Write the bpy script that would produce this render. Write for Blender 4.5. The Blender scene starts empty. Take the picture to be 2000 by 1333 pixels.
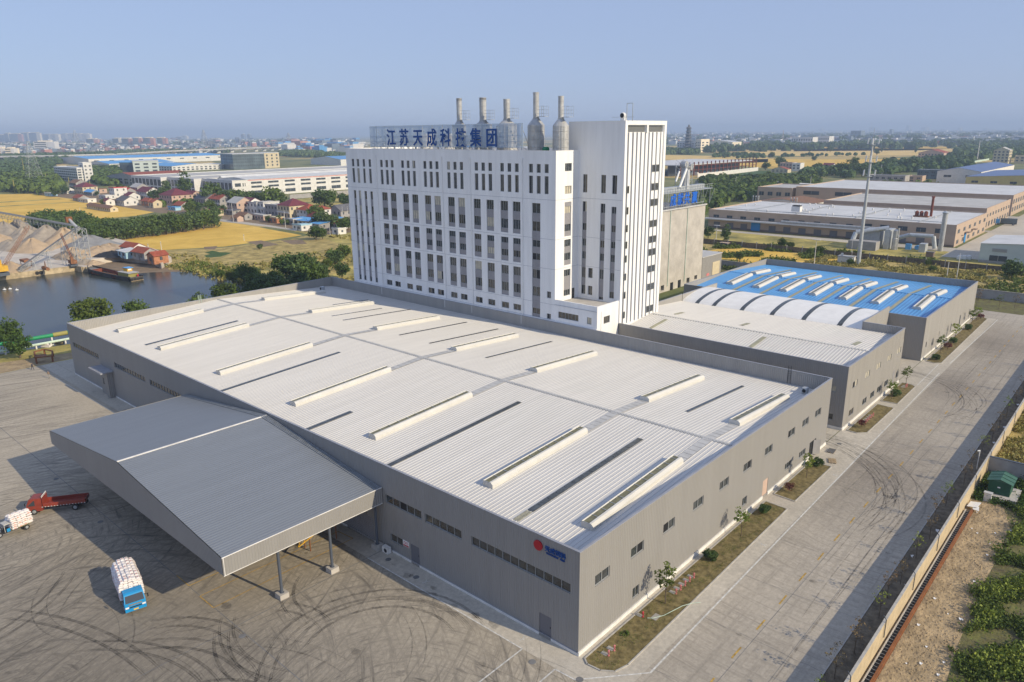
import bpy, math, random
import numpy as np
from mathutils import Vector
random.seed(7); rng = np.random.default_rng(7)
D = bpy.data; scn = bpy.context.scene; COL = scn.collection
R = math.radians
# ---------------- camera ----------------
CAM = np.array([-45.4311, -33.1332, 45.3788]); YAW, PIT, ROL, FPX = 0.7316, 0.2757, -0.009, 1435.4
cf = np.array([math.cos(YAW)*math.cos(PIT), math.sin(YAW)*math.cos(PIT), -math.sin(PIT)])
_r = np.array([math.sin(YAW), -math.cos(YAW), 0.]); _u = np.cross(_r, cf)
cr = math.cos(ROL)*_r+math.sin(ROL)*_u; cu = -math.sin(ROL)*_r+math.cos(ROL)*_u
cam = D.cameras.new('camera'); cam.sensor_width = 36; cam.lens = FPX/2000*36; cam.clip_start = .5; cam.clip_end = 60000
co = D.objects.new('camera', cam); COL.objects.link(co); scn.camera = co
from mathutils import Matrix
co.matrix_world = Matrix(((cr[0], cu[0], -cf[0], CAM[0]), (cr[1], cu[1], -cf[1], CAM[1]), (cr[2], cu[2], -cf[2], CAM[2]), (0, 0, 0, 1)))
# ---------------- sky, sun, exposure ----------------
SAZ, SEL = -80.0, 28.0
w = D.worlds.new('World'); scn.world = w; w.use_nodes = True
nt = w.node_tree; bg = nt.nodes['Background']; sk = nt.nodes.new('ShaderNodeTexSky'); sk.sky_type = 'NISHITA'
sk.sun_disc = False; sk.sun_elevation = R(SEL); sk.sun_rotation = R(90-SAZ); sk.altitude = 0; sk.air_density = 1.0; sk.dust_density = 0.5; sk.ozone_density = 4.0
tn = nt.nodes.new('ShaderNodeMix'); tn.data_type = 'RGBA'; tn.inputs[0].default_value = .78; tn.inputs[7].default_value = (2.85, 3.52, 5.35, 1)   # clear sky seen through an even milky haze
nt.links.new(sk.outputs[0], tn.inputs[6]); nt.links.new(tn.outputs[2], bg.inputs[0]); bg.inputs[1].default_value = 0.106
sl = D.lights.new('sun', 'SUN'); sl.energy = 3.5; sl.angle = R(.5); sl.color = (1, .86, .63)
so = D.objects.new('sun', sl); COL.objects.link(so); so.location = (0, 0, 80)
sd = Vector((math.cos(R(SEL))*math.cos(R(SAZ)), math.cos(R(SEL))*math.sin(R(SAZ)), math.sin(R(SEL))))
so.rotation_euler = sd.to_track_quat('Z', 'Y').to_euler()
vs = scn.view_settings; vs.view_transform = 'Standard'; vs.look = 'None'; vs.exposure = 0.38; vs.gamma = 1; vs.use_curve_mapping = False
scn.cycles.volume_bounces = 0; scn.cycles.max_bounces = 5; scn.cycles.transparent_max_bounces = 8
# ---------------- measuring helpers: a photo pixel's ray met with a plane of the place ----------------
def ray(px, py): return cf+(px-1000)/FPX*cr+(666.5-py)/FPX*cu
def G(px, py, z=0.):
    d = ray(px, py); return CAM+(z-CAM[2])/d[2]*d
def onX(px, py, x):
    d = ray(px, py); return CAM+(x-CAM[0])/d[0]*d
def onY(px, py, y):
    d = ray(px, py); return CAM+(y-CAM[1])/d[1]*d
def HT(px, py, P):
    d = ray(px, py); t = math.hypot(P[0]-CAM[0], P[1]-CAM[1])/math.hypot(d[0], d[1]); return CAM[2]+t*d[2]
# ---------------- materials ----------------
MT = {}
def M(name, col, rough=.8, var=0., vs=.5, metal=0., bump=0., bs=5., spec=.4, col2=None, detail=4, stripe=None, rnd=0., dist=0., trans=0., ns=None):
    m = D.materials.new(name); m.use_nodes = True; n = m.node_tree; b = n.nodes['Principled BSDF']; L = n.links.new
    b.inputs['Roughness'].default_value = rough; b.inputs['Metallic'].default_value = metal; b.inputs['Specular IOR Level'].default_value = spec
    c = list(col)+[1]; b.inputs['Base Color'].default_value = c
    geo = n.nodes.new('ShaderNodeNewGeometry'); out = None
    if var or col2:
        t = n.nodes.new('ShaderNodeTexNoise'); t.inputs['Scale'].default_value = vs; t.inputs['Detail'].default_value = detail; t.inputs['Roughness'].default_value = .65; t.inputs['Distortion'].default_value = dist
        if ns:   # streaks drawn out along the slope or down the wall
            mp = n.nodes.new('ShaderNodeMapping'); mp.inputs['Scale'].default_value = ns; L(geo.outputs['Position'], mp.inputs[0]); L(mp.outputs[0], t.inputs['Vector'])
        else: L(geo.outputs['Position'], t.inputs['Vector'])
        mx = n.nodes.new('ShaderNodeMix'); mx.data_type = 'RGBA'
        mr = n.nodes.new('ShaderNodeMapRange'); mr.inputs[1].default_value = .35; mr.inputs[2].default_value = .65; L(t.outputs[0], mr.inputs[0]); L(mr.outputs[0], mx.inputs[0])
        a = [max(0, x*(1-var)) for x in col]; e = list(col2) if col2 else [min(1, x*(1+var)) for x in col]
        mx.inputs[6].default_value = a+[1]; mx.inputs[7].default_value = e+[1]; out = mx.outputs[2]
    if rnd:
        oi = n.nodes.new('ShaderNodeObjectInfo'); hv = n.nodes.new('ShaderNodeHueSaturation')
        mr = n.nodes.new('ShaderNodeMapRange'); mr.inputs[3].default_value = 1-rnd; mr.inputs[4].default_value = 1+rnd; L(oi.outputs['Random'], mr.inputs[0]); L(mr.outputs[0], hv.inputs['Value'])
        mr2 = n.nodes.new('ShaderNodeMapRange'); mr2.inputs[3].default_value = .5+rnd*.06; mr2.inputs[4].default_value = .5-rnd*.08; L(oi.outputs['Random'], mr2.inputs[0]); L(mr2.outputs[0], hv.inputs['Hue'])
        if out: L(out, hv.inputs['Color'])
        else: hv.inputs['Color'].default_value = c
        out = hv.outputs[0]
    if out: L(out, b.inputs['Base Color'])
    h = None
    if stripe:   # (vector along which the ribs repeat, pitch, strength)
        vx, p, st = stripe; vm = n.nodes.new('ShaderNodeVectorMath'); vm.operation = 'DOT_PRODUCT'; vm.inputs[1].default_value = vx; L(geo.outputs['Position'], vm.inputs[0])
        ml = n.nodes.new('ShaderNodeMath'); ml.operation = 'MULTIPLY'; ml.inputs[1].default_value = 2*math.pi/p; L(vm.outputs['Value'], ml.inputs[0])
        sn = n.nodes.new('ShaderNodeMath'); sn.operation = 'SINE'; L(ml.outputs[0], sn.inputs[0]); h = sn.outputs[0]
        bn = n.nodes.new('ShaderNodeBump'); bn.inputs['Strength'].default_value = 1; bn.inputs['Distance'].default_value = st; L(h, bn.inputs['Height']); L(bn.outputs[0], b.inputs['Normal'])
    elif bump:
        t2 = n.nodes.new('ShaderNodeTexNoise'); t2.inputs['Scale'].default_value = bs; t2.inputs['Detail'].default_value = 5; L(geo.outputs['Position'], t2.inputs['Vector'])
        bn = n.nodes.new('ShaderNodeBump'); bn.inputs['Strength'].default_value = 1; bn.inputs['Distance'].default_value = bump; L(t2.outputs[0], bn.inputs['Height']); L(bn.outputs[0], b.inputs['Normal'])
    if trans:
        tr = n.nodes.new('ShaderNodeBsdfTranslucent'); ms = n.nodes.new('ShaderNodeMixShader'); ms.inputs[0].default_value = trans
        if out: L(out, tr.inputs[0])
        else: tr.inputs[0].default_value = c
        L(b.outputs[0], ms.inputs[1]); L(tr.outputs[0], ms.inputs[2]); L(ms.outputs[0], n.nodes['Material Output'].inputs[0])
    MT[name] = m; return m
# ---------------- mesh builder ----------------
ROOT = {}
class MB:
    def __init__(s): s.v = []; s.f = []; s.m = []
    def P(s, *ps):
        i = len(s.v); s.v += [tuple(map(float, p)) for p in ps]; return i
    def face(s, ps, m=0):
        i = s.P(*ps); s.f.append(tuple(range(i, i+len(ps)))); s.m.append(m)
    def ob(s, o, a, b, c, m=0):
        o, a, b, c = (Vector(x) for x in (o, a, b, c)); i = s.P(o, o+a, o+a+b, o+b, o+c, o+a+c, o+a+b+c, o+b+c)
        for q in ((0, 3, 2, 1), (4, 5, 6, 7), (0, 1, 5, 4), (1, 2, 6, 5), (2, 3, 7, 6), (3, 0, 4, 7)): s.f.append(tuple(i+k for k in q)); s.m.append(m)
        return s
    def box(s, x0, x1, y0, y1, z0, z1, m=0): return s.ob((x0, y0, z0), (x1-x0, 0, 0), (0, y1-y0, 0), (0, 0, z1-z0), m)
    def lathe(s, c, prof, n=10, m=0, ax=(0, 0, 1), cap=True):
        a = Vector(ax).normalized(); t = a.orthogonal().normalized(); q = a.cross(t); c = Vector(c); i = len(s.v)
        for r, h in prof:
            for k in range(n):
                g = 2*math.pi*k/n; s.v.append(tuple(c+a*h+(t*math.cos(g)+q*math.sin(g))*r))
        for j in range(len(prof)-1):
            for k in range(n): s.f.append((i+j*n+k, i+j*n+(k+1) % n, i+(j+1)*n+(k+1) % n, i+(j+1)*n+k)); s.m.append(m)
        if cap: s.f.append(tuple(i+k for k in range(n))[::-1]); s.m.append(m); s.f.append(tuple(i+(len(prof)-1)*n+k for k in range(n))); s.m.append(m)
        return s
    def tube(s, p0, p1, r0, r1=None, n=6, m=0):
        p0 = Vector(p0); p1 = Vector(p1); return s.lathe(p0, [(r0, 0), (r0 if r1 is None else r1, (p1-p0).length)], n, m, p1-p0)
    def bar(s, p0, p1, w, m=0): return s.tube(p0, p1, w*.7, None, 4, m)
    def prism(s, pts, z0, z1, m=0):
        s.face([(p[0], p[1], z1) for p in pts], m); n = len(pts)
        for k in range(n):
            a, b = pts[k], pts[(k+1) % n]; s.face([(a[0], a[1], z0), (b[0], b[1], z0), (b[0], b[1], z1), (a[0], a[1], z1)], m)
        return s
    def sheet(s, pts, z, m=0): s.face([(p[0], p[1], z) for p in pts], m); return s
    def panel(s, o, u, v, U, V, holes, depth, m=0, mr=None):
        """wall face o+u*a+v*b with recessed openings (a0,a1,b0,b1); outward normal = u x v"""
        o, u, v = Vector(o), Vector(u).normalized(), Vector(v).normalized(); nrm = u.cross(v); mr = m if mr is None else mr
        us = sorted({0., U, *[round(h[0], 3) for h in holes], *[round(h[1], 3) for h in holes]}); us = [x for x in us if 0 <= x <= U]
        vs_ = sorted({0., V, *[round(h[2], 3) for h in holes], *[round(h[3], 3) for h in holes]}); vs_ = [x for x in vs_ if 0 <= x <= V]
        for i in range(len(us)-1):
            ca = (us[i]+us[i+1])/2; hh = [h for h in holes if h[0] < ca < h[1]]; j = 0
            while j < len(vs_)-1:
                def solid(j): cb = (vs_[j]+vs_[j+1])/2; return not any(h[2] < cb < h[3] for h in hh)
                if not solid(j): j += 1; continue
                k = j
                while k+1 < len(vs_)-1 and solid(k+1): k += 1
                a0, a1, b0, b1 = us[i], us[i+1], vs_[j], vs_[k+1]
                s.face([o+u*a0+v*b0, o+u*a1+v*b0, o+u*a1+v*b1, o+u*a0+v*b1], m); j = k+1
        for h in holes:
            c = [o+u*a+v*b for a, b in ((h[0], h[2]), (h[1], h[2]), (h[1], h[3]), (h[0], h[3]))]
            for k in range(4):
                a, b = c[k], c[(k+1) % 4]; s.face([a, b, b-nrm*depth, a-nrm*depth], mr)
        return s
    def build(s, name, mats, parent=None, smooth=False, origin=None):
        if not isinstance(mats, (list, tuple)): mats = [mats]
        me = D.meshes.new(name)
        if parent is not None: off = ROOT.get(parent.name, (0, 0, 0)); loc = (0, 0, 0)
        elif origin is not None: off = origin; loc = origin
        else:
            a = np.array(s.v); off = ((a[:, 0].min()+a[:, 0].max())/2, (a[:, 1].min()+a[:, 1].max())/2, a[:, 2].min()); loc = off
        off = Vector(off)
        me.from_pydata([tuple(Vector(p)-off) for p in s.v], [], s.f)
        for mt in mats: me.materials.append(MT[mt] if isinstance(mt, str) else mt)
        me.polygons.foreach_set('material_index', s.m)
        if smooth: me.polygons.foreach_set('use_smooth', [True]*len(s.f))
        me.update(); o = D.objects.new(name, me); COL.objects.link(o); o.location = loc
        if parent is not None: o.parent = parent; ROOT[o.name] = tuple(off)
        return o
ORD = 'first second third fourth fifth sixth seventh eighth ninth tenth eleventh twelfth thirteenth fourteenth fifteenth sixteenth seventeenth eighteenth nineteenth twentieth'.split()
def nth(i):   # 0-based
    if i < 20: return ORD[i]
    t = ['twenty', 'thirty', 'forty'][(i+1)//10-2]; return (t[:-1]+'ieth') if (i+1) % 10 == 0 else t+' '+ORD[(i+1) % 10-1]
def tag(o, label=None, cat=None, group=None, kind=None):
    for k, v in (('label', label), ('category', cat), ('group', group), ('kind', kind)):
        if v: o[k] = v
    return o
def thing(name, label, cat, loc=(0, 0, 0), rz=0., group=None, local=False):
    o = D.objects.new(name, None); COL.objects.link(o); o.location = tuple(map(float, loc)); o.rotation_euler = (0, 0, rz); o.empty_display_size = .5
    ROOT[o.name] = (0, 0, 0) if (local or rz) else tuple(map(float, loc)); return tag(o, label, cat, group)
def dup(o, loc=None, rz=None, label=None, parent=None, sc=None):
    c = o.copy(); COL.objects.link(c); c.parent = parent
    if loc is not None: c.location = tuple(map(float, loc))
    if rz is not None: c.rotation_euler = (0, 0, rz)
    if sc is not None: c.scale = (sc,)*3 if not isinstance(sc, tuple) else sc
    if label: c['label'] = label
    for ch in list(o.children): dup(ch, parent=c)
    return c
def struct(mb, name, m, **k): return tag(mb.build(name, m, origin=(0, 0, 0), **k), kind='structure')
def text(body, size, name, mat, parent, loc, rot, depth=.05, bold=0., sx=1.):
    c = D.curves.new('txt', 'FONT'); c.body = body; c.size = size; c.extrude = depth; c.offset = bold; c.align_x = 'CENTER'; c.resolution_u = 2
    o = D.objects.new('txt', c); COL.objects.link(o); dg = bpy.context.evaluated_depsgraph_get()
    me = D.meshes.new_from_object(o.evaluated_get(dg)); D.objects.remove(o); D.curves.remove(c)
    me.materials.clear(); me.materials.append(MT[mat]); r = D.objects.new(name, me); COL.objects.link(r); r.scale = (sx, 1, 1)
    off = Vector(ROOT.get(parent.name, (0, 0, 0))) if parent else Vector((0, 0, 0)); r.location = Vector(loc)-off; r.rotation_euler = rot; r.parent = parent; return r
def window(parent, o, u, v, a0, a1, segs, panes=2, depth=.2, name='window', fr=.06, gl=None):
    """one window: glass / spandrel segments [(b0,b1,kind)] set back in its opening"""
    o, u, v = Vector(o), Vector(u).normalized(), Vector(v).normalized(); n = u.cross(v); mb = MB()
    for b0, b1, k in segs:
        if k == 'p': mb.ob(o+u*a0+v*b0-n*depth, u*(a1-a0), v*(b1-b0), n*(depth*.45), 2)
        else:
            g = 1 if gl is None else gl
            if gl is None and random.random() < .3: g = 3
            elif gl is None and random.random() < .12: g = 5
            mb.face([o+u*a0+v*b0-n*depth, o+u*a1+v*b0-n*depth, o+u*a1+v*b1-n*depth, o+u*a0+v*b1-n*depth], g)
            if random.random() < .35 and panes > 1:   # an open sash, dark behind
                w_ = (a1-a0)/panes; k_ = random.randrange(panes); q = o+u*(a0+w_*k_)-n*(depth-.02); mb.face([q+v*b0, q+u*w_+v*b0, q+u*w_+v*b1, q+v*b1], 4)
            for p in range(panes+1):
                c = a0+(a1-a0-fr)*p/panes; mb.ob(o+u*c+v*b0-n*(depth-.002), u*fr, v*(b1-b0), n*.06, 0)
            for c in (b0, b1-fr): mb.ob(o+u*(a0+fr)+v*c-n*(depth-.002), u*(a1-a0-2*fr), v*fr, n*.055, 0)
    return mb.build(name, ['frame_grey', 'glass', 'spandrel', 'glass_brown', 'dark_opening', 'glass_pale_reflect'], parent)
# ---------------- material list ----------------
M('frame_grey', (.30, .31, .31), .5)
M('glass', (.035, .042, .045), .12, .5, 1.2, spec=.8)
M('glass_brown', (.075, .065, .05), .2, .4, 1.5, spec=.7)
M('glass_pale_reflect', (.50, .46, .36), .35, .15, 1.5, spec=.5)  # cream reflection on the panes is put into this base colour
M('dark_opening', (.012, .013, .016), .6)
M('spandrel', (.27, .265, .28), .5, .06, 2)
M('white_wall', (.80, .80, .79), .75, .06, .7, ns=(1, 1, .09), detail=6)
M('white_plinth', (.72, .70, .66), .85, .12, .8)
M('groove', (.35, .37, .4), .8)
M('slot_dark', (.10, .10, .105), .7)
M('clad', (.285, .276, .262), .55, .035, .35, ns=(2.2, 2.2, .1), detail=6, stripe=((1, 1, 0), .3, .022))
M('clad_light', (.36, .345, .32), .55, .06, .35, ns=(2.2, 2.2, .1), detail=6, stripe=((1, 1, 0), .3, .03))
M('clad_b', (.32, .305, .28), .55, .07, .35, ns=(2.2, 2.2, .1), detail=6, stripe=((1, 1, 0), .3, .03))
M('coping', (.30, .31, .34), .5, .08, .5)
M('roof_white', (.60, .582, .545), .55, .045, .6, ns=(.12, 1.6, 1), detail=6)
M('roof_blue', (.09, .29, .58), .4, .10, .15, spec=.6)
M('roof_grey', (.20, .218, .24), .5, .035, .5, ns=(.15, 1.6, 1), stripe=((0, 1, 0), .4, .012))
M('monitor_white', (.61, .595, .545), .6, .05, .6)
M('vault_white', (.80, .79, .76), .55, .05, .5)
M('monitor_glass', (.17, .16, .085), .3, .3, 2)
M('skylight_dark', (.07, .08, .085), .25, .3, 1.2)
M('skylight_ochre', (.36, .34, .22), .5, .2, 1.5)
M('ridge_grey', (.50, .495, .475), .6, .1, .8)
M('steel', (.47, .47, .46), .45, .14, .9, metal=.35)
M('steel_dull', (.36, .38, .39), .55, .15, 1.2, metal=.3)
M('galv', (.47, .50, .52), .5, .1, 1., metal=.4)
M('pole_dark', (.085, .10, .125), .5)
M('sign_blue', (.003, .065, .27), .5)
M('sign_blue2', (.01, .13, .60), .5)
M('logo_red', (.42, .008, .02), .45)
M('lattice', (.42, .52, .64), .5, metal=.3)
M('concrete', (.34, .325, .295), .9, .14, .45, bump=.01, bs=3)
M('concrete_raw', (.47, .44, .395), .9, .13, .35, bump=.02, bs=2)
M('concrete_dark', (.17, .17, .17), .9, .2, .7)
M('mark_white', (.58, .57, .53), .8, .25, 3)
M('mark_yellow', (.42, .27, .06), .8, .35, 2.5)
M('kerb', (.42, .40, .36), .9, .15, 1.5)
M('lawn', (.15, .12, .045), .95, .35, 1.6, bump=.05, bs=6, col2=(.24, .19, .08))
M('soil_dark', (.155, .125, .085), .95, .4, 1.1, bump=.06, bs=5)
M('dirt', (.36, .27, .155), .95, .25, .5, bump=.28, bs=1.7)
M('weed_ground', (.20, .165, .085), .95, .5, .6, col2=(.17, .17, .05), bump=.15, bs=2)
M('reed_ground', (.34, .27, .085), .95, .35, .25, col2=(.55, .42, .15), bump=.25, bs=1.3)
M('wheat', (.68, .43, .065), .95, .12, .06, bump=.06, bs=1.5, col2=(.76, .50, .10), dist=.6)
M('wheat_pale', (.68, .48, .16), .95, .14, .05, bump=.05, bs=1.5)
M('scrub', (.21, .21, .06), .95, .4, .07, col2=(.56, .45, .13), bump=.5, bs=.35, detail=8)
M('veg_green', (.05, .10, .022), .95, .3, .4, bump=.1, bs=2)
M('soil_brown', (.22, .16, .10), .95, .2, .4, bump=.05, bs=3)
M('gravel_yard', (.56, .50, .42), .95, .14, .15, bump=.05, bs=2)
M('sand_pile', (.44, .33, .215), .95, .13, .3, bump=.08, bs=2)
M('gravel_pile', (.33, .285, .23), .95, .15, .4, bump=.1, bs=2)
M('gravel_blue', (.25, .25, .25), .95, .13, .4, bump=.1, bs=2)
M('quay_stone', (.42, .34, .22), .95, .3, .7, bump=.1, bs=2)
M('hull', (.07, .065, .06), .8, .3, .8)
M('rust_red', (.17, .05, .03), .8, .3, .8)
M('rust', (.24, .11, .055), .85, .3, 1.5)
M('orange_steel', (.22, .085, .03), .7, .2, 1.5)
M('yellow_paint', (.62, .36, .03), .55, .12, 2)
M('cabin_yellow', (.30, .27, .08), .6)
M('pale_blue', (.35, .55, .66), .6, .1, 1)
M('sky_blue_sheet', (.12, .36, .68), .6, .12, .5)
M('tile_red', (.30, .075, .04), .8, .22, .9)
M('tile_maroon', (.16, .035, .045), .7, .2, .9)
M('tile_brown', (.22, .12, .07), .85, .2, .9)
M('tile_grey', (.13, .13, .14), .85, .2, .9)
M('tile_bright', (.50, .05, .05), .7, .15, .9)
M('plaster_white', (.66, .65, .62), .85, .08, .4)
M('plaster_cream', (.58, .50, .34), .85, .08, .4)
M('plaster_pink', (.52, .38, .30), .85, .1, .4)
M('plaster_grey', (.33, .32, .31), .85, .15, .4)
M('brick_red', (.42, .19, .10), .9, .2, .9)
M('tan_wall', (.45, .345, .26), .85, .06, .3)
M('tan_dark', (.20, .15, .12), .85, .1, .5)
M('roof_pale', (.58, .585, .58), .75, .09, .12)
M('roof_pale2', (.47, .46, .43), .75, .12, .12)
M('solar_roof', (.10, .15, .30), .4, .08, .15)
M('wall_yellow', (.50, .44, .20), .85, .06, .3)
M('wall_aqua', (.50, .56, .54), .75, .05, .3)
M('door_blue', (.03, .23, .52), .6)
M('door_grey', (.15, .15, .165), .6)
M('glass_far', (.06, .075, .09), .25)
M('glass_teal', (.12, .155, .17), .2, .3, .1)
M('wall_far', (.60, .60, .60), .9, .06, .02)
M('leaf_a', (.085, .135, .028), .7, .45, .45, rnd=.2, trans=.15, spec=.2)
M('leaf_b', (.11, .15, .03), .7, .4, .5, rnd=.2, trans=.15, spec=.2)
M('leaf_c', (.085, .135, .042), .7, .4, .45, rnd=.15, trans=.1, spec=.2)
M('leaf_sap', (.20, .26, .04), .7, .35, 2, rnd=.2, trans=.25)
M('leaf_dry', (.16, .115, .05), .8, .35, 2, rnd=.2)
M('leaf_red', (.12, .035, .025), .8, .3, 2, rnd=.15)
M('far_wood', (.06, .1, .03), .95, .5, .02, col2=(.07, .10, .03))
M('bark', (.13, .10, .07), .9, .2, 3)
M('wall_perim', (.50, .405, .26), .9, .12, .8, bump=.01, bs=4)
M('black', (.02, .02, .022), .7)
M('tyre', (.03, .03, .03), .85)
M('truck_blue', (.015, .27, .58), .35, .06, 2)
M('truck_red', (.25, .045, .028), .45, .15, 2)
M('truck_orange', (.42, .14, .04), .6, .2, 2)
M('chrome', (.6, .6, .6), .25, metal=.8)
M('windscreen', (.05, .055, .06), .1, spec=.9)
M('sack', (.72, .68, .66), .85, .10, 3)
M('sack_mark', (.62, .30, .24), .85, .25, 6)
M('plate_yellow', (.75, .5, .02), .5)
M('red_paint', (.48, .03, .05), .5, .15, 4)
M('pink_paint', (.60, .20, .20), .6, .15, 4)
M('white_paint', (.78, .78, .76), .5, .05, 1)
M('kiosk_green', (.02, .085, .05), .6, .12, 1.5)
M('kiosk_roof', (.05, .13, .09), .6, .12, 1.5)
M('pipe_green', (.01, .25, .10), .5, .1, 1)
M('pipe_pale', (.50, .62, .52), .6, .15, 1)
M('wood', (.38, .29, .18), .85, .2, 3)
M('skin', (.45, .28, .2), .7)
M('cloth_dark', (.03, .035, .06), .85)
M('cloth_tan', (.28, .2, .13), .85)
M('tank_teal', (.05, .13, .17), .5, .15, .7)
M('green_box', (.02, .2, .1), .6)
M('pagoda', (.10, .13, .17), .8)
# ---------------- special ground materials ----------------
def N(n, t, **k):
    x = n.nodes.new(t)
    for a, b in k.items(): setattr(x, a, b)
    return x
def ramp(n, src, a, b, lo=0., hi=1.):
    r = N(n, 'ShaderNodeMapRange'); r.inputs[1].default_value = a; r.inputs[2].default_value = b; r.inputs[3].default_value = lo; r.inputs[4].default_value = hi; n.links.new(src, r.inputs[0]); return r.outputs[0]
def mathn(n, op, a, b=None, v=None):
    x = N(n, 'ShaderNodeMath', operation=op); n.links.new(a, x.inputs[0])
    if b is not None: n.links.new(b, x.inputs[1])
    if v is not None: x.inputs[1].default_value = v
    return x.outputs[0]
def noise(n, vec, sc, det=4, ro=.6, dist=0.):
    t = N(n, 'ShaderNodeTexNoise'); t.inputs['Scale'].default_value = sc; t.inputs['Detail'].default_value = det; t.inputs['Roughness'].default_value = ro; t.inputs['Distortion'].default_value = dist; n.links.new(vec, t.inputs['Vector']); return t.outputs[0]
def mixc(n, f, a, b, mode='MIX'):
    x = N(n, 'ShaderNodeMix', data_type='RGBA', blend_type=mode)
    if isinstance(f, float): x.inputs[0].default_value = f
    else: n.links.new(f, x.inputs[0])
    for s, i in ((a, 6), (b, 7)):
        if isinstance(s, tuple): x.inputs[i].default_value = s+(1,)
        else: n.links.new(s, x.inputs[i])
    return x.outputs[2]
def paving(name, light, dark, centres, wear, stretch=None):
    m = M(name, light, .92); n = m.node_tree; b = n.nodes['Principled BSDF']; g = N(n, 'ShaderNodeNewGeometry').outputs['Position']
    big = ramp(n, noise(n, g, .035, 3, .6, .5), .36, .62); c = mixc(n, big, light, tuple(.83*x for x in light))
    sp = N(n, 'ShaderNodeSeparateXYZ'); n.links.new(g, sp.inputs[0]); acc = None
    for cx, cy, ks, ka in centres:     # rubber swept round these turning places
        dx = mathn(n, 'ADD', sp.outputs[0], v=-cx); dy = mathn(n, 'ADD', sp.outputs[1], v=-cy)
        r = mathn(n, 'SQRT', mathn(n, 'ADD', mathn(n, 'MULTIPLY', dx, dx), mathn(n, 'MULTIPLY', dy, dy))); a = mathn(n, 'ARCTAN2', dy, dx)
        cb = N(n, 'ShaderNodeCombineXYZ'); n.links.new(mathn(n, 'MULTIPLY', r, v=ks), cb.inputs[0]); n.links.new(mathn(n, 'MULTIPLY', a, v=ka), cb.inputs[1])
        t = ramp(n, noise(n, cb.outputs[0], 1., 5, .7, .35), .47, .72)
        acc = t if acc is None else mathn(n, 'MAXIMUM', acc, t)
    if stretch:
        mp = N(n, 'ShaderNodeMapping'); mp.inputs['Scale'].default_value = stretch; n.links.new(g, mp.inputs[0]); t = ramp(n, noise(n, mp.outputs[0], 1., 5, .7, .2), .42, .75)
        acc = t if acc is None else mathn(n, 'MAXIMUM', acc, t)
    msk = ramp(n, noise(n, g, .05, 2, .5, .4), .3, .55, .25, 1.)
    acc = mathn(n, 'MULTIPLY', mathn(n, 'MULTIPLY', acc, msk), v=wear)
    c = mixc(n, acc, c, dark); fine = ramp(n, noise(n, g, 2.2, 6, .75), .3, .7, .80, 1.14)
    hv = N(n, 'ShaderNodeHueSaturation'); n.links.new(c, hv.inputs['Color']); n.links.new(fine, hv.inputs['Value'])
    st = ramp(n, noise(n, g, .33, 6, .8, .8), .62, .72); c = mixc(n, mathn(n, 'MULTIPLY', st, v=.22), hv.outputs[0], tuple(.55*x for x in dark))
    if name == 'yard_conc':    # the turning ground in front of the canopy is grimed by traffic
        dx = mathn(n, 'ADD', sp.outputs[0], v=37); dy = mathn(n, 'ADD', sp.outputs[1], v=-28); r = mathn(n, 'SQRT', mathn(n, 'ADD', mathn(n, 'MULTIPLY', dx, dx), mathn(n, 'MULTIPLY', dy, dy)))
        r = mathn(n, 'ADD', r, mathn(n, 'MULTIPLY', noise(n, g, .09, 5, .65), v=24)); c = mixc(n, ramp(n, r, 22, 62, 1, 0), c, (.52, .52, .525), 'MULTIPLY')
    if name == 'road_conc':    # rubber smeared where lorries swing out of the lanes
        for cx, cy, rr in ((57, -9, 17), (103, -9, 15), (140, -10, 22)):
            dx = mathn(n, 'ADD', sp.outputs[0], v=-cx); dy = mathn(n, 'MULTIPLY', mathn(n, 'ADD', sp.outputs[1], v=-cy), v=1.7); r = mathn(n, 'SQRT', mathn(n, 'ADD', mathn(n, 'MULTIPLY', dx, dx), mathn(n, 'MULTIPLY', dy, dy)))
            r = mathn(n, 'ADD', r, mathn(n, 'MULTIPLY', noise(n, g, .16, 5, .7, 1.), v=12)); c = mixc(n, ramp(n, r, rr*.5, rr+9, 1, 0), c, (.66, .65, .65), 'MULTIPLY')
    n.links.new(c, b.inputs['Base Color']); return m
paving('yard_conc', (.53, .465, .36), (.135, .12, .10), [(-16, 6, 2.4, 3.), (-38, 30, 1.6, 4.), (-33, 62, 1.9, 3.5)], 1.0)
paving('road_conc', (.51, .455, .37), (.20, .18, .15), [(52, -13.5, 1.6, 3.), (98, -14, 1.8, 3.)], .7, (.06, 1.5, 1))
paving('lane_conc', (.56, .51, .42), (.33, .30, .25), [], .5, (.5, .5, 1))
# tyre marks: thin rubber film, worn through
m = D.materials.new('rubber_mark'); m.use_nodes = True; n = m.node_tree; MT['rubber_mark'] = m
b = n.nodes['Principled BSDF']; b.inputs['Base Color'].default_value = (.035, .032, .03, 1); b.inputs['Roughness'].default_value = .9
g = N(n, 'ShaderNodeNewGeometry').outputs['Position']; f = ramp(n, noise(n, g, .9, 5, .8), .35, .65, .0, .36); tr = N(n, 'ShaderNodeBsdfTransparent'); ms = N(n, 'ShaderNodeMixShader')
n.links.new(f, ms.inputs[0]); n.links.new(tr.outputs[0], ms.inputs[1]); n.links.new(b.outputs[0], ms.inputs[2]); n.links.new(ms.outputs[0], n.nodes['Material Output'].inputs[0])
m2_ = m.copy(); m2_.name = 'rubber_dark'; MT['rubber_dark'] = m2_
for nd in m2_.node_tree.nodes:
    if nd.type == 'MAP_RANGE': nd.inputs[3].default_value = .08; nd.inputs[4].default_value = .45
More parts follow.
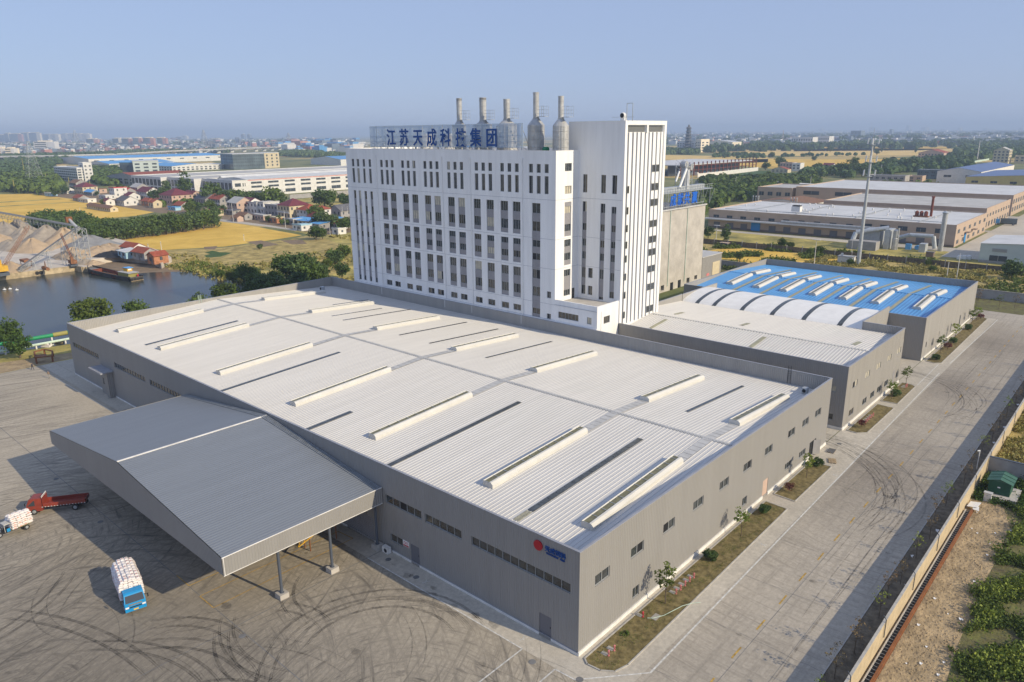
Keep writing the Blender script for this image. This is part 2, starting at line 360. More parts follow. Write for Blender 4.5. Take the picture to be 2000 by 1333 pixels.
# water
m = M('water', (.040, .048, .042), .2, .25, .02, spec=.5); n = m.node_tree; b = n.nodes['Principled BSDF']; b.inputs['IOR'].default_value = 1.33
g = N(n, 'ShaderNodeNewGeometry').outputs['Position']; bn = N(n, 'ShaderNodeBump'); bn.inputs['Distance'].default_value = .06; bn.inputs['Strength'].default_value = .8
n.links.new(noise(n, g, 1.1, 4, .6), bn.inputs['Height']); n.links.new(bn.outputs[0], b.inputs['Normal'])
# wide country: patchwork of green and ripe plots
m = M('country', (.1, .1, .05), .95); n = m.node_tree; b = n.nodes['Principled BSDF']; g = N(n, 'ShaderNodeNewGeometry').outputs['Position']
mp = N(n, 'ShaderNodeMapping'); mp.inputs['Scale'].default_value = (.0035, .009, 1); mp.inputs['Rotation'].default_value = (0, 0, .1); n.links.new(g, mp.inputs[0])
vo = N(n, 'ShaderNodeTexVoronoi'); vo.inputs['Scale'].default_value = 1; n.links.new(mp.outputs[0], vo.inputs['Vector']); sx = N(n, 'ShaderNodeSeparateXYZ'); n.links.new(vo.outputs['Color'], sx.inputs[0])
ripe = ramp(n, sx.outputs[0], .60, .62); c = mixc(n, ramp(n, noise(n, g, .02, 8, .75), .4, .6), (.10, .125, .04), (.24, .23, .085)); c = mixc(n, ripe, c, (.48, .35, .12))
n.links.new(c, b.inputs['Base Color'])

# ---------------- the setting ----------------
mb = MB(); S = 26000; mb.sheet([(-S, -S), (S, -S), (S, S), (-S, S)], 0); struct(mb, 'ground', 'country')
def sheet(name, pts, z, m): mb = MB(); mb.sheet(pts, z); return struct(mb, name, m)
def gp(*q): return [tuple(G(x, y)[:2]) for x, y in q]
sheet('yard', [(-160, -17.3), (0, -17.3), (0, 136.4), (-160, 136.4)], .030, 'yard_conc')
sheet('road', [(0, -17.3), (174.6, -17.3), (174.6, 90), (166.5, 90), (166.5, 0), (0, 0)], .030, 'road_conc')
sheet('road', [(174.6, -17.3), (420, -17.3), (420, -9), (174.6, -9)], .032, 'road_conc')
sheet('pavement', [(-2.6, -5.6), (166, -4.6), (166, .1), (-.1, .1), (-.1, 136), (-2.6, 136)], .036, 'lane_conc')
sheet('lane', [(0, 124.4), (34, 124.4), (34, 134.5), (0, 136.4)], .034, 'lane_conc')
sheet('lane', [(61.6, .2), (68.6, .2), (68.6, 42), (61.6, 42)], .036, 'lane_conc')
sheet('lane', [(99.3, .2), (116, .2), (116, 7), (99.3, 7)], .036, 'lane_conc')
# painted lines and joints
mb = MB(); w_ = .09
def line(mb, a, b, w, z=.042, m=0):
    a = Vector((a[0], a[1], z)); b = Vector((b[0], b[1], z)); d = (b-a).normalized(); p = Vector((-d.y, d.x, 0))*w/2; mb.face([a-p, b-p, b+p, a+p], m)
line(mb, (-2.6, 27.2), (-2.6, 4.4), .14); line(mb, (-2.6, 4.4), (-14, 4.4), .14); line(mb, (-2.7, .5), (-12, .5), .14); line(mb, (-2.7, .5), (-2.6, -1.6), .14)
line(mb, (-2.6, -1.6), (2.4, -6.0), .14); line(mb, (2.4, -6.02), (110, -4.5), .17); line(mb, (118, -4.6), (165.5, -5.0), .17)
line(mb, (-3.4, 125), (-3.4, 97), .12); line(mb, (-3.4, 97), (-3.4, 77), .12)
line(mb, (99.5, -3.2), (116, -3.0), .14)
for px, py, a_ in ((832, 1137, 90), (1023, 1247, 90), (1492, 1065, 0), (1632, 929, 0), (1724, 842, 0)):    # little walking figures painted on the footway
    c_ = G(px, py); ca, sa = math.cos(R(a_)), math.sin(R(a_))
    for (u0, v0), (u1, v1) in (((0, .05), (0, .4)), ((0, .05), (-.22, -.3)), ((0, .05), (.2, -.3)), ((-.22, .15), (.22, .35)), ((0, .48), (0, .6))): line(mb, (c_[0]+u0*ca-v0*sa, c_[1]+u0*sa+v0*ca), (c_[0]+u1*ca-v1*sa, c_[1]+u1*sa+v1*ca), .09)
struct(mb, 'white_lines', 'mark_white')
mb = MB()
for a, b in (((-18.2, 40), (-18.2, 37.1)), ((-18.2, 37.1), (-7, 37.1)), ((-18.3, 34.5), (-1.4, 34.4)), ((-18.3, 34.5), (-18.3, 31.6)), ((-18.3, 31.6), (-1.2, 31.8)), ((-1.4, 34.4), (-1.2, 31.8))): line(mb, a, b, .11)
x = -12.
while x < 165:
    line(mb, (x, -10.5+random.uniform(-.04, .04)), (x+1.9, -10.5), .16); x += 5.2
struct(mb, 'yellow_lines', 'mark_yellow')
mb = MB()
for a, b in (((-18.25, -17), (-18.25, 136)), ((-60, 27.2), (0, 27.2)), ((-60, 76.8), (-18.5, 76.8)), ((-39, -17), (-39, 136)), ((-60, -5.6), (0, -5.6)), ((-9.2, -17), (-9.2, -5)), ((-2.6, -5.6), (-2.6, 0))): line(mb, a, b, .075, .041)
for k in range(18):
    x = 3+9.4*k; pts = [(x+random.uniform(-.15, .15), -17.3+i*1.3) for i in range(10)]
    for p, q in zip(pts, pts[1:]): line(mb, p, q, random.uniform(.02, .045), .041)
line(mb, (0, -10.9), (170, -10.9), .04, .041); line(mb, (0, -14.2), (170, -14.2), .03, .041)
struct(mb, 'slab_joints', 'concrete_dark')
mb = MB()
def arc(cx, cy, r, a0, a1, w=.2, z=.046, e=1., rot=0.):
    n_ = max(6, int(abs(a1-a0)*r/1.2)); P = []
    for i in range(n_+1):
        a = a0+(a1-a0)*i/n_; X, Y = r*math.cos(a), r*e*math.sin(a); X, Y = X*math.cos(rot)-Y*math.sin(rot), X*math.sin(rot)+Y*math.cos(rot); P.append(Vector((cx+X, cy+Y, z)))
    for i in range(n_):
        d = (P[i+1]-P[i]).normalized(); q = Vector((-d.y, d.x, 0))*w*.5*min(1, (i+1)/3, (n_-i)/3); d2 = (P[min(i+2, n_)]-P[min(i+1, n_-1)]).normalized(); q2 = Vector((-d2.y, d2.x, 0))*w*.5*min(1, (i+2)/3, (n_-i-1)/3)
        mb.face([P[i]-q, P[i+1]-q2, P[i+1]+q2, P[i]+q])
def fitarc(p, q, s, w, off=0., z=.046):
    (x1, y1), (x2, y2), (x3, y3) = p, q, s; d = 2*(x1*(y2-y3)+x2*(y3-y1)+x3*(y1-y2))
    ux = ((x1*x1+y1*y1)*(y2-y3)+(x2*x2+y2*y2)*(y3-y1)+(x3*x3+y3*y3)*(y1-y2))/d; uy = ((x1*x1+y1*y1)*(x3-x2)+(x2*x2+y2*y2)*(x1-x3)+(x3*x3+y3*y3)*(x2-x1))/d
    a = [math.atan2(y-uy, x-ux) for x, y in (p, q, s)]; a = list(np.unwrap(a)); arc(ux, uy, math.hypot(x1-ux, y1-uy)+off, a[0], a[2], w, z)
k = 0
for P3 in (((-16.5, 21.5), (-9.3, 22.), (-4.1, 9.)), ((-15.6, 19.5), (-9.8, 20.3), (-5.5, 10.)), ((-19, 27), (-20.8, 22), (-19.5, 16)), ((-17.6, 28.5), (-19.6, 23), (-17.5, 17)), ((-14.5, 26.5), (-13.2, 24), (-13.5, 20)),
           ((-27, 22), (-23.2, 20), (-24, 12)), ((-30, 26), (-26.5, 22), (-26.5, 14)), ((-26.5, 31), (-22.5, 27), (-21.8, 19)), ((-24, 33), (-20.6, 29.5), (-20, 24)), ((-30, 35), (-25, 28), (-24.5, 20)), ((-9, 30), (-12, 27), (-12.5, 23)), ((-33, 46), (-29, 38), (-27, 26)), ((-22.5, 12), (-20, 18), (-15, 22)), ((-26, 50), (-33, 44), (-40, 43))):
    for off in (0, .17, 1.25, 1.42): fitarc(*P3, .11+.03*(k % 3), off, .046+.0006*(k % 7)); k += 1
struct(mb, 'tyre_marks', 'rubber_dark'); mb = MB()
for i in range(30):
    cx, cy = random.uniform(-40, -12), random.uniform(-2, 48); r = random.uniform(5, 17); a = random.uniform(0, 6.3); l = random.uniform(.4, 1.6)
    for off in (0, 1.3): arc(cx, cy, r+off, a, a+l, random.uniform(.06, .16), .047+.0005*(i % 9))
for i in range(16):   # lorries turning from the lane into the road
    r = random.uniform(4.5, 12); fitarc((64.5+random.uniform(-1.5, 2), 6), (60+random.uniform(-4, 2), -6.5-random.uniform(0, 5)), (44+random.uniform(-8, 4), -12-random.uniform(-2, 3)), random.uniform(.08, .2), 0, .0465+.0006*(i % 9))
for i in range(14):
    fitarc((107+random.uniform(-3, 3), 4), (104+random.uniform(-4, 2), -6-random.uniform(0, 4)), (90+random.uniform(-8, 4), -11-random.uniform(-2, 3)), random.uniform(.08, .18), 0, .0465+.0006*(i % 9))
for i in range(16):
    y = random.uniform(-15, -7); x = random.uniform(0, 120); fitarc((x, y), (x+12, y+random.uniform(-.4, .4)), (x+25, y+random.uniform(-.3, .3)), .1, 0, .0465+.0005*(i % 7))
struct(mb, 'tyre_marks', 'rubber_mark')
mb = MB()      # oil and rust stains
for k in range(34):
    if k < 16: x, y = random.uniform(-2.4, -.6), random.uniform(1, 26) if k < 9 else random.uniform(84, 120)
    elif k < 26: x, y = random.uniform(-20, -3), random.uniform(-2, 40)
    else: x, y = random.uniform(0, 120), random.uniform(-16, -6)
    r = random.uniform(.15, .55); n_ = 11; mb.face([(x+r*random.uniform(.55, 1.2)*math.cos(6.283*i/n_), y+r*1.5*random.uniform(.55, 1.2)*math.sin(6.283*i/n_), .053+k*.0003) for i in range(n_)])
struct(mb, 'ground_stains', 'rubber_mark')
# planting beds with kerbs (road side of the halls)
def bed(pts, nm='planting_bed', m='lawn'):
    sheet(nm, pts, .10, m); mb = MB(); n_ = len(pts)
    for i in range(n_):
        a = Vector((*pts[i], 0)); b = Vector((*pts[(i+1) % n_], 0)); d = (b-a).normalized(); p = Vector((d.y, -d.x, 0))*.13; mb.ob(a-d*.05, b-a+d*.1, -p*-1, Vector((0, 0, .14)))
    struct(mb, 'kerb', 'kerb')
bed([(.1, -.75), (-.3, -1.3), (-.2, -2.6), (.5, -3.6), (1.9, -3.98), (38.4, -3.5), (38.6, -.75)])
bed([(41.3, -.75), (41.1, -3.45), (54.2, -3.4), (54.2, -.75)])
bed([(69.2, -.75), (69.1, -2.2), (70.2, -3.3), (84.1, -3.35), (84.3, -.75)])
bed([(86.6, -.75), (86.8, -3.2), (98.3, -3.1), (99.0, -2.4), (99.2, -.75)])
bed([(116.8, -.6), (116.3, -2.2), (117.2, -3.2), (164.5, -2.9), (165.4, -2), (165.4, -.6)])
sheet('path', [(0, -.74), (61.6, -.74), (61.6, 0), (0, 0)], .04, 'lane_conc')
# strip beyond the road, earth outside the wall
sheet('planting_strip', [(-5, -17.42), (174, -17.42), (174, -19.7), (-5, -19.7)], .05, 'soil_dark')
mb = MB(); mb.box(-5, 174, -17.42, -17.3, 0, .12); struct(mb, 'kerb', 'kerb')
sheet('dirt_track', [(-20, -20), (57.5, -20), (57.2, -23.4), (50, -25.4), (36, -25.0), (24, -25.2), (10, -26), (-20, -26.5)], .02, 'dirt')
mb = MB()   # trodden and wheeled earth, low clods
P = []
for i in range(1500):
    x, y = random.uniform(5, 57), random.uniform(-25.3, -21.4); r = random.uniform(.04, .16); h = r*random.uniform(.3, .7); z = random.uniform(0, 1)
    mb.lathe((x, y, .0), [(r, 0), (r*.7, h*.7), (.01, h+.02)], 5, 0, cap=False)
tag(mb.build('clods', 'dirt', origin=(0, 0, 0)), 'loose clods of dry earth on the dirt track outside the wall', 'earth', kind='stuff')
sheet('weed_patch', [(-20, -26.5), (10, -26), (24, -25.2), (36, -25), (50, -25.4), (57.2, -23.4), (66, -20.1), (66.5, -60), (-20, -60)], .015, 'weed_ground')
sheet('reed_field', [(66.6, -20.1), (260, -20.1), (260, -120), (66.6, -120)], .015, 'reed_ground')
# the ground beyond the works
sheet('verge', [(174.7, -9), (190, -9), (190, 90), (174.7, 90)], .04, 'weed_ground')
sheet('field', [(175, 5), (190.2, -30), (238, -30), (238, 130), (205, 150), (175, 120)], .02, 'reed_ground')
sheet('field', [(192, 52), (236, 50), (236, 100), (200, 104)], .028, 'wheat')
sheet('verge', [(238.6, -30), (262, -30), (262, 5), (275, 28), (288, 30), (288, 150), (238.6, 150)], .022, 'scrub')
sheet('lane', [(262, -30), (286, -30), (700, 20), (700, 29), (262, 29)], .05, 'lane_conc')
sheet('lane', [(276, 28), (287.5, 28), (283, 140), (279, 140)], .055, 'lane_conc')
sheet('lane', [(349.5, 29), (355.5, 29), (355.5, 110), (349.5, 110)], .055, 'lane_conc'); sheet('lane', [(417.5, 29), (430, 29), (430, 130), (417.5, 130)], .055, 'lane_conc')
sheet('field', [(62, 136), (175, 121), (205, 150), (236, 150), (240, 420), (175, 440), (150, 270), (85, 240), (60, 222), (64, 160)], .018, 'scrub')
# left: river, bank, fields
sheet('bank', [(-60, 136.5), (70, 134), (66, 160), (40, 144), (12, 149), (-60, 158)], .022, 'scrub')
sheet('bank', [(-12, 136.5), (6, 136.8), (8, 141), (-12, 146)], .026, 'dirt')
sheet('river', [(-260, 170), (-60, 159), (-2, 152), (12, 148), (38, 143), (58, 150), (66, 166), (69, 178), (71.5, 190), (73, 205), (69.5, 217), (63, 224), (58, 228), (48, 231), (46, 246), (43.5, 252), (20, 252), (-40, 254), (-260, 262)], .05, 'water')
sheet('field', gp((180, 450), (240, 440), (390, 429), (470, 438), (590, 460), (540, 468), (440, 482), (320, 489), (250, 482), (195, 470)), .03, 'wheat')
sheet('field', [(-250, 400), (79, 424), (134, 427), (150, 440), (154, 546), (153, 681), (120, 715), (-250, 760)], .03, 'wheat')
for y0, y1 in ((560, 566), (600, 608)): sheet('field_path', [(-250, y0+40), (150, y0), (150, y1), (-250, y1+40)], .04, 'scrub')
sheet('field', gp((560, 470), (590, 462), (620, 462), (672, 480), (672, 520), (620, 500), (560, 480)), .032, 'reed_ground')
sheet('field', gp((455, 500), (520, 480), (600, 478), (640, 500), (560, 520), (480, 512)), .034, 'reed_ground')
sheet('field', gp((262, 500), (250, 486), (320, 490), (440, 484), (545, 470), (600, 466), (676, 484), (680, 530), (600, 545), (560, 520), (480, 520), (420, 528), (330, 528), (322, 505)), .031, 'reed_ground')
sheet('vegetable_plot', gp((398, 500), (425, 493), (455, 494), (430, 502), (405, 504)), .041, 'veg_green')
sheet('vegetable_plot', gp((400, 494), (415, 490), (428, 493), (412, 497)), .040, 'veg_green')
sheet('ploughed_plot', gp((480, 473), (510, 470), (545, 478), (515, 483)), .038, 'soil_brown')
sheet('ploughed_plot', gp((548, 470), (590, 469), (600, 477), (570, 478)), .038, 'soil_brown')
sheet('ploughed_plot', gp((398, 483), (425, 481), (420, 488), (400, 488)), .038, 'soil_brown')
sheet('village_lane', gp((420, 428), (446, 430), (530, 441), (580, 449), (578, 452), (525, 444), (440, 434), (418, 431)), .045, 'lane_conc')
sheet('village_ground', [(150, 440), (156, 262), (230, 262), (225, 440), (238, 560), (180, 720), (155, 720), (155, 560)], .033, 'soil_brown')
sheet('field', [(230, 262), (330, 262), (318, 466), (232, 440)], .036, 'scrub')
# far right fields in strips
for q, mt in ((((1300, 312), (1420, 320), (1500, 317), (1500, 307), (1300, 303)), 'wheat_pale'), (((1420, 322), (1510, 330), (1560, 326), (1640, 331), (1800, 318), (1800, 309), (1640, 312), (1500, 311), (1420, 312)), 'wheat'),
              (((1450, 303), (1600, 306), (1790, 303), (1880, 297), (1880, 291), (1600, 290), (1440, 290)), 'wheat_pale'), (((1550, 296), (1800, 294), (1870, 290), (1870, 287), (1550, 288)), 'wheat'), (((1300, 322), (1420, 329), (1420, 322), (1300, 314)), 'wheat_pale')):
    sheet('field', gp(*q), .05, mt)
sheet('meadow', gp((1365, 352), (1480, 334), (1560, 338), (1530, 345), (1440, 352)), .055, 'veg_green')
sheet('bank', [(44, 226), (60, 222), (68, 214), (74, 222), (76, 262), (66, 266), (50, 262), (46.6, 246)], .03, 'soil_brown')
# quarry yard raised on its quay
QZ = 1.9
mb = MB(); qp = [(-90, 257), (19, 253), (43, 252.3), (43.6, 247), (46.5, 246.5), (50, 262), (62, 262), (66, 243), (64, 232), (73, 244), (77, 262), (80, 290), (81, 330), (82, 374), (80, 424), (-90, 430)]
mb.prism(qp[::-1][::-1], -.5, QZ, 0); struct(mb, 'gravel_yard', 'gravel_yard')
# ---------------- ribbed roof sheets ----------------
def ribroof(mb, x0, z0, x1, z1, y0, y1, pitch=.5, h=.042, m=0):
    n_ = int(round((y1-y0)/pitch)); p = (y1-y0)/n_; ys = []
    for k in range(n_):
        b = y0+k*p; ys += [(b, 0), (b+.72*p, 0), (b+.78*p, h), (b+.94*p, h)]
    ys.append((y1, 0)); i = len(mb.v)
    for y, d in ys: mb.v.append((x0, y, z0+d)); mb.v.append((x1, y, z1+d))
    for k in range(len(ys)-1): mb.f.append((i+2*k, i+2*k+1, i+2*k+3, i+2*k+2)); mb.m.append(m)
def holes_wins(parent, o, u, v, lst, depth=.18, name='window', panes=2):
    hs = []
    for a0, a1, segs in lst:
        if isinstance(segs, tuple) and not isinstance(segs[0], tuple): segs = ((segs[0], segs[1], 'g'),)
        hs.append((a0, a1, min(s[0] for s in segs), max(s[1] for s in segs)))
    return hs
PRB = [(.95, -.1), (.95, .3), (.72, .62), (.42, .56), (-.1, .56), (-.32, .66), (-.7, .6), (-.95, .3), (-.95, -.1)]
def monitor(parent, x0, x1, y, zr, name='roof_monitor', w=1.6, h=.6):
    """raised ridge light: white curb, sunk glass, rounded cover; zr(x) is the roof height under it"""
    pr = PRB if w > 1.8 else [(.74, -.1), (.74, .56), (.64, .66), (.55, .58), (-.15, .58), (-.22, .68), (-.44, .66), (-.7, .42), (-.7, -.1)]
    mb = MB(); i = len(mb.v)
    for x in (x0, x1):
        for dy, dz in pr: mb.v.append((x, y+dy, zr(x)+dz))
    k = len(pr)
    for j in range(k-1):
        if j == 3: continue
        mb.f.append((i+j, i+j+1, i+k+j+1, i+k+j)); mb.m.append(0)
    mb.f.append(tuple(range(i, i+k))[::-1]); mb.m.append(0); mb.f.append(tuple(range(i+k, i+2*k))); mb.m.append(0)
    o = mb.build(name, ['monitor_white'], parent); g = MB(); g.face([(x0, y+pr[3][0], zr(x0)+pr[3][1]), (x0, y+pr[4][0], zr(x0)+pr[4][1]), (x1, y+pr[4][0], zr(x1)+pr[4][1]), (x1, y+pr[3][0], zr(x1)+pr[3][1])])
    x = x0
    while x < x1-.5: g.ob((x, y+pr[4][0], zr(x)+pr[4][1]+.004), (.08, 0, 0), (0, pr[3][0]-pr[4][0], 0), (0, 0, .04), 1); x += 1.5
    g.build('glazing', ['monitor_glass', 'steel_dull'], o); return o
# ================= main factory hall =================
LA, LB, H = 61.5, 124.3, 10.5; XR = 30.7
zr = lambda x: 8.3+(10.0-8.3)*(1-abs(x-XR)/XR)
hall = thing('factory_hall', 'largest low hall with ribbed white roof, grey walls and a red disc sign', 'factory hall', (LA/2, LB/2, 0))
fw = []   # openings of the long front wall, u runs along -y from y=LB
def fs(y1, y0, z0, z1): return (LB-y1, LB-y0, z0, z1)
strips = [(122.7, 109.6), (102.4, 89.6), (87.75, 75.5), (71, 58), (56, 43), (41, 29.5), (26.75, 20.77), (20.2, 14.72), (13.3, .97)]
F0 = (0, LB, 0); FU = (0, -1, 0); UZ = (0, 0, 1)
for a, b in strips: fw.append(fs(a, b, 6.0, 7.0))
small = [(26.25, 24.1, 1.4, 2.35)]; doorsF = [(22.8, 21.4, .3, 2.4), (4.55, 3.1, .3, 2.45), (34.5, 29.2, .3, 3.2)]
for q in small+doorsF: fw.append(fs(*q))
mb = MB(); mb.panel(F0, FU, UZ, LB, H, fw, .14, 0); mb.face([(.2, 0, H), (.2, LB, H), (.2, LB, 8.), (.2, 0, 8.)], 0)
mb.build('front_wall', ['clad'], hall)
for i, (a, b) in enumerate(strips): window(hall, F0, FU, UZ, LB-a, LB-b, [(6.0, 7.0, 'g')], max(4, int((a-b)/1.0)), .14, 'ribbon_window', gl=1)
window(hall, F0, FU, UZ, LB-26.25, LB-24.1, [(1.4, 2.35, 'g')], 2, .14)
for a, b, z0, z1 in doorsF[:2]:
    mb = MB(); mb.box(.06, .1, b, a, z0, z1, 0); mb.box(.045, .06, b+.12, b+.2, 1.2, 1.4, 1); mb.build('door', ['door_grey', 'black'], hall)
mb = MB(); mb.box(.09, .13, 29.2, 34.5, .3, 3.2, 0)
for k in range(12): mb.box(.06, .09, 29.2, 34.5, .32+k*.24, .50+k*.24, 0)
mb.build('roller_door', ['spandrel'], hall)
GU = (1, 0, 0)
gw = [(x, x+2.3, 5.92, 7.05) for x in (2.36, 8.24, 14.2, 20.4, 26.5, 32.65, 38.75, 46.1, 51.0, 55.7)]
gl_ = [(8.8, 10.0, 1.2, 2.4), (33.1, 34.4, 1.25, 2.4), (46.05, 48.35, 1.35, 2.3), (50.95, 53.3, 1.35, 2.3)]
gd = [(39.05, 40.6, .3, 2.5), (54.8, 57.3, .3, 2.5)]
mb = MB(); mb.panel((0, 0, 0), GU, UZ, LA, H, gw+gl_+gd, .14, 0); mb.face([(0, .2, H), (LA, .2, H), (LA, .2, 8.), (0, .2, 8.)], 0); mb.build('gable_wall', ['clad'], hall)
for q in gw: window(hall, (0, 0, 0), GU, UZ, q[0], q[1], [(q[2], q[3], 'g')], 2, .14, fr=.09, gl=1)
for q in gl_[:2]: window(hall, (0, 0, 0), GU, UZ, q[0], q[1], [(q[2], q[3], 'g')], 2, .14)
for q in gl_[2:]: window(hall, (0, 0, 0), GU, UZ, q[0], q[1], [(q[2], q[3], 'g')], 3, .14)
mb = MB(); mb.box(39.05, 40.6, .05, .1, .3, 2.5); mb.build('door', ['plaster_pink'], hall)
mb = MB(); mb.box(54.8, 56.3, .08, .13, .3, 2.5, 1); mb.ob((56.3, -.02, .3), (.75, -.75, 0), (.05, .05, 0), (0, 0, 2.2), 0); mb.build('door', ['plaster_grey', 'dark_opening'], hall)
mb = MB(); mb.face([(0, LB, 0), (LA, LB, 0), (LA, LB, H), (0, LB, H)][::-1]); mb.face([(0, LB-.2, H), (LA, LB-.2, H), (LA, LB-.2, 8.), (0, LB-.2, 8.)]); mb.build('gable_wall', ['clad_light'], hall)
mb = MB(); mb.face([(LA, 0, 0), (LA, LB, 0), (LA, LB, H), (LA, 0, H)]); mb.face([(LA-.2, 0, H), (LA-.2, LB, H), (LA-.2, LB, 8.), (LA-.2, 0, 8.)]); mb.build('back_wall', ['clad_light'], hall)
mb = MB()
for b in ((-.03, .23, -.03, LB+.03), (LA-.23, LA+.03, -.03, LB+.03)): mb.box(b[0], b[1], b[2], b[3], H, H+.07)
for y0, y1 in ((-.03, .23), (LB-.23, LB+.03)): mb.box(.23, LA-.23, y0, y1, H, H+.068)
mb.box(-.05, -.001, -.05, LB, .3, .36, 0); mb.build('coping', ['coping'], hall)
mb = MB(); mb.box(-.07, -.002, 0, 3.1, 0, .3); mb.box(-.07, -.002, 4.55, 21.4, 0, .3); mb.box(-.07, -.002, 22.8, 29.2, 0, .3); mb.box(-.07, -.002, 34.5, LB, 0, .3)
for a, b in ((-.07, 39.05), (40.6, 54.8), (57.3, LA)): mb.box(a, b, -.12, -.002, 0, .45)
mb.build('plinth', ['white_plinth'], hall)
mb = MB(); ribroof(mb, .2, zr(0), XR, zr(XR), .2, LB-.2, .5); ribroof(mb, XR, zr(XR), LA-.2, zr(LA), .2, LB-.2, .5); mb.build('roof', ['roof_white'], hall)
mb = MB(); k = 0
while k < LB-1: mb.box(XR-.28, XR+.28, .3+k, .3+k+.38, zr(XR)+.0, zr(XR)+.09, 0); k += .5
mb.box(XR-.1, XR+.1, .3, LB-.3, zr(XR), zr(XR)+.12, 0); mb.build('ridge_cap', ['ridge_grey'], hall)
mys = [3.8, 17.0, 37.0, 54.9, 76.4, 98.0, 116.7]
for y in mys:
    monitor(hall, 6.3, 23.5, y, zr); monitor(hall, 37.7, 53.8, y, zr)
    mb = MB(); w_ = .62
    for a, b in ((23.55, XR), (XR, 37.65)):
        x = a
        while x < b-.01:
            e = min(b, x+1.1); mb.face([(x, y-w_, zr(x)+.075), (e-.07, y-w_, zr(e)+.075), (e-.07, y+w_, zr(e)+.075), (x, y+w_, zr(x)+.075)]); x = e
    mb.build('roof_walkway', ['ridge_grey'], hall)
def strip(x0, x1, y, w=.55, m='skylight_dark', nm='roof_light'):
    mb = MB(); n_ = 14; 
    for k in range(n_):
        a = x0+(x1-x0)*k/n_; b = x0+(x1-x0)*(k+1)/n_-.06; mb.face([(a, y-w/2, zr(a)+.068), (b, y-w/2, zr(b)+.068), (b, y+w/2, zr(b)+.068), (a, y+w/2, zr(a)+.068)])
    mb.build(nm, [m], hall)
for x0, x1, y in ((5.4, 26, 10.2), (2.2, 26, 29.6), (2.2, 10, 46.2), (2.6, 24.4, 69.0), (6, 24.3, 103.2)): strip(x0, x1, y, .75)
strip(3.2, 5.3, 10.2, .75, 'skylight_ochre')
for a, b in (((685, 630), (788, 598)), ((772, 653), (920, 628)), ((830, 669), (982, 641)), ((650, 592), (720, 583)), ((940, 697), (1088, 666)), ((1333, 803), (1460, 752)), ((650, 618), (745, 601))):
    P, Q = G(*a, 9.6), G(*b, 9.0); strip(P[0], Q[0], (P[1]+Q[1])/2, .5)
# logo and sign
mb = MB(); mb.lathe((-.005, 4.64, 9.45), [(.5, 0), (.5, .12)], 28, 0, (-1, 0, 0)); mb.build('logo_disc', ['logo_red'], hall)
RX = (R(90), 0, R(-90))
text('天成饲料', .6, 'sign_letters', 'sign_blue', hall, (-.06, 2.68, 9.27), RX, .05, .008, 1.0)
text('TIANCHENG', .24, 'sign_lettering', 'sign_blue', hall, (-.05, 3.03, 8.95), RX, .04, .004, 1.02); text('FEED', .24, 'sign_lettering', 'sign_blue', hall, (-.05, 1.87, 8.95), RX, .04, .004, 1.02)
mb = MB(); mb.box(-.05, -.01, 23.02, 24.05, 1.72, 2.42, 0); mb.box(-.056, -.05, 23.06, 24.0, 1.76, 1.92, 1)
for dy in (.22, .62): mb.lathe((-.05, 23.1+dy, 2.16), [(.17, 0), (.17, .006)], 12, 1, (-1, 0, 0)); mb.lathe((-.057, 23.1+dy, 2.16), [(.11, 0), (.11, .004)], 12, 0, (-1, 0, 0))
mb.build('warning_sign', ['white_paint', 'red_paint'], hall)
# small entrance annex with canopy
mb = MB(); mb.box(-1.0, -.01, 103.95, 105.2, .01, 4.9, 0); mb.box(-.6, -.01, 105.2, 108.6, .01, 4.9, 0); mb.box(-.62, -.6, 107.0, 107.5, 2.0, 3.2, 2); mb.box(-2.2, -.01, 103.4, 109.3, 4.9, 5.12, 1); mb.build('entrance_porch', ['clad', 'coping', 'glass'], hall)
# rooftop bits near the far right corner
def rooftop_unit(x, y, s, lab, z=None):
    z = zr(x) if z is None else z; t = thing('roof_air_unit', lab, 'air conditioner', (x, y, z)); mb = MB(); mb.box(x-s*.5, x+s*.5, y-s*.4, y+s*.4, z+.08, z+s); mb.build('housing', ['galv'], t)
    mb = MB(); mb.lathe((x-s*.5-.01, y, z+s*.55), [(s*.3, 0), (s*.3, .03)], 12, 0, (-1, 0, 0)); mb.build('fan_grille', ['black'], t)
    for q in (-.35, .25): mb = MB(); mb.box(x-s*.5, x+s*.5, y+s*q, y+s*(q+.1), z, z+.08); mb.build('foot', ['steel_dull'], t)
rooftop_unit(58.2, 2.6, .9, 'grey air conditioning unit on the white roof at its far right corner')
rooftop_unit(56.3, 1.6, .5, 'tiny dark box on the white roof below the corner air conditioner')
rooftop_unit(55.2, 119.5, 1.0, 'lone vent box on the shaded white roof beside the tall white block')
mb = MB(); x0 = 26.5
for dx in (0, .5): 
    x = x0+dx; mb.tube((x, LB+.12, 7), (x, LB+.12, 11.6), .035); mb.tube((x, LB-.3, 9.2), (x, LB-.3, 11.6), .035); mb.tube((x, LB+.12, 11.6), (x, LB-.3, 11.6), .035)
for k in range(16): mb.tube((x0, LB+.12, 7.2+k*.28), (x0+.5, LB+.12, 7.2+k*.28), .02)
mb.build('roof_ladder', ['pipe_pale'], hall)
mb = MB()
for dx in (0, .45): mb.tube((LA-.26, 6+dx, 8.4), (LA-.26, 6+dx, 11.2), .03)
for k in range(7): mb.tube((LA-.26, 6, 9.1+k*.3), (LA-.26, 6.45, 9.1+k*.3), .02)
mb.build('roof_ladder', ['black'], hall)
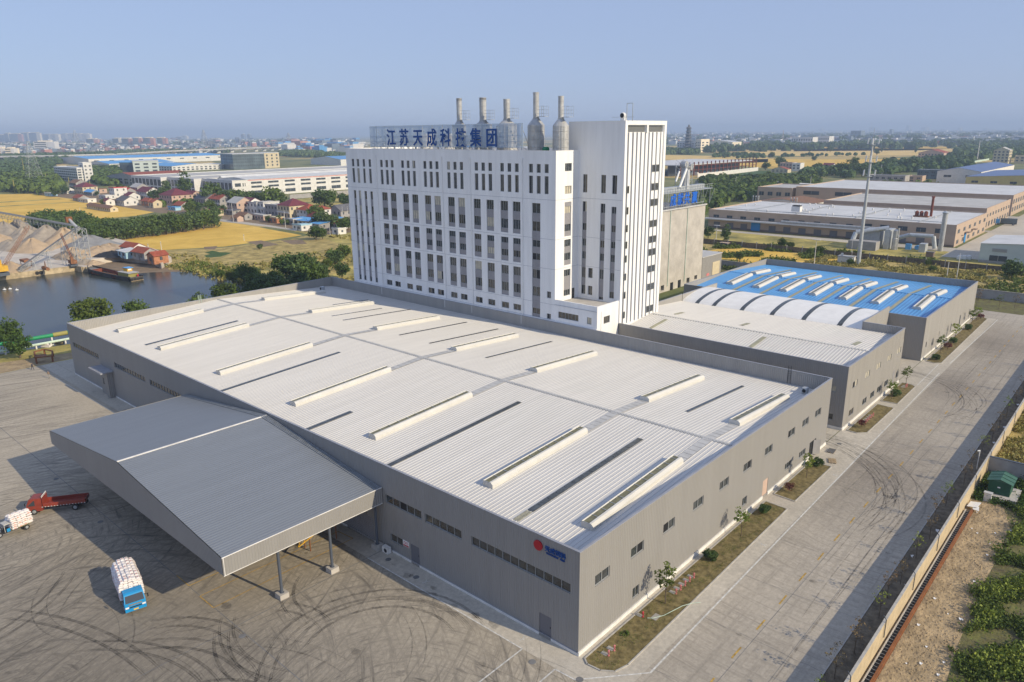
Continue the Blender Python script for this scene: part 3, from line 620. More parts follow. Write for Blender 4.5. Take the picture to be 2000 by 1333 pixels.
# ================= loading canopy =================
CX0, CY0, CY1, CYM = -18.7, 27.3, 74.05, 50.7; CT, CA, CB = 7.62, 10.22, 5.78
can = thing('loading_canopy', 'wide grey double pitched loading canopy standing on round columns before the front wall', 'canopy', (-9.3, 50.7, 0))
mb = MB(); mb.face([(CX0, CY0, CT), (-.01, CY0, CT), (-.01, CYM, CA), (CX0, CYM, CA)]); mb.face([(CX0, CYM, CA), (-.01, CYM, CA), (-.01, CY1, CT), (CX0, CY1, CT)]); mb.build('canopy_roof', ['roof_grey'], can)
mb = MB(); mb.face([(CX0-.1, CY0, CB), (CX0-.1, CY1, CB), (CX0-.1, CY1, CT+.05), (CX0-.1, CYM, CA+.05), (CX0-.1, CY0, CT+.05)][::-1], 0)
mb.face([(CX0-.1, CY0-.1, CB), (-.01, CY0-.1, CB), (-.01, CY0-.1, CT+.05), (CX0-.1, CY0-.1, CT+.05)], 0); mb.face([(CX0-.1, CY1, CB), (-.01, CY1, CB), (-.01, CY1, CT+.05), (CX0-.1, CY1, CT+.05)][::-1], 0)
mb.face([(CX0-.1, CY0-.1, CT+.05), (-.01, CY0-.1, CT+.05), (-.01, CY0+.02, CT+.05), (CX0-.1, CY0+.02, CT+.05)], 1)
mb.face([(CX0-.1, CY0-.1, CB), (-.01, CY0-.1, CB), (-.01, CY1, CB), (CX0-.1, CY1, CB)][::-1], 2)
mb.build('fascia', ['clad', 'coping', 'plaster_grey'], can)
mb = MB(); mb.ob((CX0-.02, CY0-.16, CB), (.06, 0, 0), (0, .06, 0), (0, 0, CT-CB+.06), 0); mb.ob((CX0-.1, CY0-.14, CT+.02), (18.7, 0, 0), (0, .08, 0), (0, 0, .07), 0); mb.ob((CX0-.1, CY0-.14, CB-.03), (18.7, 0, 0), (0, .05, 0), (0, 0, .06), 0); mb.build('edge_trim', ['white_plinth'], can)
mb = MB(); mb.ob((CX0-.02, CYM-.11, CA-.02), (18.6, 0, 0), (0, .22, 0), (0, 0, .09)); mb.build('ridge_cap', ['white_plinth'], can)
mb = MB(); mb.box(-.75, -.01, CY0, CY1, CT-.0, CT+.02); 
mb = MB()
for k in range(4): mb.ob((-.9+k*.2, CY0+.05, CT+.06), (.08, 0, 0), (0, CYM-CY0, CA-CT), (0, 0, .06)); mb.ob((-.9+k*.2, CY1-.05, CT+.06), (.08, 0, 0), (0, CYM-CY1, CA-CT), (0, 0, .06))
mb.build('flashing', ['steel_dull'], can)
for y in (27.95, 73.3):
    for x in (-12.8, -6.7, -.62):
        mb = MB(); mb.lathe((x, y, .55), [(.24, 0), (.24, .06), (.155, .08), (.155, CB-.6)], 14); c_ = mb.build('column', ['pole_dark'], can, smooth=False)
        mb = MB(); mb.box(x-.5, x+.5, y-.5, y+.5, .03, .6); mb.build('footing', ['concrete_raw'], c_)
# bag conveyor under the canopy, yellow
t = thing('bag_conveyor', 'yellow bag loading conveyor reaching out from the wall under the canopy', 'conveyor', (-3.5, 33.6, 0))
mb = MB(); a, b_ = Vector((-7.5, 33.2, 1.2)), Vector((-.3, 33.2, 3.4))
for dy in (0, 1.1):
    for dz in (0, .6): mb.bar(a+Vector((0, dy, dz)), b_+Vector((0, dy, dz)), .09)
    for k in range(10): p = a.lerp(b_, k/10)+Vector((0, dy, 0)); mb.bar(p, p+Vector((.36, 0, .7)), .05)
mb.build('truss', ['yellow_paint'], t)
mb = MB(); mb.ob(a+Vector((0, .1, .3)), b_-a, (0, .9, 0), (0, 0, .06)); mb.build('belt', ['black'], t)
mb = MB()
for x, z in ((-6, 1.6), (-2.5, 2.7)):
    for dy in (0, 1.1): mb = MB(); mb.bar((x, 33.2+dy, .03), (x, 33.2+dy, z), .1); mb.build('leg', ['orange_steel'], t)
mb = MB(); mb.box(-2.1, -1.5, 32.95, 33.0, 3.0, 3.75, 0); mb.face([(-2.0, 32.94, 3.1), (-1.6, 32.94, 3.1), (-1.8, 32.94, 3.6)], 1); mb.build('warning_sign', ['white_paint', 'yellow_paint'], t)
t = thing('air_conditioner', 'small white air conditioner box on the ground beside the column nearest the wall', 'air conditioner', (-.55, 26.4, 0)); mb = MB(); mb.box(-.8, -.3, 25.9, 26.9, .1, .85); mb.build('housing', ['white_plinth'], t); mb = MB(); mb.lathe((-.81, 26.3, .48), [(.25, 0), (.25, .02)], 12, 0, (-1, 0, 0)); mb.build('fan_grille', ['black'], t)
# ================= tall white production block =================
TX, TY0, TY1, TZ = 61.72, 52.0, 115.2, 42.2; PY0 = 42.15; UX = 68.65
blk = thing('factory_block', 'tall white multi storey block with rows of narrow windows behind the white roofed hall', 'factory building', (70, 84, 0))
P4 = [(32.7, 30.8, 'g'), (30.8, 29.3, 'p'), (29.3, 27.4, 'g')]
colA = P4+[(27.4, 25.75, 'p'), (25.75, 24.4, 'g'), (24.4, 23.25, 'p'), (23.25, 21.9, 'g'), (21.9, 20.1, 'p'), (20.1, 18.3, 'g'), (18.3, 16.75, 'p'), (16.75, 14.85, 'g'), (14.85, 12.5, 'p'), (12.5, 11.3, 'g')]
U1 = P4+[(27.4, 26.6, 'p')]; U2 = [(25.7, 24.5, 'g'), (24.5, 23.3, 'p'), (23.3, 21.95, 'g'), (21.95, 21.0, 'p')]; U3 = [(20.1, 18.3, 'g'), (18.3, 16.7, 'p'), (16.7, 14.85, 'g'), (14.85, 14.0, 'p')]
ops = []   # (y_hi, y_lo, segs, panes)
sg = lambda *s: [(b, a, k) for a, b, k in s]
for y in (113.1, 111.2, 109.0, 106.8):
    ops += [(y, y-.92, sg((39.9, 38.2, 'g')), 2), (y, y-.92, sg((37.8, 34.5, 'g')), 2), (y, y-.92, sg(*colA), 1), (y, y-.92, sg((9.6, 8.95, 'g')), 2)]
for y in (102.6, 95.3, 88.0, 80.7, 72.7, 65.75, 58.45):
    for k in range(3): ops += [(y-1.89*k, y-1.89*k-.95, sg((39.85, 38.25, 'g')), 2), (y-1.89*k, y-1.89*k-.95, sg((37.7, 34.45, 'g')), 2)]
pairs = [102.5, 99.45, 95.2, 92.1, 87.95, 84.9, 80.7, 77.65, 73.2, 69.6, 65.8, 62.6]
for y in pairs: ops += [(y, y-1.98, sg(*U), 3) for U in (U1, U2, U3)]+[(y, y-2.0, sg((12.55, 11.3, 'g')), 2), (y, y-2.0, sg((9.6, 9.0, 'g')), 3)]
ops += [(57.7, 55.65, sg(*(colA+[(11.3, 10.7, 'p')])), 2), (57.7, 55.65, sg((9.6, 9.0, 'g')), 3), (54.0, 53.0, sg((16.2, 14.9, 'g')), 2), (54.0, 53.0, sg((11.85, 10.8, 'g')), 2)]
pod = [(51.2, 46.4, sg((12.65, 11.4, 'g')), 6), (44.45, 43.4, sg((12.6, 11.3, 'g')), 2), (51.2, 46.45, sg((9.6, 9.0, 'g')), 7), (44.45, 43.4, sg((9.6, 9.0, 'g')), 2)]
allops = ops+pod; DW = .22
mb = MB(); h = [(TY1-a, TY1-b, min(s[0] for s in S_), max(s[1] for s in S_)) for a, b, S_, n_ in ops]
mb.panel((TX, TY1, 0), (0, -1, 0), UZ, TY1-TY0, TZ, h, DW); mb.build('front_wall', ['white_wall'], blk)
mb = MB(); mb.panel((TX, TY0, 0), (0, -1, 0), UZ, TY0-PY0, 14.85, [(TY0-a, TY0-b, S_[0][0], S_[0][1]) for a, b, S_, n_ in pod], DW)
mb.panel((TX, PY0, 0), (1, 0, 0), UZ, UX-TX, 14.85, [(2.1, 4.1, 11.2, 12.6)], DW); mb.face([(TX+.3, PY0+.3, 14.2), (UX, PY0+.3, 14.2), (UX, TY0, 14.2), (TX+.3, TY0, 14.2)], 1)
mb.face([(TX+.3, PY0+.3, 14.2), (TX+.3, TY0, 14.2), (TX+.3, TY0, 14.85), (TX+.3, PY0+.3, 14.85)]); mb.face([(TX+.3, PY0+.3, 14.2), (UX, PY0+.3, 14.2), (UX, PY0+.3, 14.85), (TX+.3, PY0+.3, 14.85)][::-1])
mb.face([(TX, PY0, 14.85), (UX, PY0, 14.85), (UX, PY0+.3, 14.85), (TX, PY0+.3, 14.85)]); mb.face([(TX, PY0+.3, 14.85), (TX+.3, PY0+.3, 14.85), (TX+.3, TY0, 14.85), (TX, TY0, 14.85)])
mb.build('terrace_wing', ['white_wall', 'concrete_raw'], blk)
window(blk, (TX, PY0, 0), (1, 0, 0), UZ, 2.1, 4.1, [(11.2, 12.6, 'g')], 3, DW, gl=3)
side = [(2.7, 4.75, sg((39.95, 38.5, 'g')), 3), (2.7, 4.75, sg((35.85, 34.4, 'g')), 3), (2.7, 4.75, sg((32.9, 32.1, 'p'), (32.1, 30.8, 'g'), (30.8, 28.8, 'p'), (28.8, 27.4, 'g'), (27.4, 26.5, 'p')), 3),
        (2.7, 4.75, sg((25.9, 24.5, 'g'), (24.5, 23.35, 'p'), (23.35, 21.9, 'g'), (21.9, 21.0, 'p')), 3), (2.7, 4.75, sg((20.15, 18.8, 'g'), (18.8, 16.2, 'p'), (16.2, 15.0, 'g')), 3)]
mb = MB(); mb.panel((TX, TY0, 14.2), (1, 0, 0), UZ, UX-TX, TZ-14.2, [(a, b, min(s[0] for s in S_)-14.2, max(s[1] for s in S_)-14.2) for a, b, S_, n_ in side], DW)
mb.box(66.95, 67.75, TY0-.03, TY0-.005, 14.22, 16.2, 1); mb.build('side_wall', ['white_wall', 'glass_brown'], blk)
mb = MB(); mb.face([(TX, TY1, 0), (84, TY1, 0), (84, TY1, TZ), (TX, TY1, TZ)][::-1]); mb.face([(84, TY0+.1, 0), (84, TY1, 0), (84, TY1, TZ), (84, TY0+.1, TZ)]); mb.face([(83, 54.6, 0), (84, 54.6, 0), (84, 54.6, TZ), (83, 54.6, TZ)])
mb.face([(TX+.3, TY0+.3, TZ-.9), (84, TY0+.3, TZ-.9), (84, TY1-.3, TZ-.9), (TX+.3, TY1-.3, TZ-.9)], 1)
for a, b in (((TX+.3, TY0), (TX+.3, TY1)), ((TX, TY1-.3), (84, TY1-.3)), ((TX, TY0+.3), (UX, TY0+.3))): mb.face([(*a, TZ-.9), (*b, TZ-.9), (*b, TZ), (*a, TZ)])
mb.box(TX-.04, TX+.32, TY0, TY1, TZ, TZ+.06); mb.box(TX+.32, UX, TY0-.04, TY0+.32, TZ, TZ+.058); mb.box(TX+.32, 84, TY1-.3, TY1+.04, TZ, TZ+.058); mb.build('roof_parapet', ['white_wall', 'concrete_raw'], blk)
wl = [(0, *o) for o in ops+pod]; wl.sort(key=lambda o: -abs(o[1]-o[2])*(sum(s[1]-s[0] for s in o[3])))
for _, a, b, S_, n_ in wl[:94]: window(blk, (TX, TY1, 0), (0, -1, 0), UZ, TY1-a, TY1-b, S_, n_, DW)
for a, b, S_, n_ in side: window(blk, (TX, TY0, 0), (1, 0, 0), UZ, a, b, S_, n_, DW)
small_ = [window(blk, (TX, TY1, 0), (0, -1, 0), UZ, TY1-a, TY1-b, S_, n_, DW) for _, a, b, S_, n_ in wl[94:]]
vs2, fs2, ms2 = [], [], []      # the smallest openings, past a hundred windows, are one part
for o in small_:
    i = len(vs2); vs2 += [tuple(v.co) for v in o.data.vertices]; fs2 += [tuple(i+k for k in p.vertices) for p in o.data.polygons]; ms2 += [p.material_index for p in o.data.polygons]
me = D.meshes.new('vent_windows'); me.from_pydata(vs2, [], fs2)
for mt in small_[0].data.materials: me.materials.append(mt)
me.polygons.foreach_set('material_index', ms2); o = D.objects.new('vent_windows', me); COL.objects.link(o); o.parent = blk; o['kind'] = 'stuff'
for q in small_: D.objects.remove(q)
mb = MB()      # thin expansion grooves and the proud plinth course
for z in (33.42, 26.15, 20.55, 13.75, 10.75): mb.box(TX-.012, TX-.002, TY0, TY1, z, z+.05, 0)
for z in (33.42, 26.15, 20.55): mb.box(TX, UX, TY0-.012, TY0-.002, z, z+.05, 0)
mb.box(TX-.22, TX-.003, PY0-.05, 113.9, 10.55, 10.72, 1); mb.box(TX-.1, TX-.002, PY0, TY0, 13.85, 13.9, 0)
mb.box(TX+1.2, TX+1.35, PY0-.1, PY0-.01, 8, 13.8, 1); mb.build('wall_course', ['groove', 'white_wall'], blk)
for y in (103.85, 82.1, 73.8, 60.0):
    mb = MB(); mb.tube((TX-.14, y, 40.8), (TX-.14, y, 10.9), .07, None, 6); mb.tube((TX-.14, y, 10.9), (TX-.4, y+.2, 10.4), .07); mb.tube((TX-.4, y+.2, 10.4), (TX-.4, y+.2, 8.9), .07); mb.build('drainpipe', ['white_paint'], blk)
# ================= striped stair tower =================
twr = thing('stair_tower', 'tallest white tower with vertical dark stripes on its sunny face', 'tower', (75.7, 48.3, 0)); VX, VY1, VZ = 82.75, 54.5, 47.25
W1 = [(51.0, 50.0, sg((37.85, 34.5, 'g')), 2), (46.85, 45.8, sg((37.85, 34.55, 'g')), 2), (44.4, 43.35, sg((37.85, 34.5, 'g')), 2),
      (51.0, 50.0, sg((32.85, 30.9, 'g'), (30.9, 28.8, 'p'), (28.8, 27.4, 'g'), (27.4, 25.85, 'p'), (25.85, 24.4, 'g'), (24.4, 23.4, 'p'), (23.4, 21.9, 'g'), (21.9, 20.3, 'p'), (20.3, 18.2, 'g'), (18.2, 16.8, 'p'), (16.8, 15.0, 'g')), 2),
      (49.4, 48.35, sg((20.3, 18.35, 'g')), 1), (49.4, 48.35, sg((16.8, 15.0, 'g')), 2),
      (46.85, 45.8, sg((32.65, 30.9, 'g'), (30.9, 28.85, 'p'), (28.85, 27.45, 'g'), (27.45, 25.8, 'p'), (25.8, 24.4, 'g'), (24.4, 23.35, 'p'), (23.35, 21.9, 'g'), (21.9, 20.3, 'p'), (20.3, 18.4, 'g'), (18.4, 15.0, 'p'), (15.0, 14.4, 'g')), 2),
      (44.4, 43.35, sg((32.2, 30.9, 'g'), (30.9, 28.8, 'p'), (28.8, 27.5, 'g'), (27.5, 25.8, 'p'), (25.8, 24.5, 'g'), (24.5, 23.35, 'p'), (23.35, 21.9, 'g'), (21.9, 19.9, 'p'), (19.9, 18.3, 'g'), (18.3, 16.3, 'p'), (16.3, 15.0, 'g')), 2)]
mb = MB(); mb.panel((UX, VY1, 0), (0, -1, 0), UZ, VY1-PY0, VZ, [(VY1-a, VY1-b, min(s[0] for s in S_), max(s[1] for s in S_)) for a, b, S_, n_ in W1], DW)
for z in (33.42, 26.15, 20.55): mb.box(UX-.012, UX-.002, PY0, TY0, z, z+.05, 1)
mb.build('shaded_wall', ['white_wall', 'groove'], twr)
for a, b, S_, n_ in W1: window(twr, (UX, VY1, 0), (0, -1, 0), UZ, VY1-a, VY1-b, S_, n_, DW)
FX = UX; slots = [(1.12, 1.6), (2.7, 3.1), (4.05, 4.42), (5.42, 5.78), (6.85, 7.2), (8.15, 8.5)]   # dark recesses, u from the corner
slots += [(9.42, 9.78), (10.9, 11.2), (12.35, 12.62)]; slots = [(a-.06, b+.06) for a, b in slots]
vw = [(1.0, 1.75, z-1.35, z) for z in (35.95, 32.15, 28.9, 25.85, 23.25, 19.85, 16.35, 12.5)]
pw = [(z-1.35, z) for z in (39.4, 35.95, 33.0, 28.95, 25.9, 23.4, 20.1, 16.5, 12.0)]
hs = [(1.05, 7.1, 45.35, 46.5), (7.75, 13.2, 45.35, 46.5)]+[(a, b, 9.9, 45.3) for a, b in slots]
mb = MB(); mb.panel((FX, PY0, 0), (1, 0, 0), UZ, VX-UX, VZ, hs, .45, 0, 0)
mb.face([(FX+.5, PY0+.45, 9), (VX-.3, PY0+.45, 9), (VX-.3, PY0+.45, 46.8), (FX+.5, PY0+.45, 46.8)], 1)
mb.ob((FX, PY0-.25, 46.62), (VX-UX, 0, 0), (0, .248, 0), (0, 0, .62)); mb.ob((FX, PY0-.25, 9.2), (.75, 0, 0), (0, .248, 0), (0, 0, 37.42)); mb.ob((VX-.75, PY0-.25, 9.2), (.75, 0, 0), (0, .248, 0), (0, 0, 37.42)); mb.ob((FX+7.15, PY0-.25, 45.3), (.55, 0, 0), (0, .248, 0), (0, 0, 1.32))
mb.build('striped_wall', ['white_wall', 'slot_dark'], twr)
mb = MB(); mb.face([(UX, VY1, 0), (VX, VY1, 0), (VX, VY1, VZ), (UX, VY1, VZ)][::-1]); mb.face([(VX, PY0, 0), (VX, VY1, 0), (VX, VY1, VZ), (VX, PY0, VZ)]); mb.face([(UX, PY0, VZ-.02), (VX, PY0, VZ-.02), (VX, VY1, VZ-.02), (UX, VY1, VZ-.02)]); mb.box(UX-.05, VX+.05, PY0-.27, PY0+.05, VZ, VZ+.1); mb.box(UX-.05, UX+.2, PY0+.05, VY1, VZ, VZ+.09); mb.build('back_walls', ['white_wall'], twr)
for a, b, z0, z1 in vw: window(twr, (FX, PY0-.26, 0), (1, 0, 0), UZ, a, b, [(z0, z1, 'g')], 1, .0, gl=1)
for z0, z1 in pw:
    for a in (9.85, 11.25): window(twr, (FX, PY0-.012, 0), (1, 0, 0), UZ, a, a+1.02, [(z0, z1, 'g')], 2, .0, gl=1)
for a in (1.05, 7.75):
    mb = MB(); L_ = 6.05 if a < 2 else 5.45
    for k in range(12): mb.box(FX+a, FX+a+L_, PY0+.3, PY0+.34, 45.4+k*.09, 45.44+k*.09)
    mb.face([(FX+a, PY0+.4, 45.35), (FX+a+L_, PY0+.4, 45.35), (FX+a+L_, PY0+.4, 46.5), (FX+a, PY0+.4, 46.5)]); mb.build('louvre', ['frame_grey'], twr)
# fan on the tower roof
p = onX(1222, 238, 69.2); t = thing('roof_fan', 'round white fan with its hoist frame on the edge of the tallest tower roof', 'fan', (69.2, p[1]+.6, VZ+.1)); y = p[1]+.6
mb = MB(); mb.lathe((68.9, y, VZ+.95), [(.45, 0), (.55, .15), (.55, .6)], 14, 0, (1, 0, 0)); mb.box(69.0, 69.9, y-.4, y+.4, VZ+.1, VZ+.6); mb.build('housing', ['white_paint'], t)
mb = MB(); mb.lathe((68.88, y, VZ+.95), [(.3, 0), (.4, .02)], 12, 0, (-1, 0, 0)); mb.build('inlet', ['black'], t)
mb = MB(); 
for dy in (-.6, -1.8): mb.bar((69.5, y+dy, VZ), (69.5, y+dy, VZ+3), .09)
mb.bar((69.5, y-.6, VZ+3), (69.5, y-1.8, VZ+3), .09); mb.bar((69.5, y+2.5, VZ+.7), (69.5, y-2.2, VZ+.7), .05); mb.build('hoist_frame', ['galv'], t)
# ================= roof sign =================
SX = 62.6; A_ = onX(721, 247, SX); B_ = onX(1021, 241, SX); zt = (A_[2]+B_[2])/2; zb = TZ+.5; ya, yb = A_[1], B_[1]
sgn = thing('roof_sign', 'long open lattice sign with blue brush characters along the edge of the tall block roof', 'sign', (SX, (ya+yb)/2, TZ))
mb = MB(); y = yb; k = 0
while y < ya: mb.ob((SX, y, zb), (.08, 0, 0), (0, .15, 0), (0, 0, zt-zb)); y += .34
for z in (zb, (zb+zt)/2, zt-.06, zb+1.1): mb.box(SX+.1, SX+.2, yb, ya, z, z+.08)
mb.build('lattice_screen', ['lattice'], sgn)
mb = MB(); y = yb+.5
while y < ya:
    mb.bar((SX+.2, y, TZ-.8), (SX+.2, y, zt), .1); mb.bar((SX+3.2, y, TZ-.8), (SX+.2, y, zt-.5), .08); mb.bar((SX+3.2, y, TZ-.8), (SX+.2, y, TZ+.9), .06); y += 3.1
mb.bar((SX+3.2, yb, TZ-.4), (SX+3.2, ya, TZ-.4), .08); mb.build('bracing', ['galv'], sgn)
cx_ = [773, 793, 818, 845, 871, 900, 929, 959]
for ch, px in zip('江苏天成科技集团', (765, 790, 817, 844, 871, 901, 930, 961)):
    p = onX(px, 268, SX); s_ = 3.75; text(ch, s_, 'sign_letter', 'sign_blue', sgn, (SX-.16, p[1], p[2]-s_*.40), (R(90), 0, R(-90)), .05, .055, .84)
# ================= exhaust stacks =================
def stack(px, pyt, x, rb, rc, pycb, pyct, lab, z0=TZ-.9):
    p = onX(px, 290, x); y = p[1]; b = (x, y, z0); zt_ = HT(px, pyt, b); zc0 = HT(px, pycb, b); zc1 = HT(px, pyct, b)
    t = thing('exhaust_stack', lab, 'exhaust stack', b, group='steel exhaust stacks on the block roof')
    mb = MB(); n_ = 18; pr = [(rb*1.02, 0)]; z = z0
    while z < zc0-1.2: z += 1.45; pr += [(rb, z-z0-.07), (rb*1.035, z-z0-.03), (rb*1.035, z-z0+.03), (rb, z-z0+.07)]
    pr += [(rb, zc0-z0), (rc*1.15, zc1-z0), (rc*1.15, zc1-z0+.15)]; mb.lathe(b, pr, n_); mb.build('vessel', ['steel'], t, smooth=False)
    mb = MB(); pr = [(rc, zc1-z0+.1)]; z = zc1
    while z < zt_-1.: z += 1.55; pr += [(rc, z-z0-.05), (rc*1.06, z-z0-.02), (rc*1.06, z-z0+.02), (rc, z-z0+.05)]
    pr += [(rc, zt_-z0-.2), (rc*1.08, zt_-z0-.2), (rc*1.08, zt_-z0)]; mb.lathe(b, pr, 14); mb.lathe((x, y, zt_-.02), [(rc*.9, 0), (rc*.9, .03)], 12, 1); mb.build('chimney', ['steel', 'black'], t)
    mb = MB(); a_ = R(-125); lx, ly = x+math.cos(a_)*rb, y+math.sin(a_)*rb
    for s_ in (-.22, .22): mb.bar((lx-math.sin(a_)*s_+math.cos(a_)*.15, ly+math.cos(a_)*s_+math.sin(a_)*.15, z0), (lx-math.sin(a_)*s_+math.cos(a_)*.15, ly+math.cos(a_)*s_+math.sin(a_)*.15, zc0), .04)
    k = z0
    while k < zc0: mb.bar((lx-math.sin(a_)*.22+math.cos(a_)*.15, ly+math.cos(a_)*.22+math.sin(a_)*.15, k), (lx+math.sin(a_)*.22+math.cos(a_)*.15, ly-math.cos(a_)*.22+math.sin(a_)*.15, k), .03); k += .4
    for k in range(3):   # hatch brackets
        zz = z0+1.6+k*2.0
        if zz < zc0: mb.lathe((x+math.cos(a_-.6)*(rb+.02), y+math.sin(a_-.6)*(rb+.02), zz), [(.22, 0), (.22, .1)], 8, 0, (math.cos(a_-.6), math.sin(a_-.6), 0))
    mb.build('ladder', ['galv'], t)
    mb = MB(); zp = zc1+.3   # platform with railing on the right of the chimney
    mb.box(x-.5, x+.9, y-rc-1.7, y-rc-.05, zp, zp+.06)
    for dx in (-.5, .9):
        for k in range(4): mb.bar((x+dx, y-rc-.1-k*.53, zp), (x+dx, y-rc-.1-k*.53, zp+1.9), .035)
        for zz in (.6, 1.25, 1.9): mb.bar((x+dx, y-rc-.1, zp+zz), (x+dx, y-rc-1.7, zp+zz), .035)
    mb.build('platform', ['galv'], t)
stack(899, 198, 68, 1.35, .58, 247, 238, 'first steel exhaust stack from the left, thinnest of the three behind the sign')
stack(944.5, 196, 68, 1.9, .72, 246, 238, 'second steel exhaust stack from the left, its vessel behind the middle characters of the sign')
stack(990.5, 194, 68, 2.1, .66, 246, 235, 'third steel exhaust stack from the left, behind the right end of the sign')
stack(1047, 182, 65.5, 1.62, .56, 245, 232, 'tallest steel exhaust stack, just right of the lattice sign')
stack(1095, 188, 65.5, 1.5, .52, 246, 233, 'rightmost steel exhaust stack, beside the striped tower')
t = thing('roof_pump', 'small dark green pump box between the two right exhaust stacks', 'pump', (65, onX(1068, 290, 65)[1], TZ-.9)); p = onX(1068, 290, 65); mb = MB(); mb.lathe((64.6, p[1]+.4, TZ+.2), [(.45, 0), (.45, 1.0)], 10, 0, (0, -1, 0)); mb.box(64.3, 65.2, p[1]-.5, p[1]+.4, TZ-.9, TZ-.3); mb.build('motor', ['green_box'], t)
mb = MB(); mb.tube((65, p[1]-.6, TZ-.2), (65, p[1]+2.2, TZ-.2), .1); mb.tube((65, p[1]+.3, TZ-.2), (65, p[1]+.3, TZ-1), .1); mb.build('pipe', ['rust'], t)
for i, (px, mt) in enumerate(((832, 'plaster_white'), (880, 'plaster_white'))):
    p = onX(px, 262, 72); t = thing('rooftop_tank', ('left' if i == 0 else 'right')+' pale cylindrical tank seen through the lattice sign', 'tank', (72, p[1], TZ-.9)); mb = MB(); mb.lathe((72, p[1], TZ-.9), [(1.5, 0), (1.5, 3.6), (1.3, 3.9)], 14); mb.build('vessel', [mt], t); mb = MB(); mb.lathe((72, p[1], TZ+3.0), [(.5, 0), (.5, .25)], 8); mb.build('lid', ['galv'], t)
mb = MB(); y = yb+1; vb = thing('duct_run', 'low run of white ducts and fans along the block roof under the sign', 'duct', (64.8, 90, TZ-.9))
mb = MB(); mb.box(64.4, 65.0, 70, ya+2, TZ-.6, TZ+.05); mb.build('duct', ['white_paint'], vb)
for k in range(16): mb = MB(); y = 72+k*2.4; mb.lathe((64.7, y, TZ-.1), [(.22, 0), (.22, .5), (.36, .55), (.05, .85)], 8); mb.build('vent_cowl', ['steel'], vb)
# ================= second hall, beside the striped tower =================
BX0, BX1, BY1, BH = 68.65, 99.2, 42.1, 10.45; BR = 80.2
zb_ = lambda x: 9.0+(10.25-9.0)*(1-abs(x-BR)/(BR-BX0 if x < BR else BX1-BR))
hb = thing('white_roof_hall', 'middle hall with ribbed white roof and tall parapets, grey clad gable to the road', 'factory hall', (84, 21, 0))
gwB = [(x-BX0, x-BX0+2.3, 6.1, 7.2) for x in (71.65, 77.8, 83.75, 89.9, 95.7)]; glB = [(x-BX0, x-BX0+2.2, 1.4, 2.5) for x in (71.4, 78.0, 82.1, 85.8, 89.9)]; bd = [(94.75-BX0, 95.75-BX0, .4, 3.2), (97.0-BX0, 97.9-BX0, 1.3, 2.4)]
mb = MB(); mb.panel((BX0, 0, 0), GU, UZ, BX1-BX0, BH, gwB+glB+bd[1:], .14); mb.face([(BX0, .2, BH), (BX1, .2, BH), (BX1, .2, 8.7), (BX0, .2, 8.7)]); mb.box(94.75, 95.75, -.03, -.002, .45, 3.2, 1); mb.build('gable_wall', ['clad_b', 'spandrel'], hb)
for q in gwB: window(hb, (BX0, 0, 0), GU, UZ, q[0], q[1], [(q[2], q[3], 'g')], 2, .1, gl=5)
for q in glB+bd[1:]: window(hb, (BX0, 0, 0), GU, UZ, q[0], q[1], [(q[2], q[3], 'g')], 2, .1)
swB = [(BY1-2.2, BY1-1.5, 6.05, 7.0), (BY1-2.2, BY1-1.5, 1.4, 2.4)]
mb = MB(); mb.panel((BX0, BY1, 0), (0, -1, 0), UZ, BY1, BH, swB, .14); mb.face([(BX0+.2, .2, BH), (BX0+.2, BY1-.05, BH), (BX0+.2, BY1-.05, 8.7), (BX0+.2, .2, 8.7)]); mb.build('side_wall', ['clad'], hb)
for q in swB: window(hb, (BX0, BY1, 0), (0, -1, 0), UZ, q[0], q[1], [(q[2], q[3], 'g')], 1, .14)
mb = MB(); mb.face([(BX1, 0, 0), (BX1, 45.8, 0), (BX1, 45.8, 8.6), (BX1, 0, 8.6)]); mb.ob((BX1-.2, 0, 8.5), (.2, 0, 0), (0, 7.3, 0), (0, 0, BH-8.5)); mb.ob((VX, 45.7, 6), (BX1+.5-VX, 0, 0), (0, .2, 0), (0, 0, BH-6)); mb.build('back_wall', ['clad_light'], hb)
mb = MB()
for a in ((BX0-.03, BX0+.23, -.03, BY1-.1), (BX1-.23, BX1+.03, -.03, 7.3), (BX0+.23, BX1-.23, -.03, .23), (VX, BX1+.5, 45.67, 45.93)): mb.box(*a, BH, BH+.07)
mb.build('coping', ['coping'], hb); mb = MB(); mb.box(BX0, BX1, -.12, -.002, 0, .45); mb.box(BX0-.08, BX0-.002, 0, 41, 0, .45); mb.build('plinth', ['white_plinth'], hb)
mb = MB(); ribroof(mb, BX0+.2, zb_(BX0), BR, zb_(BR), .2, BY1, .55, .07); ribroof(mb, BR, zb_(BR), BX1-.2, zb_(BX1), .2, 45.7, .55, .07); mb.build('roof', ['roof_white'], hb)
mb = MB(); y = .4
while y < 41.5: mb.box(BR-.25, BR+.25, y, y+.33, zb_(BR), zb_(BR)+.1); y += .55
mb.build('ridge_cap', ['ridge_grey'], hb)
for x0, x1, y in ((72.6, 78.3, 37.4), (83.1, 86.4, 38.2), (83.2, 86.5, 24.2), (83.1, 86.5, 3.9), (72.6, 78.3, 17.5)): mb = MB(); mb.face([(x0, y-.4, zb_(x0)+.085), (x1, y-.4, zb_(x1)+.085), (x1, y+.4, zb_(x1)+.085), (x0, y+.4, zb_(x0)+.085)]); mb.build('roof_light', ['skylight_ochre'], hb)
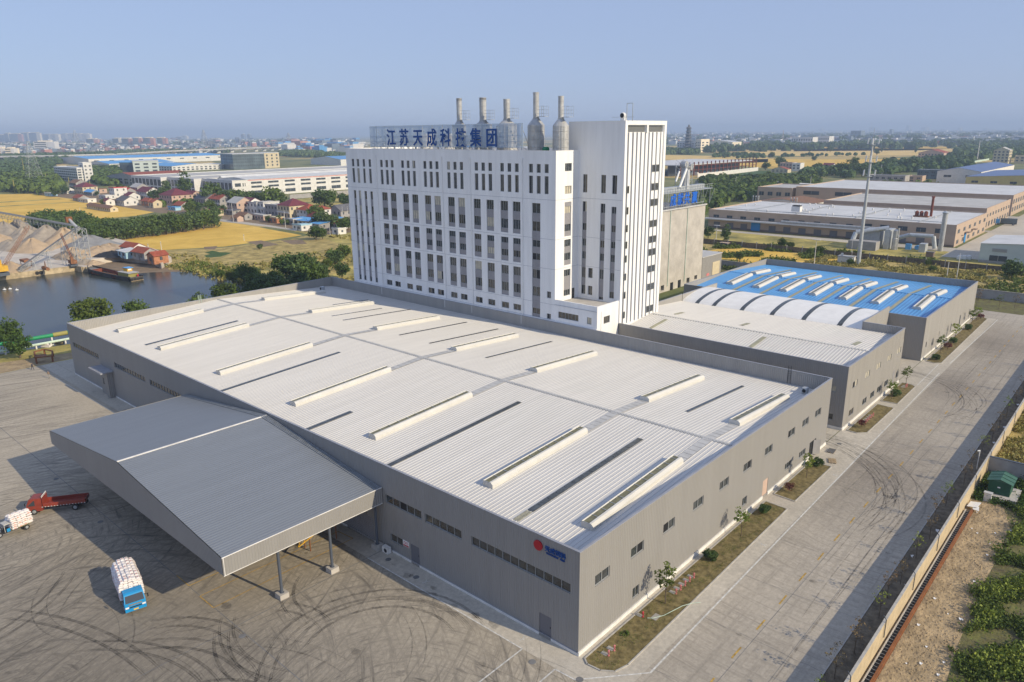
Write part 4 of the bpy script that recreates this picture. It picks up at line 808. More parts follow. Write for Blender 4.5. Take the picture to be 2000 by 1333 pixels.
# ================= barrel vault link =================
bv = thing('barrel_vault_hall', 'low white barrel vaulted roof with dark bands between the white and blue halls', 'factory hall', (107.5, 26, 0))
def vz(x): t_ = (x-99.3)/16.3; return 8.95+1.5*math.sin(math.pi*min(1, t_*.92+.02))**.8 if t_ > 0 else 8.95
def vault(y0, y1, m, dz, nm):
    mb = MB(); n_ = 16
    for k in range(n_): a = 99.25+16.4*k/n_; b = 99.25+16.4*(k+1)/n_; mb.face([(a, y0, vz(a)+dz), (b, y0, vz(b)+dz), (b, y1, vz(b)+dz), (a, y1, vz(a)+dz)])
    return mb.build(nm, [m], bv, smooth=True)
vault(7.5, 45.6, 'vault_white', 0, 'vault_roof')
for y in (11.6, 18.6, 25.1, 31.6, 38.0, 42.0): vault(y-.45, y+.45, 'skylight_dark', .03, 'roof_light')
mb = MB(); mb.box(99.25, 99.32, 7.5, 45.6, 8.6, 8.9); mb.build('gutter', ['pole_dark'], bv)
mb = MB(); mb.box(99.4, 115.9, 7.3, 7.5, 0, BH); mb.box(99.4, 115.9, 45.6, 45.8, 0, BH); mb.box(115.7, 115.9, 7.5, 45.6, 0, 8.7); mb.build('end_wall', ['clad_light'], bv)
mb = MB(); mb.box(99.37, 115.93, 7.27, 7.53, BH, BH+.07); mb.box(99.37, 115.93, 45.57, 45.83, BH, BH+.07); mb.build('coping', ['coping'], bv)
# ================= blue roofed hall =================
KX0, KX1, KY0, KY1, KH, KR = 116.1, 164.9, .35, 54.5, 9.0, 140.3
zk = lambda x: 7.35+(8.75-7.35)*(1-abs(x-KR)/(KX1-KR))
hk = thing('blue_roof_hall', 'farthest hall of the works with bright blue ribbed roof and white ridge lights', 'factory hall', (140, 27, 0))
mb = MB(); mb.panel((KX0, KY0, 0), GU, UZ, KX1-KX0, KH, [(2.8, 3.6, 2.2, 3.4), (13.2, 14.0, 2.4, 3.5), (24.5, 25.3, 1, 3), (33.2, 34.2, .9, 3.3)], .1); mb.face([(KX0, KY0+.2, KH), (KX1, KY0+.2, KH), (KX1, KY0+.2, 7), (KX0, KY0+.2, 7)]); mb.build('gable_wall', ['clad_light'], hk)
for q in ((2.8, 3.6, 2.2, 3.4), (13.2, 14.0, 2.4, 3.5), (24.5, 25.3, 1, 3), (33.2, 34.2, .9, 3.3)): window(hk, (KX0, KY0, 0), GU, UZ, q[0], q[1], [(q[2], q[3], 'g')], 1, .08)
mb = MB(); mb.box(KX0, KX0+.2, KY0, KY1, 0, KH); mb.build('side_wall', ['clad'], hk); mb = MB(); mb.box(KX1-.2, KX1, KY0+.01, KY1, 0, KH); mb.box(KX0+.2, KX1-.2, KY1-.2, KY1, 0, KH); mb.build('back_wall', ['clad_light'], hk)
mb = MB()
for a in ((KX0-.03, KX0+.23, KY0-.03, KY1), (KX1-.23, KX1+.03, KY0-.03, KY1), (KX0+.23, KX1-.23, KY0-.03, KY0+.23), (KX0+.23, KX1-.23, KY1-.23, KY1+.03)): mb.box(*a, KH, KH+.07)
mb.build('coping', ['coping'], hk); mb = MB(); mb.box(KX0, KX1, KY0-.1, KY0-.002, 0, .45); mb.build('plinth', ['white_plinth'], hk)
mb = MB(); ribroof(mb, KX0+.2, zk(KX0), KR, zk(KR), KY0+.2, KY1-.2, .75, .09); ribroof(mb, KR, zk(KR), KX1-.2, zk(KX1), KY0+.2, KY1-.2, .75, .09); mb.build('roof', ['roof_blue'], hk)
mb = MB(); mb.box(KR-.2, KR+.2, KY0+.3, KY1-.3, zk(KR)+.02, zk(KR)+.12); mb.build('ridge_cap', ['sky_blue_sheet'], hk)
for y in (48.0, 41.0, 34.2, 27.3, 20.4, 13.4, 4.9): monitor(hk, 127.5, 139.2, y, zk, w=1.9); monitor(hk, 141.3, 150.8, y, zk, w=1.9)
for y in (44.6, 37.7, 30.8, 23.8, 17, 9.4): mb = MB(); mb.face([(KX0+.4, y-.4, zk(KX0)+.11), (KR, y-.4, zk(KR)+.11), (KR, y+.4, zk(KR)+.11), (KX0+.4, y+.4, zk(KX0)+.11)]); mb.face([(KR, y-.4, zk(KR)+.11), (159, y-.4, zk(159)+.11), (159, y+.4, zk(159)+.11), (KR, y+.4, zk(KR)+.11)]); mb.build('roof_light', ['skylight_ochre'], hk)
# ================= raw concrete silo block =================
SY = 75.; p1 = onY(1378.5, 400, SY); SXE = (p1[0]+onY(1368.5, 546, SY)[0])/2; SH = p1[2]
sil = thing('concrete_silo_block', 'windowless raw concrete silo block behind the striped tower', 'silo building', (150, 88, 0))
hs = []
for px, y0, y1 in ((1294, 558, 568), (1312, 552, 570), (1327, 547, 572), (1344, 543, 553), (1359, 538, 546)):
    p = onY(px, y0, SY); q = onY(px, y1, SY); hs.append((p[0]-134-.9, p[0]-134+.9, max(.0, q[2]), p[2]))
mb = MB(); mb.panel((134, SY, 0), GU, UZ, SXE-134, SH, hs, .9)
mb.face([(134, SY, 0), (134, SY+26, 0), (134, SY+26, SH), (134, SY, SH)][::-1]); mb.face([(SXE, SY, 0), (SXE, SY+26, 0), (SXE, SY+26, SH), (SXE, SY, SH)]); mb.face([(134, SY+26, 0), (SXE, SY+26, 0), (SXE, SY+26, SH), (134, SY+26, SH)])
mb.face([(134, SY, SH-.3), (SXE, SY, SH-.3), (SXE, SY+26, SH-.3), (134, SY+26, SH-.3)], 1); mb.face([(134, SY+1, 0), (SXE, SY+1, 0), (SXE, SY+1, 6), (134, SY+1, 6)], 2); mb.build('wall', ['concrete_raw', 'concrete', 'dark_opening'], sil)
for px in (1308, 1341): p = onY(px, 450, SY); mb = MB(); mb.tube((p[0], SY-.12, 1.5), (p[0], SY-.12, SH), .11); mb.build('drainpipe', ['pipe_pale'], sil)
mb = MB(); mb.box(133.8, SXE+.3, SY-.4, SY, SH-.05, SH+.35); mb.build('eaves_slab', ['ridge_grey'], sil)
t = thing('rooftop_sign', 'four blue characters standing on the concrete silo roof', 'sign', ((onY(1315, 400, SY)[0]+SXE)/2, SY+.3, SH+.35))
for ch, px, py in zip('成就共赢', (1314.5, 1328.5, 1341.5, 1356), (391, 389, 387, 385)):
    p = onY(px, py, SY+.3); text(ch, 3.6, 'sign_letter', 'sign_blue2', t, (p[0], SY+.2, p[2]-1.4), (R(90), 0, 0), .08, .06, .95)
mb = MB()
for k in range(9): x = onY(1308, 400, SY)[0]+k*2.2; mb.bar((x, SY+.5, SH+.3), (x, SY+.5, SH+4.5), .1); mb.bar((x, SY+1.8, SH+.3), (x, SY+.5, SH+3.6), .07)
mb.bar((onY(1300, 400, SY)[0], SY+.5, SH+.9), (SXE-.3, SY+.5, SH+.9), .12); mb.build('frame', ['galv'], t)
t = thing('rooftop_conveyor', 'grey steel conveyor gallery and elevator head on top of the concrete silo', 'conveyor', (152, SY+5, SH)); GZ = onY(1340, 370, SY+4)[2]; ge = onY(1384, 375, SY+4)[0]; gs_ = 140
mb = MB()
mb.box(gs_, ge-4, SY+3.5, SY+5.2, GZ-.3, GZ+1.1, 0); mb.box(gs_, ge, SY+2.6, SY+6, GZ-.5, GZ-.35, 0)
x = gs_
while x < ge:
    mb.bar((x, SY+2.6, GZ-.4), (x, SY+2.6, GZ+1.0), .08); mb.bar((x, SY+6, GZ-.4), (x, SY+6, GZ+1.0), .08); x += 1.5
mb.bar((gs_, SY+2.6, GZ+1), (ge, SY+2.6, GZ+1), .08); mb.bar((gs_, SY+2.6, GZ+.3), (ge, SY+2.6, GZ+.3), .05); mb.build('gallery', ['galv'], t)
mb = MB(); x = gs_+1
while x < ge-1:
    for dy in (2.8, 5.8): mb.bar((x, SY+dy, SH-.3), (x, SY+dy, GZ-.4), .12)
    mb.bar((x, SY+2.8, SH), (x+3, SY+2.8, GZ-.4), .07); x += 4.5
mb.build('trestle', ['steel_dull'], t)
mb = MB(); hx = onY(1337, 350, SY+5)[0]; HZ = onY(1337, 318, SY+5)[2]
for dx in (-2, 2):
    for dy in (3.5, 7): mb.bar((hx+dx, SY+dy, SH), (hx+dx, SY+dy, HZ), .14)
z = SH
while z < HZ-1:
    for dy in (3.5, 7): mb.bar((hx-2, SY+dy, z), (hx+2, SY+dy, z), .09); mb.bar((hx-2, SY+dy, z), (hx+2, SY+dy, z+1.9), .07)
    for dx in (-2, 2): mb.bar((hx+dx, SY+3.5, z), (hx+dx, SY+7, z+1.9), .07)
    z += 1.9
mb.build('head_tower', ['galv'], t)
mb = MB(); mb.box(hx-.8, hx+.2, SY+4.5, SY+5.8, SH, HZ-.5); mb.box(hx+1.2, hx+1.9, SY+4.5, SY+5.5, SH, HZ-1); mb.lathe((hx-.3, SY+4.3, HZ-.6), [(1.1, 0), (1.1, 1.6)], 12, 0, (0, 1, 0)); mb.lathe((hx+3.0, SY+4.3, HZ-1.4), [(1.0, 0), (1.0, 1.6)], 12, 0, (0, 1, 0)); mb.build('bucket_elevator', ['steel'], t)
mb = MB(); a = onY(1341, 330, SY+3); b_ = onY(1327, 367, SY+3); mb.tube((a[0], SY+3, a[2]), (b_[0], SY+3, b_[2]), .35, None, 8); a = onY(1327, 335, SY+3); b_ = onY(1320, 355, SY+3); mb.tube((a[0], SY+3, a[2]), (b_[0], SY+3, b_[2]), .25, None, 8)
for px in (1343.5, 1346): a = onY(px, 338, SY+3.2)[0]; mb.tube((a, SY+3.2, GZ), (a, SY+3.2, HZ-2), .2)
mb.build('chute', ['white_paint'], t)
# grey annex and yard between
t = thing('grey_annex', 'small grey box building with flat roof beside the concrete silo', 'outbuilding', (174.5, 80, 0)); mb = MB(); mb.box(167.9, 181.3, 76.6, 84, 0, 6.6); mb.build('wall', ['clad'], t); mb = MB(); mb.box(167.7, 181.5, 76.4, 84.2, 6.6, 6.85); mb.build('roof', ['ridge_grey'], t); mb = MB(); mb.box(175, 180, 76.5, 76.58, 0, 4.3); mb.build('roller_door', ['plaster_cream'], t); mb = MB(); mb.box(171.2, 173, 76.52, 76.58, .3, 1.1); mb.build('notice', ['pink_paint'], t)
t = thing('yard_wall', 'short white parapet wall in front of the grey annex', 'wall', (160, 70, 0)); mb = MB(); mb.box(166.5, 174, 71.0, 71.3, 0, 1.6); mb.build('wall_panel', ['plaster_white'], t)
t = thing('yard_wall', 'long grey rendered wall behind the grey annex at the edge of the ripe field', 'wall', (186, 70, 0)); mb = MB(); mb.box(190, 190.25, 55, 100, 0, 2.5); mb.box(189.9, 190.35, 55, 100, 2.5, 2.6); mb.build('wall_panel', ['plaster_grey'], t)
for i, y in enumerate((109.5, 118.)):
    x = 80+i*4.5; t = thing('storage_tank', ('left' if i else 'right')+' dark teal storage tank behind the far corner of the white roofed hall', 'tank', (x, y+9, 0)); mb = MB(); mb.lathe((x, y+9, 0), [(3.6, 0), (3.6, 9.5), (3.3, 9.7)], 20); mb.build('vessel', ['tank_teal'], t)
    mb = MB(); n_ = 18
    for k in range(n_): a = 2*math.pi*k/n_; b_ = 2*math.pi*(k+1)/n_; mb.bar((x+3.5*math.cos(a), y+9+3.5*math.sin(a), 9.6), (x+3.5*math.cos(a), y+9+3.5*math.sin(a), 10.6), .05); mb.bar((x+3.5*math.cos(a), y+9+3.5*math.sin(a), 10.6), (x+3.5*math.cos(b_), y+9+3.5*math.sin(b_), 10.6), .05)
    mb.build('railing', ['galv'], t)
M('leaf_reed', (.56, .45, .16), .9, .35, .8, col2=(.26, .26, .07), trans=.1)
# ---------------- leaves and trees ----------------
def leafmesh(seed, clumps, per, leaf, rx, rz, cz, spread, mat, name='crown', lo=0.15, flat=.0):
    """crown of small leaf quads gathered in uneven clumps on limbs"""
    g = np.random.default_rng(seed); d = g.normal(size=(clumps, 3)); d /= np.linalg.norm(d, axis=1)[:, None]
    rad = g.uniform(.35, 1., clumps)**.6; c = d*rad[:, None]*np.array([rx, rx, rz])*g.uniform(.8, 1.15, (clumps, 1)); c[:, 2] += cz
    sz = g.uniform(.6, 1.35, clumps)*spread; P = []; 
    for i in range(clumps):
        q = g.normal(size=(int(per*g.uniform(.6, 1.3)), 3)); q /= np.linalg.norm(q, axis=1)[:, None]; q *= (g.uniform(.25, 1., len(q))**.5)[:, None]*sz[i]; q[:, 2] *= .72; P.append(c[i]+q)
    P = np.concatenate(P); P = P[P[:, 2] > lo]; n_ = len(P); a = g.normal(size=(n_, 3)); a /= np.linalg.norm(a, axis=1)[:, None]; b = np.cross(a, g.normal(size=(n_, 3))); b /= np.linalg.norm(b, axis=1)[:, None]
    s = leaf*g.uniform(.6, 1.4, (n_, 1)); V = np.stack([P-a*s, P-b*s*.6, P+a*s, P+b*s*.6], 1).reshape(-1, 3)
    me = D.meshes.new(name); me.vertices.add(len(V)); me.vertices.foreach_set('co', V.ravel()); me.loops.add(n_*4); me.loops.foreach_set('vertex_index', np.arange(n_*4)); me.polygons.add(n_)
    me.polygons.foreach_set('loop_start', np.arange(n_)*4); me.polygons.foreach_set('loop_total', np.full(n_, 4)); me.materials.append(MT[mat]); me.update(); me.validate(); return me
def trunkmesh(seed, h, r, spread, limbs=5, top=.75, mat='bark'):
    g = random.Random(seed); mb = MB(); mb.tube((0, 0, -.1), (g.uniform(-.1, .1)*h*.2, 0, h*.5), r, r*.65, 6)
    p = Vector((0, 0, h*.48)); mb.tube(p, p+Vector((g.uniform(-.1, .1)*h, g.uniform(-.1, .1)*h, h*top*.5)), r*.65, r*.2, 5)
    for k in range(limbs): a = 2*math.pi*k/limbs+g.uniform(-.4, .4); z = h*g.uniform(.28, .6); L_ = spread*g.uniform(.5, .85); mb.tube((0, 0, z), (math.cos(a)*L_, math.sin(a)*L_, z+L_*g.uniform(.5, 1.1)), r*.45, r*.1, 4)
    me = D.meshes.new('trunk'); me.from_pydata(mb.v, [], mb.f); me.materials.append(MT[mat]); me.update(); return me
PROTO = {}
def treeproto(key, crown, trunk): PROTO[key] = (crown, trunk)
def plant(key, x, y, label, cat='tree', group=None, z=0., sc=1., rz=None, name='tree', szf=1.):
    r = D.objects.new(name, None); COL.objects.link(r); r.location = (float(x), float(y), float(z)); r.rotation_euler = (0, 0, random.uniform(0, 6.28) if rz is None else rz); r.scale = (sc, sc, sc*szf); r.empty_display_size = .3
    for nm, me in zip(('crown' if cat == 'tree' else 'foliage', 'trunk' if cat == 'tree' else 'stem'), PROTO[key]):
        if me is None: continue
        o = D.objects.new(nm, me); COL.objects.link(o); o.parent = r
    return tag(r, label, cat, group)
for i in range(3): treeproto('big%d' % i, leafmesh(10+i, 46, 58, .22, 2.3, 2.0, 3.6, 1.05, ('leaf_a', 'leaf_b', 'leaf_a')[i]), trunkmesh(i, 4.6, .22, 2.2))
for i in range(3): treeproto('dark%d' % i, leafmesh(20+i, 34, 42, .30, 2.3, 2.1, 3.2, 1.15, 'leaf_c' if i else 'leaf_a'), trunkmesh(30+i, 4.4, .2, 2))
for i in range(2): treeproto('tall%d' % i, leafmesh(40+i, 40, 40, .28, 1.5, 3.2, 4.4, .95, 'leaf_c'), trunkmesh(50+i, 6, .2, 1.2))
for i in range(3): treeproto('sap%d' % i, leafmesh(60+i, 18, 26, .085, .68, .72, 1.95, .27, 'leaf_sap' if i < 2 else 'leaf_b', lo=.9), trunkmesh(70+i, 2.2, .045, .7, 6))
for i in range(3): treeproto('thin%d' % i, leafmesh(80+i, 16, 9, .07, .8, .85, 2.3, .22, ('leaf_sap', 'leaf_dry', 'leaf_dry')[i], lo=1.1), trunkmesh(90+i, 2.9, .04, .95, 9, mat='bark'))
treeproto('bush', leafmesh(100, 30, 60, .075, .55, .42, .55, .25, 'leaf_c', lo=.02), trunkmesh(5, .5, .05, .2, 3))
treeproto('redbush', leafmesh(101, 26, 22, .07, .58, .32, .62, .22, 'leaf_red', lo=.1), trunkmesh(6, .7, .04, .45, 8))
treeproto('lowbush', leafmesh(102, 12, 26, .08, .5, .12, .12, .2, 'leaf_b', lo=.0), None)
treeproto('shrub', leafmesh(103, 30, 50, .16, 1.3, .7, .6, .6, 'leaf_b', lo=0.), None)
# planting in the beds
for i, (x, y, l) in enumerate(((5.2, -1.5, 'low spreading green clump in the nearest bed by the corner'),)): plant('lowbush', x, y, l, 'shrub', name='shrub')
for x, y, l in ((21.8, -1.7, 'round clipped dark green shrub in the nearest bed, middle of the bed'), (35.5, -1.9, 'round clipped dark green shrub at the far end of the nearest bed'), (53.2, -1.9, 'round clipped dark green shrub beside the open side door')): plant('bush', x, y, l, 'shrub', name='round_shrub', sc=1.15, z=.1)
for x, y, l in ((11.8, -2.0, 'largest young tree in the nearest bed beside the row of five red hydrants'), (28.8, -2.0, 'young tree with pale blossom low on the stem in the nearest bed'), (48.5, -2.1, 'young tree in the second bed near the open side door'), (88.5, -1.8, 'young leafy tree in the bed before the middle hall'), (98.2, -1.6, 'young tree at the far end of the bed before the middle hall')):
    plant('sap%d' % (int(x) % 3), x, y, l, 'tree', name='young_tree', sc=1.6 if x < 12 else 1.3, z=.08)
for x, y, l in ((43.2, -1.9, 'dark red leaved shrub in the second bed along the road'), (72.0, -1.9, 'dark red leaved shrub at the near end of the middle hall bed')): plant('redbush', x, y, l, 'shrub', name='red_shrub', z=.1, sc=1.2)
for x, y, l in ((90.5, -1.9, 'round green shrub beside the young tree before the middle hall'), (118.6, -1.9, 'round green shrub at the near end of the blue hall bed'), (135., -1.6, 'round green shrub in the middle of the blue hall bed'), (150, -1.6, 'round green shrub toward the far end of the blue hall bed')): plant('bush', x, y, l, 'shrub', name='round_shrub', sc=1.25, z=.1)
for x, l in ((125, 'first young tree in the blue hall bed'), (138, 'second young tree in the blue hall bed'), (155, 'third young tree in the blue hall bed, near its far end'), (160.5, 'last young tree in the blue hall bed')): plant('sap%d' % (int(x) % 3), x, -1.3, l, 'tree', name='young_tree', sc=1.4, z=.08)
plant('redbush', 128.5, -1.9, 'dark bare looking shrub in the blue hall bed', 'shrub', name='red_shrub', z=.1, sc=1.5)
plant('redbush', 163, -1.7, 'dark red shrub at the far corner of the blue hall bed', 'shrub', name='red_shrub', z=.1, sc=1.4)
# hydrants
def hyd(x, y, lab, m, g):
    t = thing('hydrant', lab, 'hydrant', (x, y, .1), group=g); mb = MB(); mb.lathe((x, y, .1), [(.10, 0), (.10, .05), (.055, .06), (.055, .45), (.10, .47), (.10, .56), (.03, .62)], 8); mb.build('body', [m], t)
    mb = MB(); mb.lathe((x, y-.12, .42), [(.04, 0), (.04, .24)], 6, 0, (0, 1, 0)); mb.build('outlet', [m], t)
    mb = MB(); mb.box(x-.22, x+.22, y+.12, y+.75, .1, .14); mb.build('slab', ['concrete'], t)
for i, x in enumerate((13.9, 14.8, 15.75, 16.7, 17.6)): hyd(x, -2.0, ('nearest', 'second', 'middle', 'fourth', 'farthest')[i]+' of the five pink hydrants in a row beside the young tree', 'pink_paint', 'hydrants in the planting beds')
for i, x in enumerate((1.75, 2.65)): hyd(x, -2.1, ('left', 'right')[i]+' of the two pink hydrants at the corner end of the nearest bed', 'pink_paint', 'hydrants in the planting beds')
hyd(8.5, -1.45, 'single red hydrant with the hose lying at its foot', 'red_paint', 'hydrants in the planting beds')
for i in range(5): hyd(74.2+i*.95, -1.9, ('nearest', 'second', 'middle', 'fourth', 'farthest')[i]+' of the five small hydrants in the bed before the middle hall', 'pink_paint', 'hydrants in the planting beds')
for i in range(2): hyd(96.6+i*.8, -2.0, ('left', 'right')[i]+' of two small hydrants under the last young tree before the middle hall', 'pink_paint', 'hydrants in the planting beds')
mb = MB(); pts = [(8.6, -1.9), (8.9, -2.3), (10, -2.9), (12.5, -3.5), (13.5, -4.0), (14.2, -4.6)]
for a, b in zip(pts, pts[1:]): mb.tube((*a, .15), (*b, .15), .03)
tag(mb.build('hose', 'pipe_pale'), 'thin pale hose lying from the red hydrant across the kerb', 'hose')
mb = MB(); mb.box(8.8, 9.8, -2.7, -2.1, .1, .14); tag(mb.build('paving_slab', 'concrete'), 'single square slab lying in the bed by the hose', 'slab')
for i, (x, y, l) in enumerate(((59.6, -1.6, 'dark wooden pallet lying flat at the hall corner'), (56.2, -2.9, 'pale wooden pallet nearest the open side door'))):
    t = thing('pallet', l, 'pallet', (x, y, .05), rz=.3*i+.1)
    for k in range(6): mb = MB(); mb.box(-.75+k*.27, -.58+k*.27, -.5, .5, .12, .16); mb.build('board', ['wood' if i else 'concrete_dark'], t)
    for dy in (-.45, 0, .37): mb = MB(); mb.box(-.75, .77, dy, dy+.09, 0, .12); mb.build('runner', ['wood'], t)
for i, (x, y, l) in enumerate(((-18.6, 25.4, 'round manhole cover near the crossing of two slab joints'), (-1.3, 25.2, 'round manhole cover by the front wall near the door'), (-1.5, 20.3, 'dark round manhole cover on the walk before the front wall'), (-3.3, 2.6, 'small dark drain cover near the painted corner lines'), (-2.3, -1.9, 'round manhole cover at the corner of the hall'), (-18.7, 75.6, 'dark manhole cover in the canopy shadow, the far one'), (-19.2, 58.4, 'dark manhole cover in the canopy shadow, the near one'), (63.2, -1.5, 'drain cover in the lane between the two halls'))):
    mb = MB(); mb.lathe((x, y, .03), [(.33, 0), (.33, .022), (.27, .022), (.27, .026)], 16, 0); tag(mb.build('manhole_cover', 'concrete_dark'), l, 'manhole cover')
# ---------------- perimeter wall and what lies along it ----------------
t = thing('perimeter_wall', 'long pale rendered boundary wall along the road', 'wall', (77, -19.85, 0))
mb = MB(); mb.box(-6, 174, -20.0, -19.82, 0, 2.4); mb.build('wall_panel', ['wall_perim'], t); mb = MB(); mb.box(-6, 174, -20.03, -19.79, 2.4, 2.47); mb.build('coping', ['kerb'], t)
for k in range(18): x = .3+9.55*k; mb = MB(); mb.bar((x, -20.09, .9), (x, -20.09, 2.75), .07); mb.bar((x, -20.09, 2.75), (x, -19.8, 3.15), .06); mb.build('wire_bracket', ['pole_dark'], t)
t = thing('cross_wall', 'grey rendered wall running outward from the boundary wall behind the green cabin', 'wall', (66.5, -30, 0)); mb = MB(); mb.box(66.35, 66.6, -45, -20.06, 0, 2.4); mb.build('wall_panel', ['plaster_grey'], t); mb = MB(); mb.box(66.3, 66.65, -45, -20.06, 2.4, 2.48); mb.build('coping', ['pole_dark'], t)
t = thing('pipe_trench', 'dark open trench with cross bars and a rusty rail outside the boundary wall', 'trench', (20, -20.7, 0))
mb = MB(); mb.box(-6, 52.5, -20.72, -20.28, .02, .04, 0); mb.build('channel', ['black'], t)
mb = MB(); mb.box(-6, 52.5, -20.28, -20.2, .02, .3, 0); mb.build('lip', ['concrete_raw'], t)
mb = MB(); mb.box(-6, 53, -20.98, -20.74, .1, .34, 0); mb.box(-6, 53, -21.04, -20.98, .1, .16, 0); mb.build('rail', ['orange_steel'], t)
for k in range(96): 
    if k > 95: break
    x = 2+k*.53; mb = MB(); mb.box(x, x+.03, -20.74, -20.28, .24, .28); mb.build('cross_bar', ['steel_dull'], t)
t = thing('transformer_cabin', 'dark green metal cabin with low ridged roof on a concrete base outside the wall', 'cabin', (60.5, -22.5, 0))
mb = MB(); mb.box(58.4, 62.6, -24.6, -21.1, 0, .35); mb.build('base', ['concrete_raw'], t); mb = MB(); mb.box(59.2, 62, -23.7, -21.3, .35, 2.1); mb.build('body', ['kiosk_green'], t)
mb = MB(); ym = -22.5
for k in range(3): x0 = 59.0+k*1.07; mb.face([(x0, -23.95, 2.05), (x0+1.03, -23.95, 2.05), (x0+1.03, ym, 2.5), (x0, ym, 2.5)]); mb.face([(x0, ym, 2.5), (x0+1.03, ym, 2.5), (x0+1.03, -21.05, 2.05), (x0, -21.05, 2.05)]); mb.ob((x0+1.0, -23.97, 2.04), (.07, 0, 0), (0, ym+23.97, .45), (0, 0, .07)); mb.ob((x0+1.0, ym, 2.49), (.07, 0, 0), (0, -21.05-ym, -.45), (0, 0, .07))
mb.face([(59.2, -23.7, 2.1), (59.2, -21.3, 2.1), (59.2, ym, 2.48)]); mb.build('roof', ['kiosk_roof'], t)
for k in range(3): mb = MB(); mb.box(58.4-.25*(k+1), 58.4-.25*k, -23.6, -22.6, .05, .30-.09*k); mb.build('step', ['concrete_raw'], t)
mb = MB(); mb.box(59.17, 59.2, -22.6, -22.3, 1.25, 1.4); mb.build('notice', ['white_paint'], t)
t = thing('electric_cabinet', 'small pale grey cabinet standing beside the green cabin', 'cabinet', (57.2, -21.7, 0)); mb = MB(); mb.box(56.9, 57.4, -22.1, -21.3, 0, 1.15); mb.build('body', ['plaster_white'], t); mb = MB(); mb.box(56.82, 57.48, -22.18, -21.22, 1.15, 1.2); mb.build('lid', ['ridge_grey'], t)
t = thing('discarded_board', 'loose white board lying over the end of the rusty rail', 'board', (53.9, -20.7, .4)); mb = MB(); mb.ob((53.0, -20.2, .42), (1.7, -.1, 0), (.2, -1.1, .1), (0, 0, .04)); mb.build('board', ['white_paint'], t); mb = MB(); mb.ob((52.7, -20.9, .36), (1.2, .2, .02), (-.2, -.7, .05), (0, 0, .04)); mb.build('torn_corner', ['white_paint'], t)
for x, y, l in ((66.6, -18.8, 'short pole with white camera head by the boundary wall'),):
    t = thing('camera_pole', l, 'pole', (x, y, 0)); mb = MB(); mb.tube((x, y, 0), (x, y, 2.9), .06); mb.build('pole', ['white_paint'], t); mb = MB(); mb.ob((x-.05, y-.05, 2.8), (-.35, .22, 0), (.06, .08, 0), (0, 0, .12)); mb.build('camera', ['white_paint'], t)
rs = [(12.1, -18.3), (16.6, -18.5), (23.4, -18.6), (27.2, -18.3), (30.6, -18.6), (36.9, -18.5), (42.3, -18.6), (47.4, -17.9), (52.2, -18.1), (60.2, -18.5), (66, -18.2), (72.8, -18.3), (79, -18.5), (84.8, -18.4), (92, -18.3), (99, -18.5), (107, -18.4), (116, -18.3), (126, -18.5), (7.5, -18.5)]
for i, (x, y) in enumerate(sorted(rs)): plant('thin%d' % (i % 3), x, y, nth(i)+' sapling from the near end of the shaded strip along the boundary wall', 'tree', 'saplings along the boundary wall', sc=random.uniform(.95, 1.2), name='sapling', z=.03)
for i, (x, y, s_) in enumerate(((44.5, -19.0, .4), (36.8, -18.2, .25), (30.5, -19.2, .2), (99, -19, .4), (86, -19.1, .4), (78, -19.0, .35))):
    mb = MB(); mb.ob((x, y, .07), (s_, .1, .05), (.1, s_*.7, .02), (0, 0, .06)); mb.ob((x+.1, y+.05, .12), (s_*.6, -.1, .1), (.05, s_*.5, .02), (0, 0, .05)); tag(mb.build('litter', 'white_paint'), ('scrap of white litter', 'smallest white scrap', 'tiny white scrap', 'crumpled white litter', 'torn white scrap', 'flat white scrap')[i]+' on the dark strip, '+nth([2, 1, 0, 5, 4, 3][i])+' from the near end', 'litter', 'scraps of white litter')
for i in range(26):
    x, y = random.uniform(12, 56), random.uniform(-26, -21.4); s_ = random.uniform(.1, .3); mb = MB(); mb.ob((x, y, .03), (s_, s_*.3, .03), (-.1*s_, s_*.6, .04), (0, 0, .04)); mb.ob((x+s_*.3, y, .06), (s_*.5, -s_*.2, .05), (.02, s_*.4, 0), (0, 0, .03)); tag(mb.build('litter', 'white_paint'), 'small pale scrap lying on the dirt track outside the wall', 'litter', 'scraps on the dirt track')
# weeds outside the wall: leafy ground cover
def cover(name, n_, region, leaf, hmin, hmax, mat, label, cat, clump=14, seed=1):
    g = np.random.default_rng(seed); P = []
    while len(P) < n_:
        x, y = g.uniform(region[0], region[1]), g.uniform(region[2], region[3]); 
        if region[4](x, y): P.append((x, y))
    P = np.array(P); h = g.uniform(hmin, hmax, len(P)); V = []
    for (x, y), hh in zip(P, h):
        q = g.normal(size=(clump, 3))*np.array([.30, .30, .28])*hh*1.3; q[:, 2] = np.abs(q[:, 2])*1.3; V.append(q+np.array([x, y, .02]))
    P = np.concatenate(V); n2 = len(P); a = g.normal(size=(n2, 3)); a /= np.linalg.norm(a, axis=1)[:, None]; b = np.cross(a, g.normal(size=(n2, 3))); b /= np.linalg.norm(b, axis=1)[:, None]; s = leaf*g.uniform(.5, 1.4, (n2, 1))
    V = np.stack([P-a*s, P-b*s*.6, P+a*s, P+b*s*.6], 1).reshape(-1, 3); me = D.meshes.new(name); me.vertices.add(len(V)); me.vertices.foreach_set('co', V.ravel()); me.loops.add(n2*4); me.loops.foreach_set('vertex_index', np.arange(n2*4)); me.polygons.add(n2)
    me.polygons.foreach_set('loop_start', np.arange(n2)*4); me.polygons.foreach_set('loop_total', np.full(n2, 4)); me.materials.append(MT[mat]); me.update(); me.validate()
    o = D.objects.new(name, me); COL.objects.link(o); return tag(o, label, cat, kind='stuff')
edge = lambda x: -25.3+.5*math.sin(x*.6)+.35*math.sin(x*1.7)
